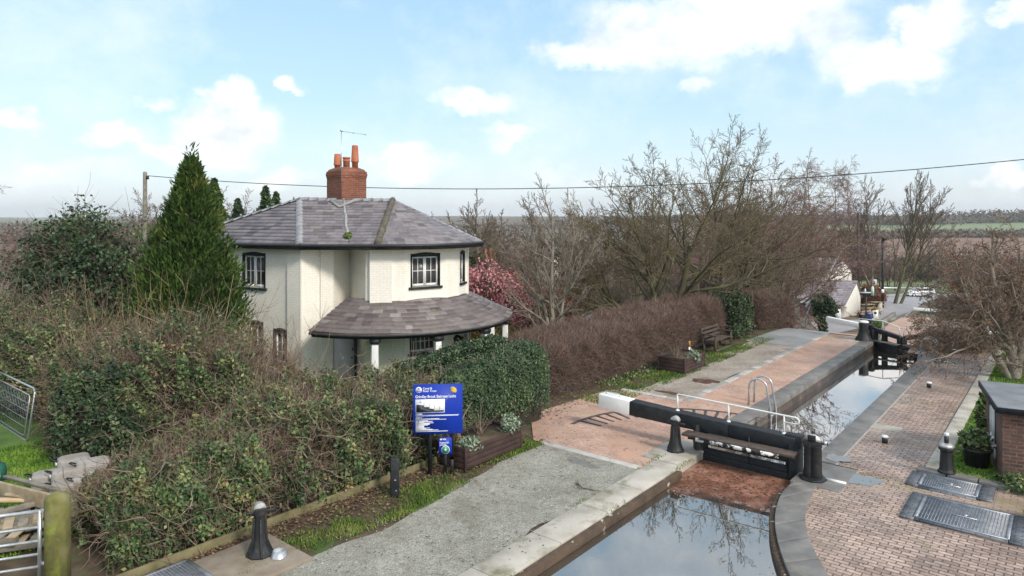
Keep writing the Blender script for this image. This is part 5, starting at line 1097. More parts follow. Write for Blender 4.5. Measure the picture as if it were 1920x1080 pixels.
# planters
def plank_box(r, s0, s1, v0, v1, h, n=4, th=.03):
    mb = MB(); rg = random.Random(3)
    for k in range(n):
        z0, z1 = .05+h*k/n, .05+h*(k+1)/n-.008
        for (a, b) in (((s0, v0), (s1, v0)), ((s1, v0), (s1, v1)), ((s1, v1), (s0, v1)), ((s0, v1), (s0, v0))): zc = (z0+z1)/2; mb.beam(W(*a, zc), W(*b, zc), th+rg.uniform(0, .004), z1-z0)
    mb.build('planks', M['wood_brown'], r, bevel=.004)
    mb = MB()
    for a in ((s0, v0), (s1, v0), (s1, v1), (s0, v1)): mb.box(W(*a, (h+.06)/2), (.05, .05, h+.06), -YAW)
    mb.build('corner_posts', M['wood_brown'], r, bevel=.004)
    mb = MB(); mb.prism([(p.x, p.y) for p in (W(s0+.02, v0+.02), W(s1-.02, v0+.02), W(s1-.02, v1-.02), W(s0+.02, v1-.02))], .06, h-.03); mb.build('soil', M['soil'], r)
def bushlet(name, label, cat, c, rad, n, size, m, rng, parent=None, elong=1.8):
    mb = MB(); P, o_ = blob_pts(c, rad, n, rng, .35, 1.05, .25, 2.5); leaves(mb, P, size, rng, o_, elong, bias=.4)
    twigs(mb, np.tile(np.array(c)-np.array([0, 0, rad[2]*.9]), (30, 1)), rng.normal(size=(30, 3))*.5+np.array([0, 0, .9]), rad[2]*1.6, .004, rng)
    return tag(mb.build(name, m, parent), label, cat)
def stems(name, label, cat, c, n, L, m, rng, w=.012, spread=.35):
    mb = MB(); P = np.tile(np.array(tuple(c)), (n, 1))+rng.normal(size=(n, 3))*np.array([.05, .05, 0]); d = rng.normal(size=(n, 3))*spread; d[:, 2] = 1; twigs(mb, P, d, L, w, rng, 4, .12); return tag(mb.build(name, m), label, cat)
rn = np.random.default_rng(31)
r = thing('planter', 'long brown timber planter behind the small blue sign', 'planter', W(11.4, -10.55, 0), 'brown timber planters'); plank_box(r, 10.72, 12.62, -10.98, -10.06, .46)
bushlet('plant', 'grey green trailing plant at the front corner of the near planter', 'plant', tuple(W(10.98, -10.2, .52)), (.26, .24, .15), 650, .045, M['leaf_grey'], rn)
bushlet('plant', 'pale variegated bush at the far end of the near planter', 'plant', tuple(W(12.4, -10.2, .62)), (.24, .24, .22), 700, .045, M['leaf_grey'], rn)
stems('plant', 'spiky straw coloured leaves standing in the near planter behind the sign', 'plant', W(11.0, -10.6, .42), 14, .75, M['twig_straw'], rn, .016, .22)
stems('plant', 'dry brown stalks in the middle of the near planter', 'plant', W(11.8, -10.6, .42), 26, .6, M['twig_mix'], rn, .006, .5)
r = thing('planter', 'square brown timber planter before the brown hedge', 'planter', W(22.8, -10.7, 0), 'brown timber planters'); plank_box(r, 22.1, 23.75, -11.35, -10.35, .50)
bushlet('plant', 'grey green bush spilling over the far planter', 'plant', tuple(W(23.0, -10.40, .50)), (.24, .24, .26), 420, .05, M['leaf_grey'], rn)
stems('plant', 'bare brown stalks in the far planter', 'plant', W(22.6, -10.9, .45), 26, .55, M['twig_mix'], rn, .008, .35)
c = W(23.9, -11.0, 0); r = thing('marker_post', 'slim white post with an orange top behind the far planter', 'marker post', c); mb = MB(); mb.lathe([(.036, 0), (.036, .62)], c, 8); mb.build('shaft', M['white'], r); mb = MB(); mb.lathe([(.037, .62), (.037, .82), (.025, .84)], c, 8); mb.build('tip', mat('orange band', [(.3, (.50, .22, .05)), (.7, (.6, .3, .08))], .6), r)
# bench: seat faces the canal
def bench():
    s0, v0 = 27.3, -11.55; r = thing('park_bench', 'weathered brown wooden bench against the brown hedge', 'bench', W(s0, v0, 0)); L = .85
    mb = MB()
    for k in range(4): v = v0+.08+k*.115; mb.beam(W(s0-L, v, .44), W(s0+L, v, .44), .095, .04)
    mb.build('seat', M['wood_bench'], r, bevel=.006); mb = MB()
    for k in range(3): mb.beam(W(s0-L, v0-.02-k*.045, .56+k*.15), W(s0+L, v0-.02-k*.045, .56+k*.15), .035, .10)
    mb.build('backrest', M['wood_bench'], r, bevel=.006)
    for e in (-L+.05, L-.05):
        mb = MB(); mb.beam(W(s0+e, v0-.14, .92), W(s0+e, v0+.02, .05), .08, .07); mb.beam(W(s0+e, v0+.48, 0), W(s0+e, v0+.48, .66), .08, .07); mb.beam(W(s0+e, v0-.02, .05), W(s0+e, v0+.55, .05), .08, .10); mb.beam(W(s0+e, v0+.03, .38), W(s0+e, v0+.5, .38), .07, .07); mb.build('leg', M['wood_bench'], r, bevel=.006)
        mb = MB(); mb.beam(W(s0+e, v0-.06, .67), W(s0+e, v0+.54, .67), .10, .045); mb.build('armrest', M['wood_bench'], r, bevel=.006)
    mb = MB(); mb.beam(W(s0-L, v0+.52, .06), W(s0+L, v0+.52, .06), .09, .09); mb.build('foot_rail', M['wood_bench'], r)
bench()
mb = MB(); pp = [W(3.2, -11.0), W(7, -10.98), W(10.4, -10.92), W(12.2, -11.0)]
for a, b in zip(pp[:-1], pp[1:]): mb.beam(a+Vector((0, 0, .06)), b+Vector((0, 0, .06)), .045, .17)
tag(mb.build('edging_board', M['edging'], bevel=.006), 'long mossy timber edging board along the foot of the near hedge', 'edging board')
# ------------------------------------------------------------------ brick hut on the right
hut = thing('brick_hut', 'low dark brick hut with a flat felt roof and white window at the right edge', 'hut', (11.5, 14.2, 0))
HA, HR, HN = Vector((.461, .887, 0)), Vector((.887, -.461, 0)), Vector((10.06, 14.0, 0))
def WH(s, v, z=0.0): return HN+HA*s+HR*v+Vector((0, 0, z))
hs0, hs1, hv0, hv1 = 0.0, 2.35, 0.0, 3.2; mb = MB(); HP = [WH(hs1, hv0), WH(hs0, hv0), WH(hs0, hv1), WH(hs1, hv1)]; u = 0
for i in range(4): u += wall_seg(mb, HP[i][:2], HP[(i+1) % 4][:2], -.3, 1.5, [(.72, 1.50, .56, 1.36)] if i == 0 else (), u)
mb.build('wall', M['brick_hut'], hut)
def window2():
    global house
    keep = house; house = hut
    w = window(HP[0][:2], HP[1][:2], .72, 1.50, .56, 1.36, cols=4, rows=1, casements=2, sill=False, arch=False, depth=.06); house = keep
    A = HP[0]; d = (HP[1]-HP[0]).normalized(); n = Vector((d.y, -d.x, 0)); mb = MB(); mb.extrude([(.68, .26), (1.54, .26), (1.54, .53), (.68, .53)], A, d, Vector((0, 0, 1)), n, .003, .03); mb.extrude([(.64, .525), (1.58, .525), (1.58, .575), (.64, .575)], A, d, Vector((0, 0, 1)), n, -.02, .10); mb.build('sill', M['white'], w)
window2()
mb = MB(); o = .10; mb.prism([(p.x, p.y) for p in (WH(hs0-o, hv0-o), WH(hs1+o, hv0-o), WH(hs1+o, hv1), WH(hs0-o, hv1))], 1.50, 1.60); rf = mb.build('roof', M['felt'], hut, bevel=.01)
mb = MB(); mb.beam(WH(hs0-o, hv0-o-.01, 1.53), WH(hs1+o, hv0-o-.01, 1.53), .02, .12); mb.beam(WH(hs0-o-.01, hv0-o, 1.53), WH(hs0-o-.01, hv1, 1.53), .02, .12); mb.build('edge_trim', M['black_wood'], rf)
c = WH(.85, -.34, .05); r = thing('plant_tub', 'black plastic tub against the wall of the brick hut', 'tub', c); mb = MB(); mb.lathe([(.22, 0), (.27, .34), (.30, .35), (.30, .40), (.25, .40), (.24, .30)], c, 12); mb.build('tub', M['black'], r); mb = MB(); mb.lathe([(.0, .33), (.245, .33)], c, 12); mb.build('soil', M['soil'], r)
bushlet('shrub', 'yellow green shrub growing in the black tub by the hut', 'shrub', tuple(c+Vector((0, 0, .55))), (.32, .32, .25), 700, .06, M['leaf_green'], rn)
bushlet('shrub', 'upright glossy shrub beside the hut window', 'shrub', tuple(WH(1.65, -.17, .70)), (.10, .10, .6), 380, .075, M['leaf_green'], rn)
bushlet('weeds', 'weeds and ivy at the front corner of the brick hut', 'weeds', tuple(WH(-.25, .25, .12)), (.35, .5, .20), 800, .055, M['leaf_green'], rn)
bushlet('weeds', 'yellowing weeds beside the larger drain grate at the right edge', 'weeds', tuple(W(15.6, -.15, .12)), (.5, .4, .2), 900, .05, M['leaf_yellow'], rn)
# ------------------------------------------------------------------ corner with gate, timber and concrete blocks (lower left)
c = gp(108, 1112); c.z = 0; r = thing('gate_post', 'thick mossy wooden gate post with a weathered sloping top', 'gate post', c)
mb = MB(); mb.lathe([(.17, -.3), (.17, 1.36), (.155, 1.42), (.07, 1.47), (.0, 1.48)], c, 8, rot=.39); mb.build('shaft', M['post_moss'], r)
mb = MB(); mb.box(c+Vector((-.16, -.04, 1.22)), (.12, .05, .05)); mb.box(c+Vector((-.16, -.04, .45)), (.12, .05, .05)); mb.build('hinge', M['steel'], r)
g0 = c+Vector((-.22, -.06, 0)); gd = Vector((-.86, -.30, 0)).normalized(); r = thing('field_gate', 'galvanised tubular field gate hung on the mossy post', 'gate', g0)
mb = MB(); L = 2.6; zs = [.12, .30, .48, .67, .87, 1.10]
for z in zs: mb.tube([g0+Vector((0, 0, z+.12)), g0+gd*L+Vector((0, 0, z+.10))], .021 if z < 1 else .028, 8)
mb.build('rails', M['steel'], r); mb = MB(); mb.tube([g0+Vector((0, 0, .2)), g0+Vector((0, 0, 1.24))], .028, 8); mb.build('stile', M['steel'], r); mb = MB(); mb.tube([g0+gd*L+Vector((0, 0, .2)), g0+gd*L+Vector((0, 0, 1.22))], .028, 8); mb.build('stile', M['steel'], r)
# concrete kentledge blocks
def block(label, px, py, z, size, rz, tilt=0, two=True):
    c = gp(px, py, z); sx, sy, h = size; c.z -= h; r = thing('concrete_block', label, 'concrete block', c, 'concrete weights heaped on the lawn')
    R = Matrix.Rotation(rz, 4, 'Z')@Matrix.Rotation(tilt, 4, 'X'); ch_ = .07
    def ringp(k, zz): return [Vector((a*(sx/2-k if abs(b) else sx/2), b, zz)) for a, b in ()]
    V = []
    for zz, ins in ((0, .02), (h*.6, 0), (h-.035, .01), (h, .045)):
        x, y = sx/2-ins, sy/2-ins
        V += [(-x+ch_, -y, zz), (x-ch_, -y, zz), (x, -y+ch_, zz), (x, y-ch_, zz), (x-ch_, y, zz), (-x+ch_, y, zz), (-x, y-ch_, zz), (-x, -y+ch_, zz)]
    V = [tuple(c+R@Vector(v)) for v in V]; f = [tuple(range(8))[::-1], tuple(range(24, 32))]+[(j*8+k, j*8+(k+1) % 8, j*8+8+(k+1) % 8, j*8+8+k) for j in range(3) for k in range(8)]
    mb = MB(); mb.add(V, f); mb.build('body', M['concrete'], r, bevel=.015)
    for e in ((-1, 1) if two else (-1,)):
        mb = MB(); a = c+R@Vector((e*(sx/2-.03), 0, h-.04)); d = R.to_3x3()@Vector((e, 0, .5)).normalized(); s_ = R.to_3x3()@Vector((0, 1, 0))
        mb.tube([a-s_*.06, a+d*.10-s_*.05, a+d*.14, a+d*.10+s_*.05, a+s_*.06], .014, 6); mb.build('lifting_loop', M['black'], r)
    if two: mb = MB(); a = c+R@Vector((-sx/2+.02, -.02, h*.72)); d = R.to_3x3()@Vector((-1, 0, 0)); mb.tube([a, a+d*.05], .055, 10); mb.build('socket', M['silver'], r)
S3 = (.60, .41, .36)
block('leftmost concrete block with a round socket, in the heap by the hedge', 92, 884, .36, S3, .55, .04)
block('concrete block in the middle of the heap, above the timber planks', 129, 878, .44, S3, .62, -.06)
block('rearmost concrete block of the heap, against the dark leaves', 138, 855, .46, S3, .66, .05)
block('right upper concrete block of the heap with its brown side showing', 174, 862, .50, (.62, .46, .42), .60, .08)
block('brown stained concrete block at the right front of the heap', 165, 889, .36, (.56, .40, .33), .72, .14, False)
block('low concrete block at the front of the heap, half hidden by the planks', 122, 902, .30, (.5, .38, .30), .5, .1, False)
# timber
def plank(name, label, a, b, w, h, m, cat='timber', roll=None): mb = MB(); mb.beam(a, b, w, h); o = mb.build(name, m, bevel=.008); tag(o, label, cat); return o
plank('timber_baulk', 'long broad weathered timber board lying behind the gate', gp(-60, 902, .55), gp(150, 955, .62), .06, .27, M['wood_pale'])
plank('timber_plank', 'thin grey plank behind the broad timber board', gp(10, 893, .60), gp(120, 922, .66), .10, .05, M['wood_grey'])
plank('timber_plank', 'new yellow plank lying across the stacked pallets', gp(-30, 938, .48), gp(88, 936, .52), .12, .05, M['wood_new'])
plank('timber_plank', 'short pale plank resting on the yellow plank', gp(14, 925, .56), gp(84, 934, .55), .14, .04, M['wood_pale'])
plank('timber_plank', 'dark grey timber across the pallets just above the gate', gp(-40, 972, .50), gp(66, 944, .50), .08, .08, M['wood_grey'])
mb = MB(); a = gp(116, 930, .72); mb.tube([a+Vector((-.06, 0, -.15)), a+Vector((-.05, 0, .02)), a+Vector((-.02, 0, .07)), a+Vector((.03, 0, .07)), a+Vector((.06, 0, .02)), a+Vector((.07, 0, -.10))], .012, 6); tag(mb.build('iron_hoop', M['black']), 'thin rusty iron hoop standing out of the broad timber board', 'iron hoop')
def pallet(label, px, py, z, rz):
    c = gp(px, py, z); r = thing('pallet', label, 'pallet', c, 'pallets behind the gate'); R = Matrix.Rotation(rz, 4, 'Z'); rot = R
    for k in range(6): mb = MB(); p = c+R@Vector((-.5+k*.2, 0, .12)); mb.box(p, (.14, 1.0, .025), rz); mb.build('slat', M['wood_pale'] if k % 2 else M['wood_grey'], r, bevel=.003)
    mb = MB()
    for y in (-.45, 0, .45): mb.box(c+R@Vector((0, y, .06)), (1.15, .10, .09), rz)
    mb.build('bearer', M['wood_grey'], r, bevel=.003)
pallet('lower weathered pallet behind the gate', 40, 1010, .05, .35); pallet('upper grey pallet resting on the lower one', 60, 975, .28, .55); pallet('pallet at the left edge leaning under the dark timber', -10, 1000, .22, .15)
# crowd barrier
c = gp(20, 815); r = thing('mesh_barrier', 'grey steel mesh barrier panel leaning on the lawn at the left edge', 'barrier', c)
a, b = gp(-30, 775), gp(52, 828); up = Vector((.10, .12, 1.25)); dd = (b-a); mb = MB()
def rr(k, m_): return a+dd*k+up*m_
mb.tube([rr(.03, .0), rr(0, .06), rr(0, .94), rr(.03, 1), rr(.97, 1), rr(1, .94), rr(1, .06), rr(.97, 0), rr(.03, 0)], .024, 8); mb.tube([rr(.12, .06), rr(.10, .10), rr(.10, .80), rr(.12, .84), rr(.90, .84), rr(.92, .8), rr(.92, .1), rr(.90, .06), rr(.12, .06)], .016, 6); mb.build('frame', M['steel'], r)
mb = MB()
for k in range(1, 24): mb.tube([rr(.10+.82*k/24, .07), rr(.10+.82*k/24, .83)], .004, 3)
for k in range(1, 5): mb.tube([rr(.11, .07+.76*k/5), rr(.91, .07+.76*k/5)], .008, 4)
mb.build('mesh', M['grate'], r)
c = gp(-12, 905); r = thing('hose_reel', 'dark green garden reel with a pale handle at the left edge of the lawn', 'hose reel', c); mb = MB(); mb.lathe([(.0, 0), (.20, .02), (.23, .2), (.2, .36), (.0, .38)], c, 14); mb.build('drum', M['green_paint'], r); mb = MB(); mb.tube([c+Vector((-.15, -.1, .3)), c+Vector((.0, -.1, .44)), c+Vector((.18, -.12, .36)), c+Vector((.21, -.12, .15))], .02, 6); mb.build('handle', M['white'], r)
# fallen stick on the towpath
mb = MB(); mb.tube([gp(1080, 905, .03), gp(1092, 915, .05), gp(1110, 918, .03), gp(1128, 921, .03)], [.012, .012, .009, .006], 5); mb.tube([gp(1085, 908, .04), gp(1082, 898, .03)], [.008, .004], 4); tag(mb.build('stick', M['bark_dark']), 'dark forked stick lying on the gravel towpath', 'stick')
# ------------------------------------------------------------------ hedges
rn = np.random.default_rng(77)
def xy(s, v): p = W(s, v); return (p.x, p.y)
def hedge(name, label, path, nleaf, leaf_m, lsize, ntwig, twig_m, tlen, trad, rng, group=None, green=lambda P: 1.0, core='core', amp=.14, f=.45, pw=.55, tk=4, ck=.80, lo=.80, hi=1.05, toptw=0, toplen=.5, updir=.4, elong=1.7, bias=.45, tint=None, phi=(-1, 1), wand=.4, hedgecat='hedge', tlo=.72, thi=1.0, topf=None, limbs=0, llen=1.0):
    p0 = path[len(path)//2]; root = thing(name, label, hedgecat, (p0[0], p0[1], Tz(p0[0], p0[1])), group)
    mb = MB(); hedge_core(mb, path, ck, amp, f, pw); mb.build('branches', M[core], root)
    if nleaf:
        P, o = hedge_pts(path, nleaf, rng, lo, hi, amp, f, pw, phi); k = green(P) > rng.uniform(0, 1, len(P)); P, o = P[k], o[k]
        ti = np.clip(.42+.36*noise(P, .8)+rng.normal(0, .22, len(P)), 0, 1) if tint is None else tint(P, o)
        mb = MB(); leaves(mb, P, lsize, rng, o, elong, bias=bias, tint=ti); mb.build('foliage', M[leaf_m], root)
    if ntwig:
        P, o = hedge_pts(path, ntwig, rng, tlo, thi, amp, f, pw, phi); mb = MB()
        d = o*.7+rng.normal(size=P.shape)*.55+np.array([0, 0, updir]); twigs(mb, P, d, tlen, trad, rng, tk, wand)
        if toptw:
            P, o = hedge_pts(path, toptw, rng, .9, 1.0, amp, f, pw, (-.6, .6)); P = P[topf(P)] if topf else P; d = rng.normal(size=P.shape)*.35+np.array([0, 0, 1.]); twigs(mb, P, d, toplen, trad*.9, rng, 4, .2)
        if limbs:
            P, o = hedge_pts(path, limbs, rng, .75, .98, amp, f, pw, phi); d = o*.5+rng.normal(size=P.shape)*.6+np.array([0, 0, .25]); S = twigs(mb, P, d, llen, .011, rng, 6, .45, tint=rng.uniform(.5, 1, limbs))
            for q in range(3): i = rng.integers(1, 6, limbs); twigs(mb, S[np.arange(limbs), i], rng.normal(size=(limbs, 3)), llen*.4, .007, rng, 4, .4, tint=rng.uniform(.4, 1, limbs))
        mb.build('twigs', M[twig_m], root)['kind'] = 'stuff'
    return root
# near hedge along the verge: overgrown, half bare in the middle, clipped privet at its far end
def P_(s, v, hw, h): return (*xy(s, v), hw, h)
n1 = [P_(11.2, -12.3, 1.2, 1.62), P_(12.4, -12.25, 1.25, 1.86), P_(13.8, -12.1, 1.25, 2.02), P_(15.3, -11.95, 1.15, 2.12)]
hedge('privet_hedge', 'dense clipped dark green hedge behind the near planter, ending at the red brick paving', n1, 135000, 'leaf_privet', .036, 1500, 'twig_mix', .3, .005, rn, 'overgrown hedges round the cottage garden', green=lambda P: np.clip(1.15+.5*noise(P, .35), .7, 1), amp=.035, f=.5, pw=.30, lo=.86, hi=1.02, tint=lambda P, o: np.clip(.36+.2*noise(P, .7)+np.random.default_rng(3).normal(0, .2, len(P)), 0, 1))
n2 = [P_(4.2, -12.15, 1.0, 1.22), P_(5.2, -12.15, 1.05, 1.24), P_(6.6, -12.2, 1.15, 1.38), P_(8.0, -12.45, 1.4, 1.60), P_(9.6, -12.5, 1.5, 1.50), P_(11.1, -12.45, 1.4, 1.54), P_(12.0, -12.4, 1.3, 1.6)]
def g2(P):
    s = .633*P[:, 0]+.774*P[:, 1]; base = np.interp(s, [3, 5, 6.2, 7.4, 9, 11.5], [1.0, 1.0, .85, .55, .45, .75]); return np.clip(base+.85*noise(P, .5)-.25*(P[:, 2] > 1.25)*(s < 6.5), .05, 1)
hedge('mixed_hedge', 'untidy low hedge along the towpath verge, green at its near end', n2, 92000, 'leaf_green', .045, 11500, 'twig_mix', .42, .0062, rn, 'overgrown hedges round the cottage garden', green=g2, amp=.26, f=.5, hi=1.07, lo=.84, toptw=1100, toplen=.35, limbs=420, llen=.8, updir=.2, wand=.55)
# big overgrown bank of ivy, bramble and elder between the lawn and the house
n3 = [(-11.0, 16.6, .95, 2.1), (-9.6, 16.7, 1.35, 2.36), (-8.2, 16.9, 1.5, 2.46), (-6.8, 17.0, 1.5, 2.34), (-5.7, 16.8, 1.4, 1.5), (-4.6, 16.5, 1.2, .85), (-3.6, 16.7, 1.0, .6)]
def g3(P):
    x = P[:, 0]; base = np.interp(x, [-11, -9.2, -8.3, -7.3, -5.8, -4.6, -3], [.9, 1.0, .85, .32, .40, .9, .9]); return np.clip(base+.9*noise(P, .45), .04, 1)
hedge('overgrown_hedge', 'tall overgrown mixed hedge with ivy and pinkish bare bramble in front of the conifer', n3, 92000, 'leaf_green', .05, 14000, 'twig_mix', .5, .006, rn, 'overgrown hedges round the cottage garden', green=g3, amp=.28, f=.36, pw=.5, hi=1.07, toptw=2600, toplen=.55, topf=lambda P: P[:, 0] < -5.6, limbs=380, llen=.95, updir=.35, wand=.5)
n4 = [(-10.2, 15.9, .9, 1.75), (-9.3, 15.7, .95, 2.1), (-8.2, 15.7, .9, 1.9)]
hedge('ivy_bush', 'dark glossy ivy bush behind the heap of concrete blocks', n4, 30000, 'leaf_holly', .06, 1500, 'twig_mix', .35, .006, rn, amp=.2, f=.6, pw=.5, hi=1.05, elong=1.35, green=lambda P: np.clip(.9+.4*noise(P, .5), .3, 1), hedgecat='bush')
n5 = [(-18.5, 21.3, 1.6, 2.7), (-14.6, 20.4, 1.5, 2.6), (-11.4, 19.0, 1.2, 2.4)]
hedge('overgrown_hedge', 'dull olive and brown thicket at the left edge behind the steel barrier', n5, 46000, 'leaf_green', .055, 5000, 'twig_mix', .55, .007, rn, 'overgrown hedges round the cottage garden', green=lambda P: np.clip(.75+.6*noise(P, .4), .2, 1), amp=.25, f=.4, toptw=450, toplen=.7)
# straw coloured willow stems rising behind the hedge
def stem_thicket(name, label, c, n, spread, L, m, rng, rad=.008, lean=.22, branch=2):
    mb = MB(); P = np.array(c)+rng.normal(size=(n, 3))*np.array(spread); P[:, 2] = c[2]+rng.uniform(-.2, .3, n)
    d = rng.normal(size=(n, 3))*lean; d[:, 2] = 1; S = twigs(mb, P, d, L, rad, rng, 6, .10)
    for k in range(branch):
        i = rng.integers(1, 5, n); q = S[np.arange(n), i]; d = rng.normal(size=(n, 3))*.5; d[:, 2] = .8; twigs(mb, q, d, L*.38, rad*.6, rng, 4, .18)
    return tag(mb.build(name, m), label, 'stems', kind='stuff')
stem_thicket('willow_stems', 'thicket of straw coloured upright stems left of the conifer', (-9.4, 18.3, 1.4), 75, (1.5, .5, 0), 1.9, M['twig_straw'], rn, .010, .22, 3)
stem_thicket('willow_stems', 'sparse pale stems standing before the foot of the conifer', (-6.6, 17.8, 1.4), 36, (.9, .4, 0), 1.15, M['twig_straw'], rn, .007, .22, 2)
stem_thicket('dead_stems', 'dry seed headed stems before the cottage side windows', (-6.3, 18.8, .8), 34, (.35, .35, 0), 1.5, M['twig_red'], rn, .006, .22, 4)
stem_thicket('bramble', 'tangled brown bramble at the left edge behind the lawn', (-14.6, 20.5, 1.6), 75, (1.7, .7, 0), 1.9, M['twig_mix'], rn, .010, .5, 3)
# hawthorn-like bare shrub with red twigs at the left
def spec_shrub(n1=9, n2=7, n3=5): return [dict(seg=5, wander=.10, up=.03, end=.4), dict(n=n1, ang=(25, 65), ratio=(.45, .7), seg=5, wander=.16, up=.02, start=.2, rr=.5, end=.3), dict(n=n2, ang=(25, 65), ratio=(.4, .65), seg=4, wander=.2, up=.0, start=.15, rr=.45, end=.3), dict(n=n3, ang=(25, 60), ratio=(.35, .6), seg=3, wander=.22, up=.0, start=.15, rr=.5, end=.4)]
def trunks(c, n, L, r, lean, seed, zup=1.0):
    rg = random.Random(seed); return [((c[0]+rg.gauss(0, r*2), c[1]+rg.gauss(0, r*2), c[2]), (rg.gauss(0, lean), rg.gauss(0, lean), zup), L*rg.uniform(.75, 1.1), r*rg.uniform(.7, 1.1)) for _ in range(n)]
def tree(name, label, cat, c, nt_, L, r, lean, spec, seed, split, mt, mc, group=None, minr=.006):
    g = grow(seed, trunks(c, nt_, L, r, lean, seed), spec); return make_tree(name, label, cat, c, g, split, M[mt], M[mc], group, minr)
def oncol(px, d): p = col(px, d); return (p.x, p.y, p.z-.1)
tree('hawthorn_bush', 'bare reddish twiggy bush at the far left edge against the sky', 'bush', oncol(20, 23), 6, 3.9, .07, .45, spec_shrub(9, 7, 6), 4, 1, 'twig_brown', 'twig_red', minr=.008)
tree('elder_bush', 'bare pale branched bush arching before the big dark holly', 'bush', oncol(120, 21), 6, 3.0, .05, .5, spec_shrub(8, 6, 4), 6, 1, 'bark_pale', 'twig_pale', minr=.007)
tree('elder_bush', 'bare brown branched bush between the holly and the conifer', 'bush', oncol(215, 22), 4, 2.4, .04, .5, spec_shrub(7, 6, 4), 16, 1, 'twig_brown', 'twig_brown', minr=.007)
# overhanging twig tips at the upper left come from a tree beyond the frame
g = grow(12, [((-12.3, 14.5, 0), (.10, .06, 1), 8.3, .12)], [dict(seg=6, wander=.05, up=.02, end=.5), dict(n=9, ang=(45, 80), ratio=(.3, .5), seg=6, wander=.12, up=-.02, start=.45, rr=.35), dict(n=8, ang=(25, 60), ratio=(.3, .5), seg=4, wander=.2, up=-.03, start=.25, rr=.4), dict(n=4, ang=(25, 60), ratio=(.3, .5), seg=3, wander=.2, up=-.03, start=.2, rr=.5)])
make_tree('bare_tree', 'drooping twig tips of a bare tree at the upper left edge of the sky', 'tree', (-12.3, 14.5, 0), g, 0, M['bark_pale'], M['twig_brown'], None, .004)
# big dark holly
def leafy(name, label, cat, c, blobs, n, size, m, rng, core='core', group=None, amp=.25, f=.5, elong=1.5, bias=.35, lo=.55, hi=1.08, trunk=None, tw=0, twm='twig_brown', twl=.6, ck=.62):
    root = thing(name, label, cat, c, group); mb = MB(); mc = MB(); vol = [b[3]*b[4]*b[5] for b in blobs]; tot = sum(v**.67 for v in vol); mt = MB()
    for b, v in zip(blobs, vol):
        k = int(n*v**.67/tot); ctr = (c[0]+b[0], c[1]+b[1], c[2]+b[2]); P, o = blob_pts(ctr, b[3:6], k, rng, lo, hi, amp, f)
        keep = P[:, 2] > T(P[:, 0], P[:, 1]); P, o = P[keep], o[keep]
        leaves(mb, P, size, rng, o, elong, bias=bias, tint=np.clip(.42+.25*noise(P, .5)+rng.normal(0, .2, len(P)), 0, 1)); blob_core(mc, ctr, b[3:6], ck, amp, f)
        if tw: P, o = blob_pts(ctr, b[3:6], int(tw*v**.67/tot), rng, .8, 1.0, amp, f); twigs(mt, P, o+rng.normal(size=P.shape)*.5+np.array([0, 0, .35]), twl, .009, rng, 4, .25)
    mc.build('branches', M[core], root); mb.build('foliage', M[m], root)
    if tw: mt.build('twigs', M[twm], root)
    if trunk: t = MB(); t.lathe([(trunk, -.2), (trunk*.8, 1.0), (trunk*.5, 2.5)], c, 9); t.build('trunk', M['bark_dark'], root)
    return root
c = oncol(150, 24.5); leafy('holly_tree', 'big rounded dark evergreen tree at the left with thin shoots on top', 'tree', c, [(0, 0, 2.3, 2.3, 2.0, 2.4), (-.9, .2, 3.3, 1.5, 1.4, 1.9), (.7, 0, 3.5, 1.4, 1.4, 1.7), (-.1, 0, 4.3, 1.2, 1.1, 1.5), (1.5, -.3, 1.9, 1.3, 1.2, 1.7)], 42000, .085, 'leaf_holly', rn, trunk=.2, tw=1300, twl=1.0, amp=.28, f=.45)
# the conifer beside the house
c = oncol(360, 20.2); root = thing('conifer', 'tall bright green conifer with a narrow top left of the cottage', 'tree', c)
n = 46000; H_ = 7.1; nc = 520
def cr(z): return np.interp(z, [0, .08, .25, .45, .62, .76, .86, .94, 1.0], [1.15, 1.62, 1.58, 1.28, .92, .60, .34, .16, .03])
zc = rn.uniform(0, .985, nc)**1.15; tcl = rn.uniform(0, 6.283, nc); rc = cr(zc)*rn.uniform(.5, 1.18, nc); kc = rn.integers(0, nc, n); sp_ = (.04+.10*cr(zc))[kc]
gs = rn.normal(size=(n, 3))*sp_[:, None]*np.array([1, 1, 1.5]); P = np.stack([c[0]+np.cos(tcl[kc])*rc[kc], c[1]+np.sin(tcl[kc])*rc[kc], c[2]+.15+zc[kc]*H_], 1)+gs; P[:, 2] = np.maximum(P[:, 2], c[2]+.1)
lead = rn.uniform(0, 1, n) < .012; P[lead] = np.array([c[0], c[1], c[2]+H_-.25])+rn.normal(size=(int(lead.sum()), 3))*np.array([.06, .06, .28])
o = P-np.array([c[0], c[1], 0]); o[:, 2] = 0; o /= np.linalg.norm(o, axis=1)[:, None]+1e-6
b0 = np.stack([np.cos(tcl[kc]), np.sin(tcl[kc]), zc[kc]*2.5], 1)
d = o*.5+np.array([0, 0, .85])+rn.normal(size=(n, 3))*.3; d /= np.linalg.norm(d, axis=1)[:, None]
sd_ = np.cross(d, o+rn.normal(size=(n, 3))*.9); sd_ /= np.linalg.norm(sd_, axis=1)[:, None]; ll = rn.uniform(.10, .27, n)[:, None]; ww = rn.uniform(.014, .036, n)[:, None]
V = np.stack([P, P+d*ll*.5+sd_*ww, P+d*ll, P+d*ll*.5-sd_*ww], 1).reshape(-1, 3); mb = MB()
tcol = rn.normal(.44, .19, nc)+.06*(rn.uniform(0, 1, nc) < .1)*4
mb.add(V, np.arange(4*n).reshape(-1, 4), 0, np.clip(tcol[kc]+rn.normal(0, .13, n), 0, 1)); mb.build('crown', M['leaf_conifer'], root)
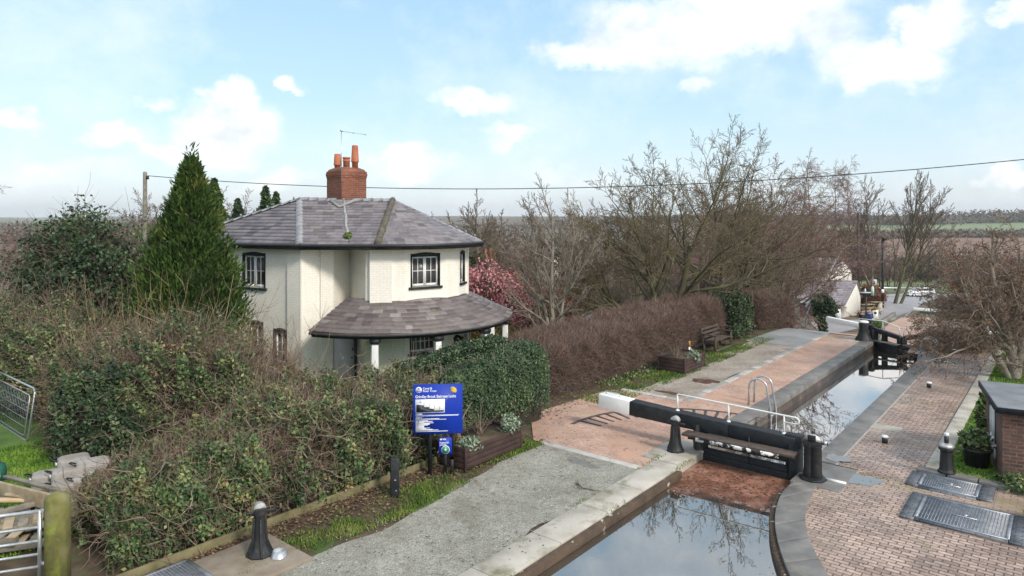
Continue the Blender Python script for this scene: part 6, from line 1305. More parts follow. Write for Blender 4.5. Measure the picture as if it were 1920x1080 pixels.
mb = MB(); mb.lathe([(float(cr(z))*.60, z*H_+.1) for z in np.linspace(0, .97, 12)], c, 14); mb.build('inner_branches', mat('conifer inside', [(.3, (.014, .020, .008)), (.7, (.03, .035, .014))], .95, 5, .6), root)
mb = MB(); mb.tube([(c[0], c[1], c[2]), (c[0], c[1], c[2]+3), (c[0]+.04, c[1], c[2]+H_)], [.16, .12, .02], 8); mb.build('trunk', M['bark_dark'], root)
# ------------------------------------------------------------------ brown hedge beyond the gap, holly bush, end of hedge
n6 = [P_(16.6, -13.2, 1.15, 1.50), P_(19, -13.1, 1.25, 1.60), P_(22, -13.1, 1.25, 1.66), P_(26, -13.0, 1.2, 1.78), P_(29.6, -12.9, 1.1, 1.9)]
hedge('beech_hedge', 'clipped bare brown hedge running along the towpath behind the bench', n6, 9000, 'leaf_rust', .04, 62000, 'twig_hedge', .30, .0052, rn, 'bare brown hedges', green=lambda P: np.clip(.12+.5*(P[:, 1] > 26)*(P[:, 2] > 1.2), .04, 1), core='core_brown', amp=.14, f=.4, pw=.45, ck=.85, toptw=7500, toplen=.30, updir=.25, wand=.35, tlo=.8, thi=.98)
n7 = [P_(32.8, -12.3, .85, 1.62), P_(34.6, -12.0, .9, 1.62), P_(36.6, -11.7, .8, 1.75)]
hedge('beech_hedge', 'short bare brown hedge beyond the dark green holly bush', n7, 2000, 'leaf_rust', .05, 22000, 'twig_hedge', .35, .007, rn, 'bare brown hedges', green=lambda P: 1.0, core='core_brown', amp=.12, f=.4, toptw=1500, toplen=.35)
n8 = [P_(29.5, -12.15, .85, 1.62), P_(31.2, -12.35, .95, 1.8), P_(32.7, -12.8, .8, 1.65)]
hedge('holly_bush', 'dark green holly bush set into the brown hedge past the bench', n8, 16000, 'leaf_holly', .07, 600, 'twig_mix', .3, .007, rn, amp=.2, f=.5, elong=1.4, hedgecat='bush', tint=lambda P, o: np.clip(.5+.25*noise(P, .6)+np.random.default_rng(1).normal(0, .22, len(P)), 0, 1))
c = tuple(W(33.3, -12.3, 0)); mb = MB(); mb.tube([c, (c[0], c[1], .55)], .03, 6); tag(mb.build('marker_peg', M['white']), 'small white peg at the foot of the brown hedge beyond the holly', 'peg')
mb = MB(); P = scatter_poly(700, 19, 24, -12.1, -11.3, rn); P[:, 2] += .05; leaves(mb, P, .05, rn, None, 1.5); tag(mb.build('ivy_patch', M['leaf_green']), 'low ivy patch at the foot of the brown hedge', 'ivy', kind='stuff')
# ------------------------------------------------------------------ spreading tree over the far gates on the right
def spec_spread(): return [dict(seg=4, wander=.06, up=.02, end=.75), dict(n=8, ang=(35, 78), ratio=(1.15, 1.7), seg=8, wander=.13, up=.015, start=.35, rr=.45, end=.25, tipshort=.2), dict(n=11, ang=(25, 65), ratio=(.28, .5), seg=6, wander=.18, up=-.035, start=.15, rr=.40, end=.3), dict(n=8, ang=(25, 70), ratio=(.3, .55), seg=4, wander=.25, up=-.04, start=.1, rr=.42, end=.4), dict(n=4, ang=(25, 65), ratio=(.35, .6), seg=3, wander=.3, up=-.03, start=.1, rr=.5, end=.5)]
c = gp(1903, 712); g = grow(33, [((c.x, c.y, -.1), (-.05, 0, 1), 2.5, .17), ((c.x+.12, c.y+.1, -.1), (.35, .25, 1), 2.6, .14), ((c.x-.1, c.y, -.1), (-.45, .15, 1), 2.5, .12)], spec_spread())
def buds(root, g):
    mb = MB(); pts = [b[0][-1] for b in g[4]]+[b[0][-1] for b in g[3]]; P = np.array([tuple(p) for p in pts]); k = rn.uniform(0, 1, len(P)) < .10
    leaves(mb, P[k], .055, rn, None, 1.2); o = mb.build('berries', M['leaf_rust']); o.parent = root; o.matrix_parent_inverse = root.matrix_basis.inverted()
def fixp(o, root): o.matrix_parent_inverse = root.matrix_basis.inverted()
def make_tree(name, label, cat, loc, g, split, mtrunk, mcrown, group=None, minr=.006, extra=None):
    root = thing(name, label, cat, loc, group); a = MB(); tree_mesh(a, g, 0, split, minr); a.build('trunk', mtrunk, root, True)
    b = MB(); tree_mesh(b, g, split+1, 9, minr); b.build('crown', mcrown, root)
    if extra: extra(root, g)
    return root
make_tree('spreading_tree', 'low spreading bare tree with red berries on the lawn at the right edge', 'tree', c, g, 1, M['bark_pale'], M['twig_mix'], None, .0065, buds)
c2 = gp(1990, 700); g = grow(35, [((c2.x, c2.y, -.1), (-.25, 0, 1), 2.4, .16), ((c2.x, c2.y, -.1), (.2, .2, 1), 2.4, .14)], spec_spread())
make_tree('spreading_tree', 'second bare reddish tree reaching in from beyond the right edge', 'tree', c2, g, 1, M['bark_dark'], M['twig_red'], None, .0075, buds)
def brush(label, px, py, rad, n, seed, m='twig_mix', dz=.2):
    c = ray(px, py); mb = MB(); rg = np.random.default_rng(seed); P, o = blob_pts((c.x, c.y, c.z+dz), rad, n, rg, .3, 1.0, .2, .5); P[:, 2] = np.maximum(P[:, 2], T(P[:, 0], P[:, 1])+.02)
    d = rg.normal(size=P.shape); d[:, 2] = d[:, 2]*.3+.12; twigs(mb, P, d, .9, .009, rg, 5, .3); root = thing('brush_heap', label, 'brush', c, 'heaps of cut brush below the spreading tree'); mb.build('twigs', M[m], root); mb = MB(); blob_core(mb, (c.x, c.y, c.z+dz), rad, .55, .2, .5); mb.build('inner_twigs', M['core'], root); return root
brush('brown brush heap right of the far lock gates', 1790, 655, (1.5, 1.1, .65), 2600, 1)
brush('dark brush hedge hiding the back of the white car', 1800, 592, (3.6, 2.2, 2.3), 3600, 2, dz=.6)
brush('brush and bramble bank behind the spreading tree', 1860, 600, (5.0, 2.5, 1.8), 3600, 3, dz=.7)
brush('reddish bramble bank at the right edge beyond the lawn', 1925, 640, (3.0, 2.0, 1.6), 3000, 4, 'twig_red', .6)
# ------------------------------------------------------------------ big bare trees behind the brown hedge
def spec_oak(a=10, b=11, c=8, d=5): return [dict(seg=5, wander=.06, up=.03, end=.55), dict(n=a, ang=(14, 66), ratio=(1.05, 1.5), seg=9, wander=.10, up=.03, start=.35, rr=.5, end=.22, tipshort=.15, tip=False), dict(n=b, ang=(28, 60), ratio=(.32, .52), seg=6, wander=.16, up=.03, start=.15, rr=.42, end=.3), dict(n=c, ang=(25, 55), ratio=(.34, .55), seg=4, wander=.2, up=.03, start=.15, rr=.42, end=.4), dict(n=d, ang=(22, 50), ratio=(.35, .6), seg=3, wander=.2, up=.03, start=.15, rr=.5, end=.5)]
def oak(label, px, d, tr, seed, spec, mt='bark_dark', mc='bark_oak', group=None, minr=.009, split=1):
    c = oncol(px, d); g = grow(seed, [((c[0]+x, c[1]+y, c[2]), dr, L, r) for x, y, dr, L, r in tr], spec); return make_tree('bare_oak', label, 'tree', c, g, split, M[mt], M[mc], group, minr)
oak('large bare mossy oak with several trunks behind the middle of the brown hedge', 1238, 30.6, [(0, 0, (-.06, 0, 1), 3.8, .19), (-.5, .2, (-.75, .05, 1), 3.2, .13), (.7, .3, (.15, .1, 1), 4.3, .20)], 51, spec_oak(11, 12, 8, 4), minr=.0075)
oak('second bare mossy oak right of the largest one, leaning over the hedge', 1338, 36, [(0, 0, (.08, 0, 1), 4.4, .21), (.5, 0, (.55, .1, 1), 3.8, .16)], 52, spec_oak(11, 11, 7, 4), minr=.007)
oak('bare tree with reddish twigs between the oaks and the birches', 1418, 46, [(0, 0, (.02, 0, 1), 5.6, .24), (.5, 0, (.35, 0, 1), 4.8, .18)], 53, spec_oak(9, 10, 8, 5), 'bark_dark', 'twig_red', minr=.013)
oak('bare tree with fine pinkish twigs beside the leaning birch', 1462, 62, [(0, 0, (-.1, 0, 1), 6.8, .24), (.4, 0, (.1, 0, 1), 6.0, .18)], 54, spec_oak(9, 10, 8, 4), 'bark_dark', 'twig_red', minr=.015)
# pale ash in the cottage garden
def spec_ash(): return [dict(seg=8, wander=.04, up=.06, end=.3), dict(n=17, ang=(22, 62), ratio=(.42, .68), seg=7, wander=.09, up=.05, start=.22, rr=.42, end=.3, tipshort=.55), dict(n=8, ang=(20, 48), ratio=(.3, .52), seg=5, wander=.13, up=.05, start=.15, rr=.42, end=.35), dict(n=6, ang=(20, 48), ratio=(.35, .6), seg=3, wander=.16, up=.04, start=.15, rr=.5, end=.5)]
c = oncol(1037, 28); c = (c[0], c[1], c[2]-.6); g = grow(61, [(c, (0, 0, 1), 6.3, .16), ((c[0]+.12, c[1], c[2]+1.8), (.16, .05, 1), 4.6, .09), ((c[0]-.1, c[1], c[2]+2.2), (-.18, .05, 1), 4.2, .085)], spec_ash())
make_tree('ash_tree', 'slender bare ash with pale grey bark right of the cottage', 'tree', c, g, 1, M['bark_pale'], M['twig_pale'], None, .0085)
# dark ivy tree behind the cottage
c = oncol(893, 52); g = grow(63, [(c, (0, 0, 1), 7.4, .18), ((c[0]+.3, c[1], c[2]), (.3, 0, 1), 6.4, .13), ((c[0]-.3, c[1], c[2]), (-.3, 0, 1), 6.4, .13)], spec_ash())
make_tree('bare_tree', 'bare dark tree with an ivy clad trunk just right of the cottage roof', 'tree', c, g, 1, M['bark_dark'], M['twig_brown'], None, .014)
leafy('ivy_clump', 'dark ivy clothing the trunk of the bare tree right of the cottage roof', 'ivy', (c[0], c[1], c[2]+2.5), [(0, 0, 0, 1.0, .9, 2.4), (.1, 0, 1.9, .8, .8, 1.2)], 5000, .16, 'leaf_holly', rn)
# birches with hanging twigs
def spec_birch(): return [dict(seg=9, wander=.03, up=.03, end=.2), dict(n=20, ang=(25, 55), ratio=(.20, .36), seg=6, wander=.08, up=.02, start=.3, rr=.35, end=.3, tipshort=.4), dict(n=7, ang=(30, 70), ratio=(.5, .8), seg=6, wander=.07, up=-.14, start=.2, rr=.35, end=.4), dict(n=6, ang=(15, 50), ratio=(.4, .8), seg=4, wander=.08, up=-.2, start=.1, rr=.6, end=.5)]
for k, (px, d, L, lb) in enumerate(((1500, 92, 17.6, 'nearest tall birch with hanging purple twigs above the cafe roof'), (1530, 94, 17.2, 'tall birch with hanging twigs just right of the cafe ridge'), (1560, 97, 16.6, 'birch with hanging twigs above the gable of the rear cafe building'), (1590, 99, 17.6, 'rightmost of the hanging birches, beside the dark pole'))):
    c = oncol(px, d); g = grow(70+k, [(c, (.02*k, 0, 1), L, .17)], spec_birch()); make_tree('birch_tree', lb, 'tree', c, g, 0, M['bark_pale'], M['twig_red'], 'birches behind the cafe', .016)
c = oncol(1498, 58); g = grow(75, [((c[0], c[1], c[2]), (.18, 0, 1), 4.0, .16), ((c[0]+.6, c[1], c[2]+3.6), (.9, .1, 1), 5.4, .13)], [dict(seg=7, wander=.05, up=.0, end=.3), dict(n=9, ang=(25, 65), ratio=(.3, .55), seg=6, wander=.15, up=-.02, start=.2, rr=.4), dict(n=6, ang=(25, 60), ratio=(.35, .6), seg=4, wander=.15, up=-.06, start=.2, rr=.4), dict(n=4, ang=(25, 60), ratio=(.35, .6), seg=3, wander=.15, up=-.06, start=.2, rr=.4)])
make_tree('leaning_birch', 'leaning white barked birch before the cafe roof', 'tree', c, g, 1, M['bark_birch'], M['twig_red'], None, .014)
# poplars by the road
def spec_pop(): return [dict(seg=9, wander=.03, up=.05, end=.25), dict(n=22, ang=(18, 46), ratio=(.32, .6), seg=7, wander=.07, up=.05, start=.28, rr=.42, end=.3, tipshort=.5), dict(n=9, ang=(18, 45), ratio=(.25, .45), seg=5, wander=.1, up=.05, start=.2, rr=.42, end=.35), dict(n=6, ang=(18, 45), ratio=(.35, .6), seg=3, wander=.14, up=.03, start=.2, rr=.5, end=.5)]
c = oncol(1635, 98); g = grow(81, [(c, (0, 0, 1), 14, .22), ((c[0]+.6, c[1], c[2]), (-.35, 0, 1), 9.5, .17)], spec_pop()); make_tree('poplar_tree', 'tall slender bare tree left of the black telegraph pole by the road', 'tree', c, g, 1, M['bark_pale'], M['twig_brown'], 'tall bare trees by the road', .020)
c = oncol(1678, 96); g = grow(82, [(c, (.22, 0, 1), 14.6, .25), ((c[0]+.8, c[1], c[2]), (.42, 0, 1), 14.2, .21)], spec_pop()); make_tree('poplar_tree', 'forked tall bare tree leaning right beside the road', 'tree', c, g, 1, M['bark_dark'], M['twig_brown'], 'tall bare trees by the road', .020)
# copies of simpler bare trees for the wood
protos = []
for k in range(5):
    g = grow(90+k, [((0, 0, 0), (.03*k-.06, 0, 1), 7.5, .17), ((.2, 0, 0), (.3, .1, 1), 6.2, .12)], [dict(seg=6, wander=.06, up=.04, end=.3), dict(n=11, ang=(25, 62), ratio=(.45, .7), seg=6, wander=.12, up=.03, start=.15, rr=.45, end=.3, tipshort=.5), dict(n=8, ang=(25, 58), ratio=(.32, .52), seg=4, wander=.16, up=.02, start=.12, rr=.42, end=.4), dict(n=6, ang=(22, 52), ratio=(.4, .65), seg=3, wander=.18, up=.02, start=.1, rr=.5, end=.5)])
    protos.append(g)
used = {}
def wood(px, d, hs, k, label, group, mc='twig_brown', rz=None):
    c = oncol(px, d); key = (k, mc)
    if key not in used:
        r = make_tree('bare_tree', label, 'tree', (0, 0, 0), protos[k], 0, M['bark_dark'], M[mc], group, .016); used[key] = r; r.location = c; r.scale = (hs,)*3; r.rotation_euler.z = rz or px*.37; return r
    return copy_tree(used[key], c, rz or px*.37, hs, label, group)
rg = random.Random(17); G1 = 'bare brown trees beyond the cottage garden'; L1 = 'bare brown tree in the thicket between the cottage and the oaks'
for px in range(935, 1225, 17): wood(px+rg.uniform(-8, 8), rg.uniform(48, 84), rg.uniform(.78, 1.02), rg.randrange(5), L1, G1, rg.choice(['twig_brown', 'twig_brown', 'twig_red']))
L1b = 'small bare tree low in the garden beyond the brown hedge'; G1b = 'small bare garden trees behind the brown hedge'
for px in range(1075, 1460, 32): wood(px+rg.uniform(-8, 8), rg.uniform(37, 41), rg.uniform(.42, .55), rg.randrange(5), L1b, G1b, rg.choice(['twig_brown', 'bark_oak']))
G2 = 'bare reddish trees behind the oaks'; L2 = 'bare reddish tree in the wood behind the oaks and the cafe'
for px in range(1235, 1610, 22): wood(px+rg.uniform(-8, 8), rg.uniform(72, 100) if px < 1440 else rg.uniform(96, 112), rg.uniform(1.0, 1.35), rg.randrange(5), L2, G2, 'twig_red')
G3 = 'bare shrubs along the road'; L3 = 'bare brown shrub along the far side of the road'
for px in range(1600, 1990, 17): wood(px+rg.uniform(-8, 8), rg.uniform(118, 140), rg.uniform(.65, .95), rg.randrange(5), L3, G3, rg.choice(['twig_brown', 'twig_red']))
G4 = 'bare trees on the left skyline'; L4 = 'small bare tree on the skyline between the holly and the cottage'
for px in (250, 292, 405, 430, 455, 540, 700): wood(px+rg.uniform(-6, 6), rg.uniform(62, 80), rg.uniform(.85, 1.05), rg.randrange(5), L4, G4)
wood(828, 70, 1.0, 2, 'bare tree on the skyline just right of the chimney', None); wood(715, 62, .82, 1, 'small bare tree top behind the ridge right of the chimney', None)
# little conifers over the left part of the roof
def fir(name, label, px, d, h, w, seed, m='leaf_holly', top=.12):
    c = oncol(px, d); r = np.random.default_rng(seed); n = 5200; z = r.uniform(0, 1, n)**1.2; th = r.uniform(0, 6.283, n); tier = 1+.28*np.sin(z*38+th*0.7); ra = w*(1-z)**.8*tier*r.uniform(.4, 1.05, n)+top*.4
    P = np.stack([c[0]+np.cos(th)*ra, c[1]+np.sin(th)*ra, c[2]+h*(.12+.88*z)-ra*.15], 1); o = np.stack([np.cos(th), np.sin(th), -.1+0*th], 1); root = thing(name, label, 'tree', c, 'conifers behind the cottage roof'); mb = MB(); leaves(mb, P, .17, r, o, 2.0, bias=.2); mb.build('crown', M[m], root); mb = MB(); mb.lathe([(.15, 0), (w*.5, h*.15), (w*.3, h*.5), (.02, h*.95)], c, 9); mb.build('trunk', M['core'], root)
fir('fir_tree', 'dark fir top with two points showing above the roof left of the apex', 498, 46, 9.4, 1.6, 1); fir('fir_tree', 'right hand point of the dark firs above the cottage roof', 518, 47, 9.1, 1.4, 2); fir('fir_tree', 'small brownish conifer top above the left end of the roof', 446, 48, 8.6, 1.5, 3); fir('fir_tree', 'olive rounded conifer behind the tip of the tall conifer', 402, 44, 8.9, 1.8, 4, 'leaf_conifer')
# garden: pink shrub, rust hedge, yellowing bushes
c = oncol(905, 36); leafy('pink_shrub', 'pink flowering shrub behind the right side of the cottage', 'shrub', c, [(0, 0, 3.4, 2.0, 1.4, 1.6), (1.3, 0, 2.7, 1.4, 1.2, 1.4), (-1.0, 0, 3.2, 1.3, 1.2, 1.3), (.3, 0, 1.6, 2.2, 1.4, 1.6)], 11000, .10, 'leaf_pink', rn, core='core_brown', tw=1500, twm='twig_red', ck=.5)
c = oncol(975, 38); leafy('rust_shrub', 'rust red shrub between the pink blossom and the pale ash', 'shrub', c, [(0, 0, 2.6, 2.0, 1.3, 1.6), (1.7, .2, 2.2, 1.6, 1.2, 1.5), (-1.4, 0, 2.6, 1.2, 1.0, 1.3), (.3, 0, .8, 2.4, 1.2, 1.2)], 11000, .10, 'leaf_russet', rn, core='core_brown', tw=1200, twm='twig_red', ck=.6)
c = oncol(1055, 41); leafy('rust_shrub', 'rust brown beech hedge right of the pale ash trunk', 'shrub', c, [(0, 0, 1.6, 1.6, 1.0, 1.6), (-1.8, 0, 1.5, 1.6, 1.0, 1.4)], 7000, .10, 'leaf_russet', rn, core='core_brown', ck=.65)
c = oncol(980, 31); leafy('yellow_shrub', 'yellowing green bush just right of the veranda columns', 'shrub', c, [(0, 0, 1.0, 1.0, .9, 1.2), (-.9, 0, .9, .9, .8, 1.2), (.8, 0, .7, .8, .7, .8)], 8000, .07, 'leaf_yellow', rn, tw=400)
c = oncol(925, 33); leafy('yellow_shrub', 'orange and green leafy bush behind the veranda', 'shrub', c, [(0, 0, 1.4, 1.2, .9, 1.3)], 5000, .08, 'leaf_yellow', rn, tw=300)
c = oncol(1090, 46); leafy('apple_tree', 'small olive twigged fruit tree above the shed roof', 'tree', c, [(0, 0, 1.8, 1.9, 1.4, .9)], 500, .1, 'leaf_green', rn, core='twig_brown', tw=2600, twm='bark_oak', ck=.15)
c = oncol(1370, 40); leafy('yellow_shrub', 'yellow leaved bush low among the oak trunks', 'shrub', c, [(0, 0, 1.6, 1.7, 1.0, .8), (1.6, 0, 1.5, 1.2, .8, .7)], 1600, .11, 'leaf_yellow', rn, core='twig_brown', tw=600, ck=.2)
# shed roof behind the brown hedge
c = oncol(1105, 33); sh = thing('garden_shed', 'low shed with a grey corrugated roof behind the brown hedge', 'shed', c); zr = CAMH-(600-HY)*33/F
mb = MB(); A, B, D, E = gp(1048, 622, .05), gp(1160, 622, .05), None, None
a0, a1 = Vector((2.1, 31.0, zr-.35)), Vector((6.0, 30.3, zr-.42)); b0, b1 = Vector((3.75, 34.6, zr+.12)), Vector((6.6, 34.2, zr+.10)); n = 40; V = []
for k in range(n+1):
    h = .035*math.cos(k*math.pi); V += [tuple(a0.lerp(a1, k/n)+Vector((0, 0, h))), tuple(b0.lerp(b1, k/n)+Vector((0, 0, h)))]
mb.add(V, [(2*i, 2*i+2, 2*i+3, 2*i+1) for i in range(n)]); rf = mb.build('roof', mat('corrugated sheet', [(.3, (.26, .27, .30)), (.7, (.38, .39, .42))], .5, 2, .1, spec=.5), sh)
mb = MB(); mb.beam(b0+Vector((0, 0, .04)), b1+Vector((0, 0, .04)), .3, .08); mb.build('ridge', M['felt'], rf)
mb = MB(); mb.prism([(p.x, p.y) for p in (a0+Vector((.2, .3, 0)), a1+Vector((-.2, .3, 0)), b1+Vector((-.2, 0, 0)), b0+Vector((.2, 0, 0)))], c[2]-.5, zr-.5); mb.build('wall', M['wood_grey'], sh)
# ------------------------------------------------------------------ telegraph poles and wire
c = oncol(272, 40); r = thing('telegraph_pole', 'weathered telegraph pole between the holly and the conifer', 'pole', c); mb = MB(); mb.lathe([(.15, 0), (.11, 8.05-c[2]), (.06, 8.1-c[2])], c, 10); mb.build('shaft', M['wood_grey'], r)
mb = MB()
for k in range(5): mb.tube([(c[0]+.12, c[1], 4.6+k*.33), (c[0]+.30, c[1], 4.6+k*.33)], .02, 5)
mb.box((c[0]+.14, c[1]-.02, 7.75), (.16, .1, .2)); mb.build('steps', M['black'], r)
mb = MB(); p0, p1 = Vector((c[0]+.15, 40, 7.86)), Vector((29, 30, 8.70)); mb.tube([p0.lerp(p1, t)+Vector((0, 0, -1.32*4*t*(1-t))) for t in np.linspace(0, 1, 70)], .021, 5); tag(mb.build('overhead_wire', M['black']), 'long sagging overhead wire crossing the whole sky', 'wire')
c = oncol(1655, 92); r = thing('telegraph_pole', 'black telegraph pole by the lane with a small notice on it', 'pole', c); zt = CAMH-(443-HY)*92/F; mb = MB(); mb.lathe([(.17, 0), (.13, zt-c[2])], c, 9); mb.build('shaft', M['black_wood'], r); mb = MB(); mb.box((c[0]+.1, c[1]-.15, zt-.3), (.5, .3, .5)); mb.build('transformer', M['black'], r); mb = MB(); mb.box((c[0]-.1, c[1]-.2, c[2]+2.3), (.35, .04, .5)); mb.build('notice', M['white'], r)
c = oncol(1609.5, 90); r = thing('telegraph_pole', 'dark brown pole behind the gable of the cafe', 'pole', c); zt = CAMH-(398-HY)*84/F; mb = MB(); mb.lathe([(.17, 0), (.12, zt-c[2])], c, 9); mb.build('shaft', M['wood_brown'], r)
mb = MB(); a, b = ray(1560, 549), ray(1760, 549); mb.beam(a+Vector((0, 0, .75)), b+Vector((0, 0, .75)), .08, .35); gr = mb.build('crash_barrier', M['steel']); tag(gr, 'grey steel crash barrier along the far side of the road', 'crash barrier')
mb = MB()
for k in range(11): p = a.lerp(b, k/10); mb.beam(p+Vector((0, .1, -.2)), p+Vector((0, .1, .85)), .1, .1)
mb.build('post', M['steel'], gr)
strip_p = pxstrip('road_verge', [(1560, 549.2), (1640, 549.2), (1700, 549.2), (1790, 549.2)], [(1560, 551), (1640, 551), (1700, 551), (1790, 551)], .1, M['grass'])
# white estate car, seen from its left side
def car():
    c = ray(1723, 556.5); D = c.y; L = 4.5; r = thing('parked_car', 'white estate car on the road half hidden by brush', 'car', c); X = Vector((1, .05, 0)).normalized(); N = Vector((X.y, -X.x, 0)); Zv = Vector((0, 0, 1)); w = 1.75
    body = [(-2.2, .35), (-2.22, .62), (-2.1, .80), (-1.35, .95), (-.75, 1.0), (1.95, 1.02), (2.2, .95), (2.22, .45), (2.1, .32), (-2.05, .30)]
    mb = MB(); mb.extrude(body, c, X, Zv, N, -w/2, w/2); mb.build('body', M['car_white'], r, bevel=.08)
    cab = [(-.95, 1.0), (-.25, 1.44), (.3, 1.5), (1.5, 1.47), (2.0, 1.30), (2.12, 1.0)]; mb = MB(); mb.extrude(cab, c, X, Zv, N, -w/2+.10, w/2-.10); mb.build('cabin', M['car_white'], r, bevel=.06)
    for pr in ([(-.70, 1.03), (-.18, 1.38), (.22, 1.42), (.22, 1.03)], [(.30, 1.03), (.30, 1.42), (1.05, 1.42), (1.05, 1.03)], [(1.13, 1.03), (1.13, 1.41), (1.5, 1.39), (1.85, 1.22), (1.92, 1.03)]): mb = MB(); mb.extrude(pr, c+N*(w/2-.099), X, Zv, N, 0, .012); mb.build('window', M['glass'], r)
    for x in (-1.38, 1.35):
        for e in (-1, 1):
            mb = MB(); q = [(.32*math.cos(2*math.pi*k/18), .32+.32*math.sin(2*math.pi*k/18)) for k in range(18)]; mb.extrude(q, c+X*x+N*(e*(w/2-.1)), X, Zv, N, -.11, .115); wl_ = mb.build('wheel', M['tyre'], r)
            mb = MB(); q = [(.2*math.cos(2*math.pi*k/14), .32+.2*math.sin(2*math.pi*k/14)) for k in range(14)]; mb.extrude(q, c+X*x+N*(e*(w/2-.1)), X, Zv, N, .116 if e > 0 else -.125, .125 if e > 0 else -.112); mb.build('rim', M['steel'], wl_)
    mb = MB(); mb.box(c-X*2.12+N*.62+Zv*.72, (.22, .3, .16)); mb.build('headlight', M['glass'], r); mb = MB(); mb.box(c-X*2.12-N*.62+Zv*.72, (.22, .3, .16)); mb.build('headlight', M['glass'], r)
    mb = MB(); mb.box(c-X*.72+N*(w/2+.06)+Zv*1.05, (.2, .16, .12)); mb.build('mirror', M['car_white'], r)
car()
# ------------------------------------------------------------------ cafe: two gabled white buildings
def gable_house(name, label, cat, A, B, L, hw_, rise, roofm, over=.25, wins=True, nz=0):
    """A, B: ground corners of the gable facing the camera (left, right); L: length behind; eaves hw_, ridge hw_+rise"""
    r = thing(name, label, cat, A); A, B = Vector(A), Vector(B); d = (B-A); d.z = 0; w = d.length; d.normalize(); n = Vector((d.y, -d.x, 0)); Zv = Vector((0, 0, 1)); O = Vector((A.x, A.y, min(A.z, B.z)-.3)); hw_ += .3
    prof = [(0, 0), (w, 0), (w, hw_[1] if isinstance(hw_, tuple) else hw_), (w*.62, hw_+rise), (0, hw_*.55+nz)] if False else None
    return r, O, d, n, w
gA, gB = ray(1574, 596), ray(1613, 599)
r = thing('cafe_building', 'white gabled cafe with a long purple slate roof and dark lettering on its end wall', 'building', gA); D = (gA.y+gB.y)/2
def atp(px, py, d): x = (px-CX)/F*d; return Vector((x, d, CAMH-(py-HY)/F*d))
dA, dB = gA.y-.5, gA.y+2.9
pA, pB = atp(1574, 596, dA), atp(1613, 598, dB); pE = atp(1613.3, 556, dB); pR = atp(1604.8, 527, dA*.42+dB*.58); pC = atp(1582, 570.5, dA+.05)
back = Vector((-10.2, 3.6, .0)); wall_pts = [pA+Vector((0, 0, -.6)), pB+Vector((0, 0, -.6)), pE, pR, pC]
mb = MB(); V = [tuple(p) for p in wall_pts]+[tuple(p+back) for p in wall_pts]; mb.add(V, [(0, 1, 2, 3, 4), (9, 8, 7, 6, 5), (0, 5, 6, 1), (1, 6, 7, 2), (4, 9, 5, 0)]); mb.build('wall', M['cream_render'], r)
rg = random.Random(9); mb = MB(); up = Vector((0, 0, .06)); fo = (pR-(pR+back)).normalized()*.25
e1 = (pC-pR)*1.06; planar_slates(mb, pR+back+e1+up, pR+e1+fo+up, pR+back+up, pR+fo+up, rg, .30, .02); mb.add([tuple(p) for p in (pR+fo+up*.5, pR+back+up*.5, pR+back+e1+up*.5, pR+e1+fo+up*.5)], [(0, 1, 2, 3)], 0, .2)
e2 = (pE-pR)*1.05; mb.add([tuple(p) for p in (pR+fo+up, pR+back+up, pR+back+e2+up, pR+e2+fo+up)], [(0, 1, 2, 3)], 0, .5); slate_c = mat('cafe slate', [(0, (.19, .17, .185)), (.5, (.28, .25, .268)), (1, (.38, .35, .365))], .5, 5, .2, src='tint', spec=.5); mb.build('roof', slate_c, r)
# lean-to roof on the left with a dark wall beneath
q0, q1 = atp(1500, 568, dA+.8), atp(1577, 571, dA-.6); u0, u1 = atp(1496, 540, dA+4.2), atp(1583, 545, dA+2.2); mb = MB(); planar_slates(mb, q0, q1, u0, u1, rg, .3, .02); mb.add([tuple(p-up*.4) for p in (q0, q1, u1, u0)], [(0, 1, 2, 3)], 0, .2); mb.build('lean_to_roof', slate_c, r)
mb = MB(); mb.add([tuple(p) for p in (atp(1500, 600, dA+.9), atp(1575, 600, dA-.5), q1+Vector((0, .15, -.1)), q0+Vector((0, .15, -.1)))], [(0, 1, 2, 3)]); mb.build('lean_to_wall', M['wood_brown'], r)
# painted details on the gable
gd = (pB-pA); gd.z = 0; gw = gd.length; gd.normalize(); gn = Vector((gd.y, -gd.x, 0))
def gpt(px, py):   # point on the gable plane under a pixel
    k = gn.x*(px-CX)/F+gn.y; t = (gn.x*pA.x+gn.y*pA.y)/k; return Vector(((px-CX)/F*t, t, CAMH-(py-HY)/F*t))
def gquad(mb, px0, py0, px1, py1, o=.02, sk=0.0): mb.add([tuple(gpt(*p)+gn*o) for p in ((px0, py1), (px1, py1+sk), (px1, py0+sk), (px0, py0))], [(0, 1, 2, 3)])
for (x0, y0, x1, y1) in ((1585.5, 574, 1588, 588), (1595.5, 569, 1599, 588), (1604, 566.5, 1608.5, 586)):
    mb = MB(); gquad(mb, x0, y0, x1, y1, .012); w_ = mb.build('window', M['glass'], r); mb = MB(); gquad(mb, x0-.6, y1+1, x1+.6, y1+3, .03); mb.build('sill', M['black_wood'], w_)
    mb = MB(); xm = (x0+x1)/2; gquad(mb, xm-.3, y0, xm+.3, y1, .03); gquad(mb, x0, (y0+y1)/2-.3, x1, (y0+y1)/2+.3, .032); gquad(mb, x0, y0+3, x1, y0+3.6, .034); mb.build('frame', M['white'], w_)
mb = MB()
for k in range(9): x = 1594.5+k*1.35; gquad(mb, x, 556.6-k*.28, x+.95, 558.4-k*.28, .02)
for (x, y, h) in ((1600, 541, 4), (1602.2, 538.5, 6), (1604.6, 539, 6), (1606.6, 541, 3)): gquad(mb, x, y, x+1.5, y+h, .02)
mb.build('lettering', M['sign_black'], r)
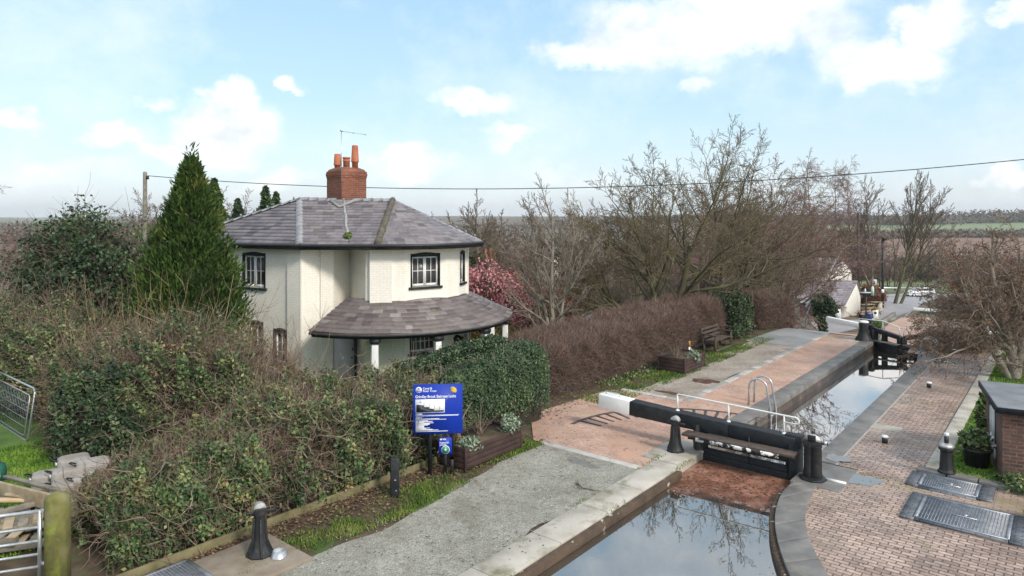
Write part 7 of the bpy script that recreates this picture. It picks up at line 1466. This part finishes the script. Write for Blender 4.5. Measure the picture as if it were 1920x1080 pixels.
# rear building
p0, p1 = atp(1563, 520, dA+8), atp(1596, 522, dA+10.6); r = thing('cottage', 'white gabled building with a purple slate roof rising behind the cafe', 'building', p0); pr = atp(1578, 485, dA+9.4); pc, pe = atp(1563, 508, dA+8), atp(1597, 511, dA+10.6); bk = Vector((-12, 4.2, 0)); dn_ = Vector((0, 0, -6)); W5 = [p0+dn_, p1+dn_, pe, pr, pc]
mb = MB(); V = [tuple(p) for p in W5]+[tuple(p+bk) for p in W5]; mb.add(V, [(0, 1, 2, 3, 4), (9, 8, 7, 6, 5), (0, 5, 6, 1), (1, 6, 7, 2), (4, 9, 5, 0)]); mb.build('wall', M['cream_render'], r)
mb = MB(); fo = (-bk).normalized()*.3; ea, eb = (pc-pr)*1.25, (pe-pr)*1.1; planar_slates(mb, pr+bk+ea+up, pr+ea+fo+up, pr+bk+up, pr+fo+up, rg, .32, .02); mb.add([tuple(p) for p in (pr+fo+up, pr+bk+up, pr+bk+eb+up, pr+eb+fo+up)], [(0, 1, 2, 3)], 0, .5); mb.add([tuple(p-up) for p in (pr+fo+up, pr+bk+up, pr+bk+ea+up, pr+ea+fo+up)], [(0, 1, 2, 3)], 0, .1); mb.build('roof', slate_c, r)
# ivy clad stump tree before the cafe
c = oncol(1543, 57); t = MB(); r = leafy('ivy_tree', 'short ivy covered tree in front of the cafe roof', 'tree', c, [(.1, 0, 3.3, .95, .8, .8), (.55, 0, 2.9, .6, .6, .6), (-.5, 0, 2.6, .35, .35, .8), (0, 0, 1.2, .35, .35, 1.2)], 5200, .12, 'leaf_holly', rn, trunk=.2)
g = grow(44, [((c[0], c[1], c[2]+2.6), (-.3, 0, 1), 2.2, .07), ((c[0], c[1], c[2]+2.6), (.4, 0, 1), 2.2, .07)], spec_shrub(7, 5, 4)); b = MB(); tree_mesh(b, g, 0, 9, .012); b.build('crown', M['twig_pale'], r)
# A boards, hanging sign, finger posts, people, tubs, terrace
def aboard(label, px, py, d):
    c = ray(px, py); r = thing('pavement_sign', label, 'sign', c, 'white pavement signs by the cafe'); X = Vector((1, -.1, 0)).normalized(); h = 18*c.y/F; w = 9*c.y/F; N = Vector((X.y, -X.x, 0)); Zv = Vector((0, .16, 1)).normalized()
    for e in (1, -1): mb = MB(); mb.extrude([(-w/2, 0), (w/2, 0), (w/2, h), (-w/2, h)], c+N*(.25*e), X, Vector((0, .22*e, 1)).normalized(), N, -.02, .02); bd = mb.build('panel', M['white'], r)
    mb = MB(); q = [(w*.3*math.cos(2*math.pi*k/14), h*.76+w*.3*math.sin(2*math.pi*k/14)) for k in range(14)]; mb.extrude(q, c+N*.275, X, Vector((0, .22, 1)).normalized(), N, 0, .01); mb.build('emblem', M['sign_black'], r)
    mb = MB()
    for k in range(4): mb.extrude([(-w*.3, h*(.15+k*.1)), (w*.3, h*(.15+k*.1)), (w*.3, h*(.17+k*.1)), (-w*.3, h*(.17+k*.1))], c+N*.275, X, Vector((0, .22, 1)).normalized(), N, 0, .01)
    mb.build('small_print', mat('grey print', [(.3, (.4, .4, .42)), (.7, (.5, .5, .52))], .6), r)
aboard('white pavement sign with a dark round emblem left of the cafe gable', 1571, 598, 0); aboard('white pavement sign with a dark round emblem on the lane right of the cafe', 1641, 600, 0)
c = ray(1624, 602); k = c.y/F; r = thing('hanging_sign', 'dark sign post with a pale green board and white topped canopy beside the cafe', 'sign', c); mb = MB(); mb.lathe([(.09, 0), (.09, 50*k)], c, 8); mb.build('post', M['wood_brown'], r)
mb = MB(); mb.box(c+Vector((0, 0, 50*k)), (20*k, .5, 3.4*k)); cn_ = mb.build('canopy', M['sign_black'], r); mb = MB(); mb.box(c+Vector((0, 0, 52.6*k)), (21*k, .6, 1.4*k)); mb.build('canopy_top', mat('pale blue board', [(.3, (.42, .56, .62)), (.7, (.55, .68, .74))], .5), cn_); mb = MB(); mb.extrude([(7*k, 48*k), (12*k, 47*k), (12*k, 62*k), (10*k, 66*k), (7*k, 62*k)], c, (1, 0, 0), (0, 0, 1), (0, -1, 0), .28, .36); mb.build('board', M['pale_green'], r); mb = MB(); mb.lathe([(1.2*k, 54*k), (1.6*k, 56*k), (.6*k, 60*k)], c+Vector((-.1, 0, 0)), 8); mb.build('finial', M['white'], r)
c = ray(1639, 560); k = c.y/F; r = thing('road_sign', 'small white notice board on a pole above the rust hedge', 'sign', c); mb = MB(); mb.lathe([(.06, 0), (.06, 36*k)], c, 6); mb.build('post', M['steel'], r); mb = MB(); mb.box(c+Vector((0, -.08, 30*k)), (8*k, .06, 12*k)); mb.build('board', M['white'], r); mb = MB(); mb.box(c+Vector((-4.6*k, -.02, 30*k)), (1.4*k, .2, 12*k)); mb.box(c+Vector((0, -.13, 31*k)), (3.5*k, .02, 5*k)); mb.build('emblem', mat('grey blue print', [(.3, (.2, .3, .36)), (.7, (.26, .38, .44))], .6), r)
c = ray(1630, 572); leafy('beech_dome', 'clipped rust brown beech hedge dome behind the cafe terrace', 'hedge', tuple(c), [(0, 0, 1.3, 1.9, 1.6, 1.7), (1.1, .4, 1.0, 1.4, 1.4, 1.5)], 5200, .13, 'leaf_rust', rn, core='core_brown', ck=.8, amp=.1)
def table(label, px, py, rz):
    c = ray(px, py); r = thing('picnic_table', label, 'picnic table', c, 'picnic tables on the cafe terrace'); R = Matrix.Rotation(rz, 4, 'Z'); f_ = lambda x, y, z: c+R@Vector((x, y, z))
    mb = MB()
    for y in (-.3, -.1, .1, .3): mb.beam(f_(-.9, y, .74), f_(.9, y, .74), .17, .05)
    mb.build('table_top', M['wood_pale'], r)
    for y in (-.72, .72): mb = MB(); mb.beam(f_(-.9, y, .45), f_(.9, y, .45), .26, .05); mb.build('bench', M['wood_pale'], r)
    for x in (-.65, .65):
        mb = MB(); mb.beam(f_(x, -.65, 0), f_(x, -.2, .72), .09, .05); mb.beam(f_(x, .65, 0), f_(x, .2, .72), .09, .05); mb.beam(f_(x, -.8, .41), f_(x, .8, .41), .09, .05); mb.build('leg', M['wood_brown'], r)
for i, (px, py, lb) in enumerate(((1622, 596, 'nearest picnic table, against the cafe wall'), (1636, 589, 'picnic table in the middle of the terrace, above the orange plants'), (1626, 582, 'picnic table behind the dark sign post'), (1643, 577, 'picnic table by the low terrace wall'), (1632, 573, 'farthest picnic table before the rust hedge'))): table(lb, px, py, .15)
mb = MB(); P = [ray(1634, 606), ray(1641, 598), ray(1648, 586), ray(1653, 574)]
for a, b in zip(P[:-1], P[1:]): mb.beam(a+Vector((0, 0, .2)), b+Vector((0, 0, .2)), .35, 1.0)
tag(mb.build('terrace_wall', M['stone']), 'low stone wall between the cafe terrace and the lane', 'wall')
mb = MB(); P = [ray(1651, 611), ray(1664, 602), ray(1677, 592)]
for a, b in zip(P[:-1], P[1:]): mb.beam(a+Vector((0, 0, .15)), b+Vector((0, 0, .15)), .3, .55)
tag(mb.build('retaining_wall', M['wood_grey']), 'low retaining kerb between the lane and the brick apron below the far gates', 'wall')
c = ray(1638, 590); bushlet('flower_tub', 'orange and yellow plants at the front of the cafe terrace', 'plants', tuple(c+Vector((.1, -.3, .5))), (.6, .45, .5), 350, .12, leafmat('orange plants', [(0, (.30, .14, .04)), (.5, (.42, .24, .07)), (1, (.30, .28, .08))], .7), rn)
c = ray(1645, 617); bushlet('grass_clump', 'rounded green grassy clump behind the handrail of the far gate', 'plant', tuple(c+Vector((0, 0, .4))), (.50, .45, .42), 900, .05, M['grass_blades'], rn, elong=5)
def person(label, c, coat, legs, hair, h=1.66, face=0.0, long=False):
    r = thing('person', label, 'person', c, None); s = h/1.7; J = dict(pel=(0, 0, .92), che=(0, 0, 1.28), nek=(0, 0, 1.43), hed=(0, -.01, 1.56), top=(0, 0, 1.68), sl=(-.17, 0, 1.38), el=(-.24, .05, 1.12), hl=(-.22, -.08, .90), sr=(.17, 0, 1.38), er=(.24, -.02, 1.12), hr=(.22, -.14, .92), hipl=(-.09, 0, .88), kl=(-.11, -.14, .50), al=(-.11, .02, .09), fl=(-.12, -.14, .03), hipr=(.09, 0, .88), kr=(.10, .03, .48), ar=(.11, .26, .12), fr=(.11, .14, .04))
    rad = dict(pel=.14, che=.16, nek=.055, hed=.095, top=.07, sl=.07, el=.048, hl=.035, sr=.07, er=.048, hr=.035, hipl=.10, kl=.062, al=.045, fl=.04, hipr=.10, kr=.062, ar=.045, fr=.04)
    E = [('pel', 'che'), ('che', 'nek'), ('nek', 'hed'), ('hed', 'top'), ('che', 'sl'), ('sl', 'el'), ('el', 'hl'), ('che', 'sr'), ('sr', 'er'), ('er', 'hr'), ('pel', 'hipl'), ('hipl', 'kl'), ('kl', 'al'), ('al', 'fl'), ('pel', 'hipr'), ('hipr', 'kr'), ('kr', 'ar'), ('ar', 'fr')]
    ks = list(J); R = Matrix.Rotation(face, 3, 'Z'); me = bpy.data.meshes.new('body'); me.from_pydata([tuple(R@(Vector(J[k])*s)) for k in ks], [(ks.index(a), ks.index(b)) for a, b in E], []); o = bpy.data.objects.new('body', me); C.objects.link(o); o.parent = r
    md = o.modifiers.new('skin', 'SKIN'); sk = me.skin_vertices[0].data
    for i, k in enumerate(ks): sk[i].radius = (rad[k]*s,)*2
    sk[0].use_root = True; o.modifiers.new('sub', 'SUBSURF').render_levels = 1; me.materials.append(M['skin'])
    def blobm(nm, parts, m):
        mb = MB()
        for p, q, ra, rb in parts: P0, P1 = Vector(c)+R@(Vector(p)*s), Vector(c)+R@(Vector(q)*s); mb.tube([P0.lerp(P1, -.1), P0, P0.lerp(P1, .5), P1, P0.lerp(P1, 1.1)], [ra*.5*s, ra*s, (ra+rb)/2*s, rb*s, rb*.5*s], 9)
        mb.build(nm, m, r, True)
    blobm('jacket', [(J['che'], (0, 0, .80), .185, .20), (J['sl'], J['el'], .085, .07), (J['el'], J['hl'], .068, .055), (J['sr'], J['er'], .085, .07), (J['er'], J['hr'], .068, .055), ((-.15, 0, 1.38), (.15, 0, 1.38), .085, .085)], coat)
    blobm('trousers', [(J['hipl'], J['kl'], .115, .082), (J['kl'], J['al'], .08, .06), (J['hipr'], J['kr'], .115, .082), (J['kr'], J['ar'], .08, .06)], legs)
    blobm('hair', [((0, .02, 1.60), (0, .03, 1.66), .11, .09)]+([((0, .06, 1.62), (0, .08, 1.32), .10, .07)] if long else []), hair)
    for e in (-1, 1):
        mb = MB(); P0 = Vector(c)+R@(Vector((e*.035, -.095, 1.575))*s); mb.lathe([(.001, -.012), (.012, 0), (.001, .012)], P0, 6); mb.build('eye', M['hair_dark'], r)
c = ray(1633, 617); person('dark haired person in a black coat walking on the lane beside the cafe', c+Vector((-.75, 0, 0)), M['coat_black'], M['coat_black'], M['hair_dark'], 1.66, -.2, True); person('fair haired person in a blue jacket walking on the lane beside the cafe', c+Vector((.05, .3, 0)), M['coat_blue'], M['coat_black'], M['hair_fair'], 1.7, .1)
# ------------------------------------------------------------------ far woods: masses along the hills
def far_mass(name, label, pts, rad, n, size, m, seed, jit=1.0):
    rg = np.random.default_rng(seed); mb = MB(); pts = np.array(pts, float); k = rg.integers(0, len(pts)-1, n); f = rg.uniform(0, 1, n); c = pts[k]*(1-f)[:, None]+pts[k+1]*f[:, None]
    x = (c[:, 0]-CX)/F*c[:, 1]; y = c[:, 1]+rg.normal(0, rad[0]*2, n); hgt = rad[1]*np.clip(.6+.4*noise(np.stack([x, y, 0*x], 1), .35/rad[0]), .15, 1.15)*np.sqrt(rg.uniform(0.02, 1, n)); P = np.stack([x+rg.normal(0, rad[0], n), y, T(x, y)+hgt], 1)
    leaves(mb, P, size, rg, None, 1.5, tint=np.clip(.5+.3*noise(P, .5/rad[0])+rg.normal(0, .15, n), 0, 1)); return tag(mb.build(name, M[m]), label, 'woods', kind='stuff')
far_mass('far_woods', 'distant bare woods along the left skyline', [(-200, 300), (60, 340), (250, 320), (420, 340), (600, 360), (800, 330), (960, 300)], (5, 10), 24000, 1.1, 'leaf_far', 1)
far_mass('far_woods', 'bare woods filling the slope beyond the cottage garden', [(840, 150), (950, 140), (1080, 150), (1250, 170), (1420, 180), (1560, 190)], (4, 7), 24000, .75, 'leaf_far', 2)
far_mass('far_woods', 'distant trees on the ridge above the green hill', [(1480, 760), (1600, 800), (1700, 780), (1800, 820), (1900, 800), (2050, 800)], (12, 13), 22000, 1.7, 'leaf_far', 3)
far_mass('far_woods', 'blue grey woods and hedges along the whole far skyline', [(-300, 820), (200, 860), (600, 840), (1000, 880), (1300, 850), (1500, 860)], (14, 9), 30000, 1.6, 'leaf_far', 9)
far_mass('far_woods', 'distant hedgerow at the top of the brown field', [(1560, 430), (1650, 430), (1750, 440), (1850, 430), (2000, 430)], (5, 5), 12000, .9, 'leaf_far', 4)
far_mass('far_woods', 'thicket along the lower edge of the brown field', [(1560, 150), (1650, 152), (1760, 150), (1900, 150), (2100, 150)], (3, 4.5), 9000, .8, 'leaf_far', 5)
far_mass('far_woods', 'field hedges in the valley left of the conifer', [(-100, 120), (150, 130), (240, 125), (320, 130), (420, 130)], (2, 2.5), 3000, .7, 'leaf_far', 6)
# pale houses glimpsed through the trees
def glimpse(label, px, py, w, h, m, roof, d):
    c = atp(px, py, d); k = d/F; r = thing('house', label, 'house', c, 'houses glimpsed through the trees'); hx, hz = w*k/2, h*k; z0 = Tz(c.x, c.y)
    mb = MB(); mb.prism([(c.x-hx, c.y), (c.x+hx, c.y), (c.x+hx, c.y+5), (c.x-hx, c.y+5)], min(z0, c.z-hz)-1, c.z); mb.build('wall', m, r)
    mb = MB(); A = [Vector((c.x-hx-.3, c.y-.3, c.z)), Vector((c.x+hx+.3, c.y-.3, c.z)), Vector((c.x+hx+.3, c.y+5.3, c.z)), Vector((c.x-hx-.3, c.y+5.3, c.z))]; rd = [Vector((c.x-hx*.8, c.y+2.5, c.z+hz*.6+.8)), Vector((c.x+hx*.8, c.y+2.5, c.z+hz*.6+.8))]; mb.add([tuple(p) for p in A+rd], [(0, 1, 5, 4), (1, 2, 5), (2, 3, 4, 5), (3, 0, 4), (3, 2, 1, 0)]); mb.build('roof', roof, r)
    for e in (-.45, .35): mb = MB(); mb.box((c.x+hx*e, c.y-.02, c.z-hz*.5), (min(1.0, hx*.4), .06, min(1.0, hz*.5))); mb.build('window', M['glass'], r)
glimpse('pale house with a red brown roof right of the cottage eaves', 912, 492, 26, 14, M['cream_render'], M['leaf_rust'], 62); glimpse('pale building glimpsed through the pale ash', 1035, 478, 34, 10, M['white'], slate_c, 95); glimpse('long pale building glimpsed low between the oak trunks', 1400, 545, 90, 16, M['white'], slate_c, 75); glimpse('white building glimpsed right of the oak trunks', 1452, 552, 40, 12, M['white'], slate_c, 70)
mb = MB(); c = ray(1135, 576); mb.box(c+Vector((0, 0, .5)), (2.6, 1.6, 1.0)); 
tag(mb.build('garden_lean_to', M['white'], bevel=.05), 'small white garden frame glimpsed above the shed roof', 'garden frame')
# ------------------------------------------------------------------ the air: one even haze box
def haze():
    mb = MB(); mb.box((300, 1250, 12), (5200, 2900, 60)); m = bpy.data.materials.new('haze'); m.use_nodes = True; nt_ = m.node_tree; nt_.nodes.remove(nt_.nodes['Principled BSDF']); v = nt_.nodes.new('ShaderNodeVolumePrincipled')
    v.inputs['Color'].default_value = (.90, .92, .96, 1); v.inputs['Density'].default_value = .0002; v.inputs['Anisotropy'].default_value = .2; nt_.links.new(v.outputs[0], nt_.nodes['Material Output'].inputs['Volume']); tag(mb.build('haze', m), kind='stuff', label='thin pale haze over the distant fields', cat='haze')
haze()
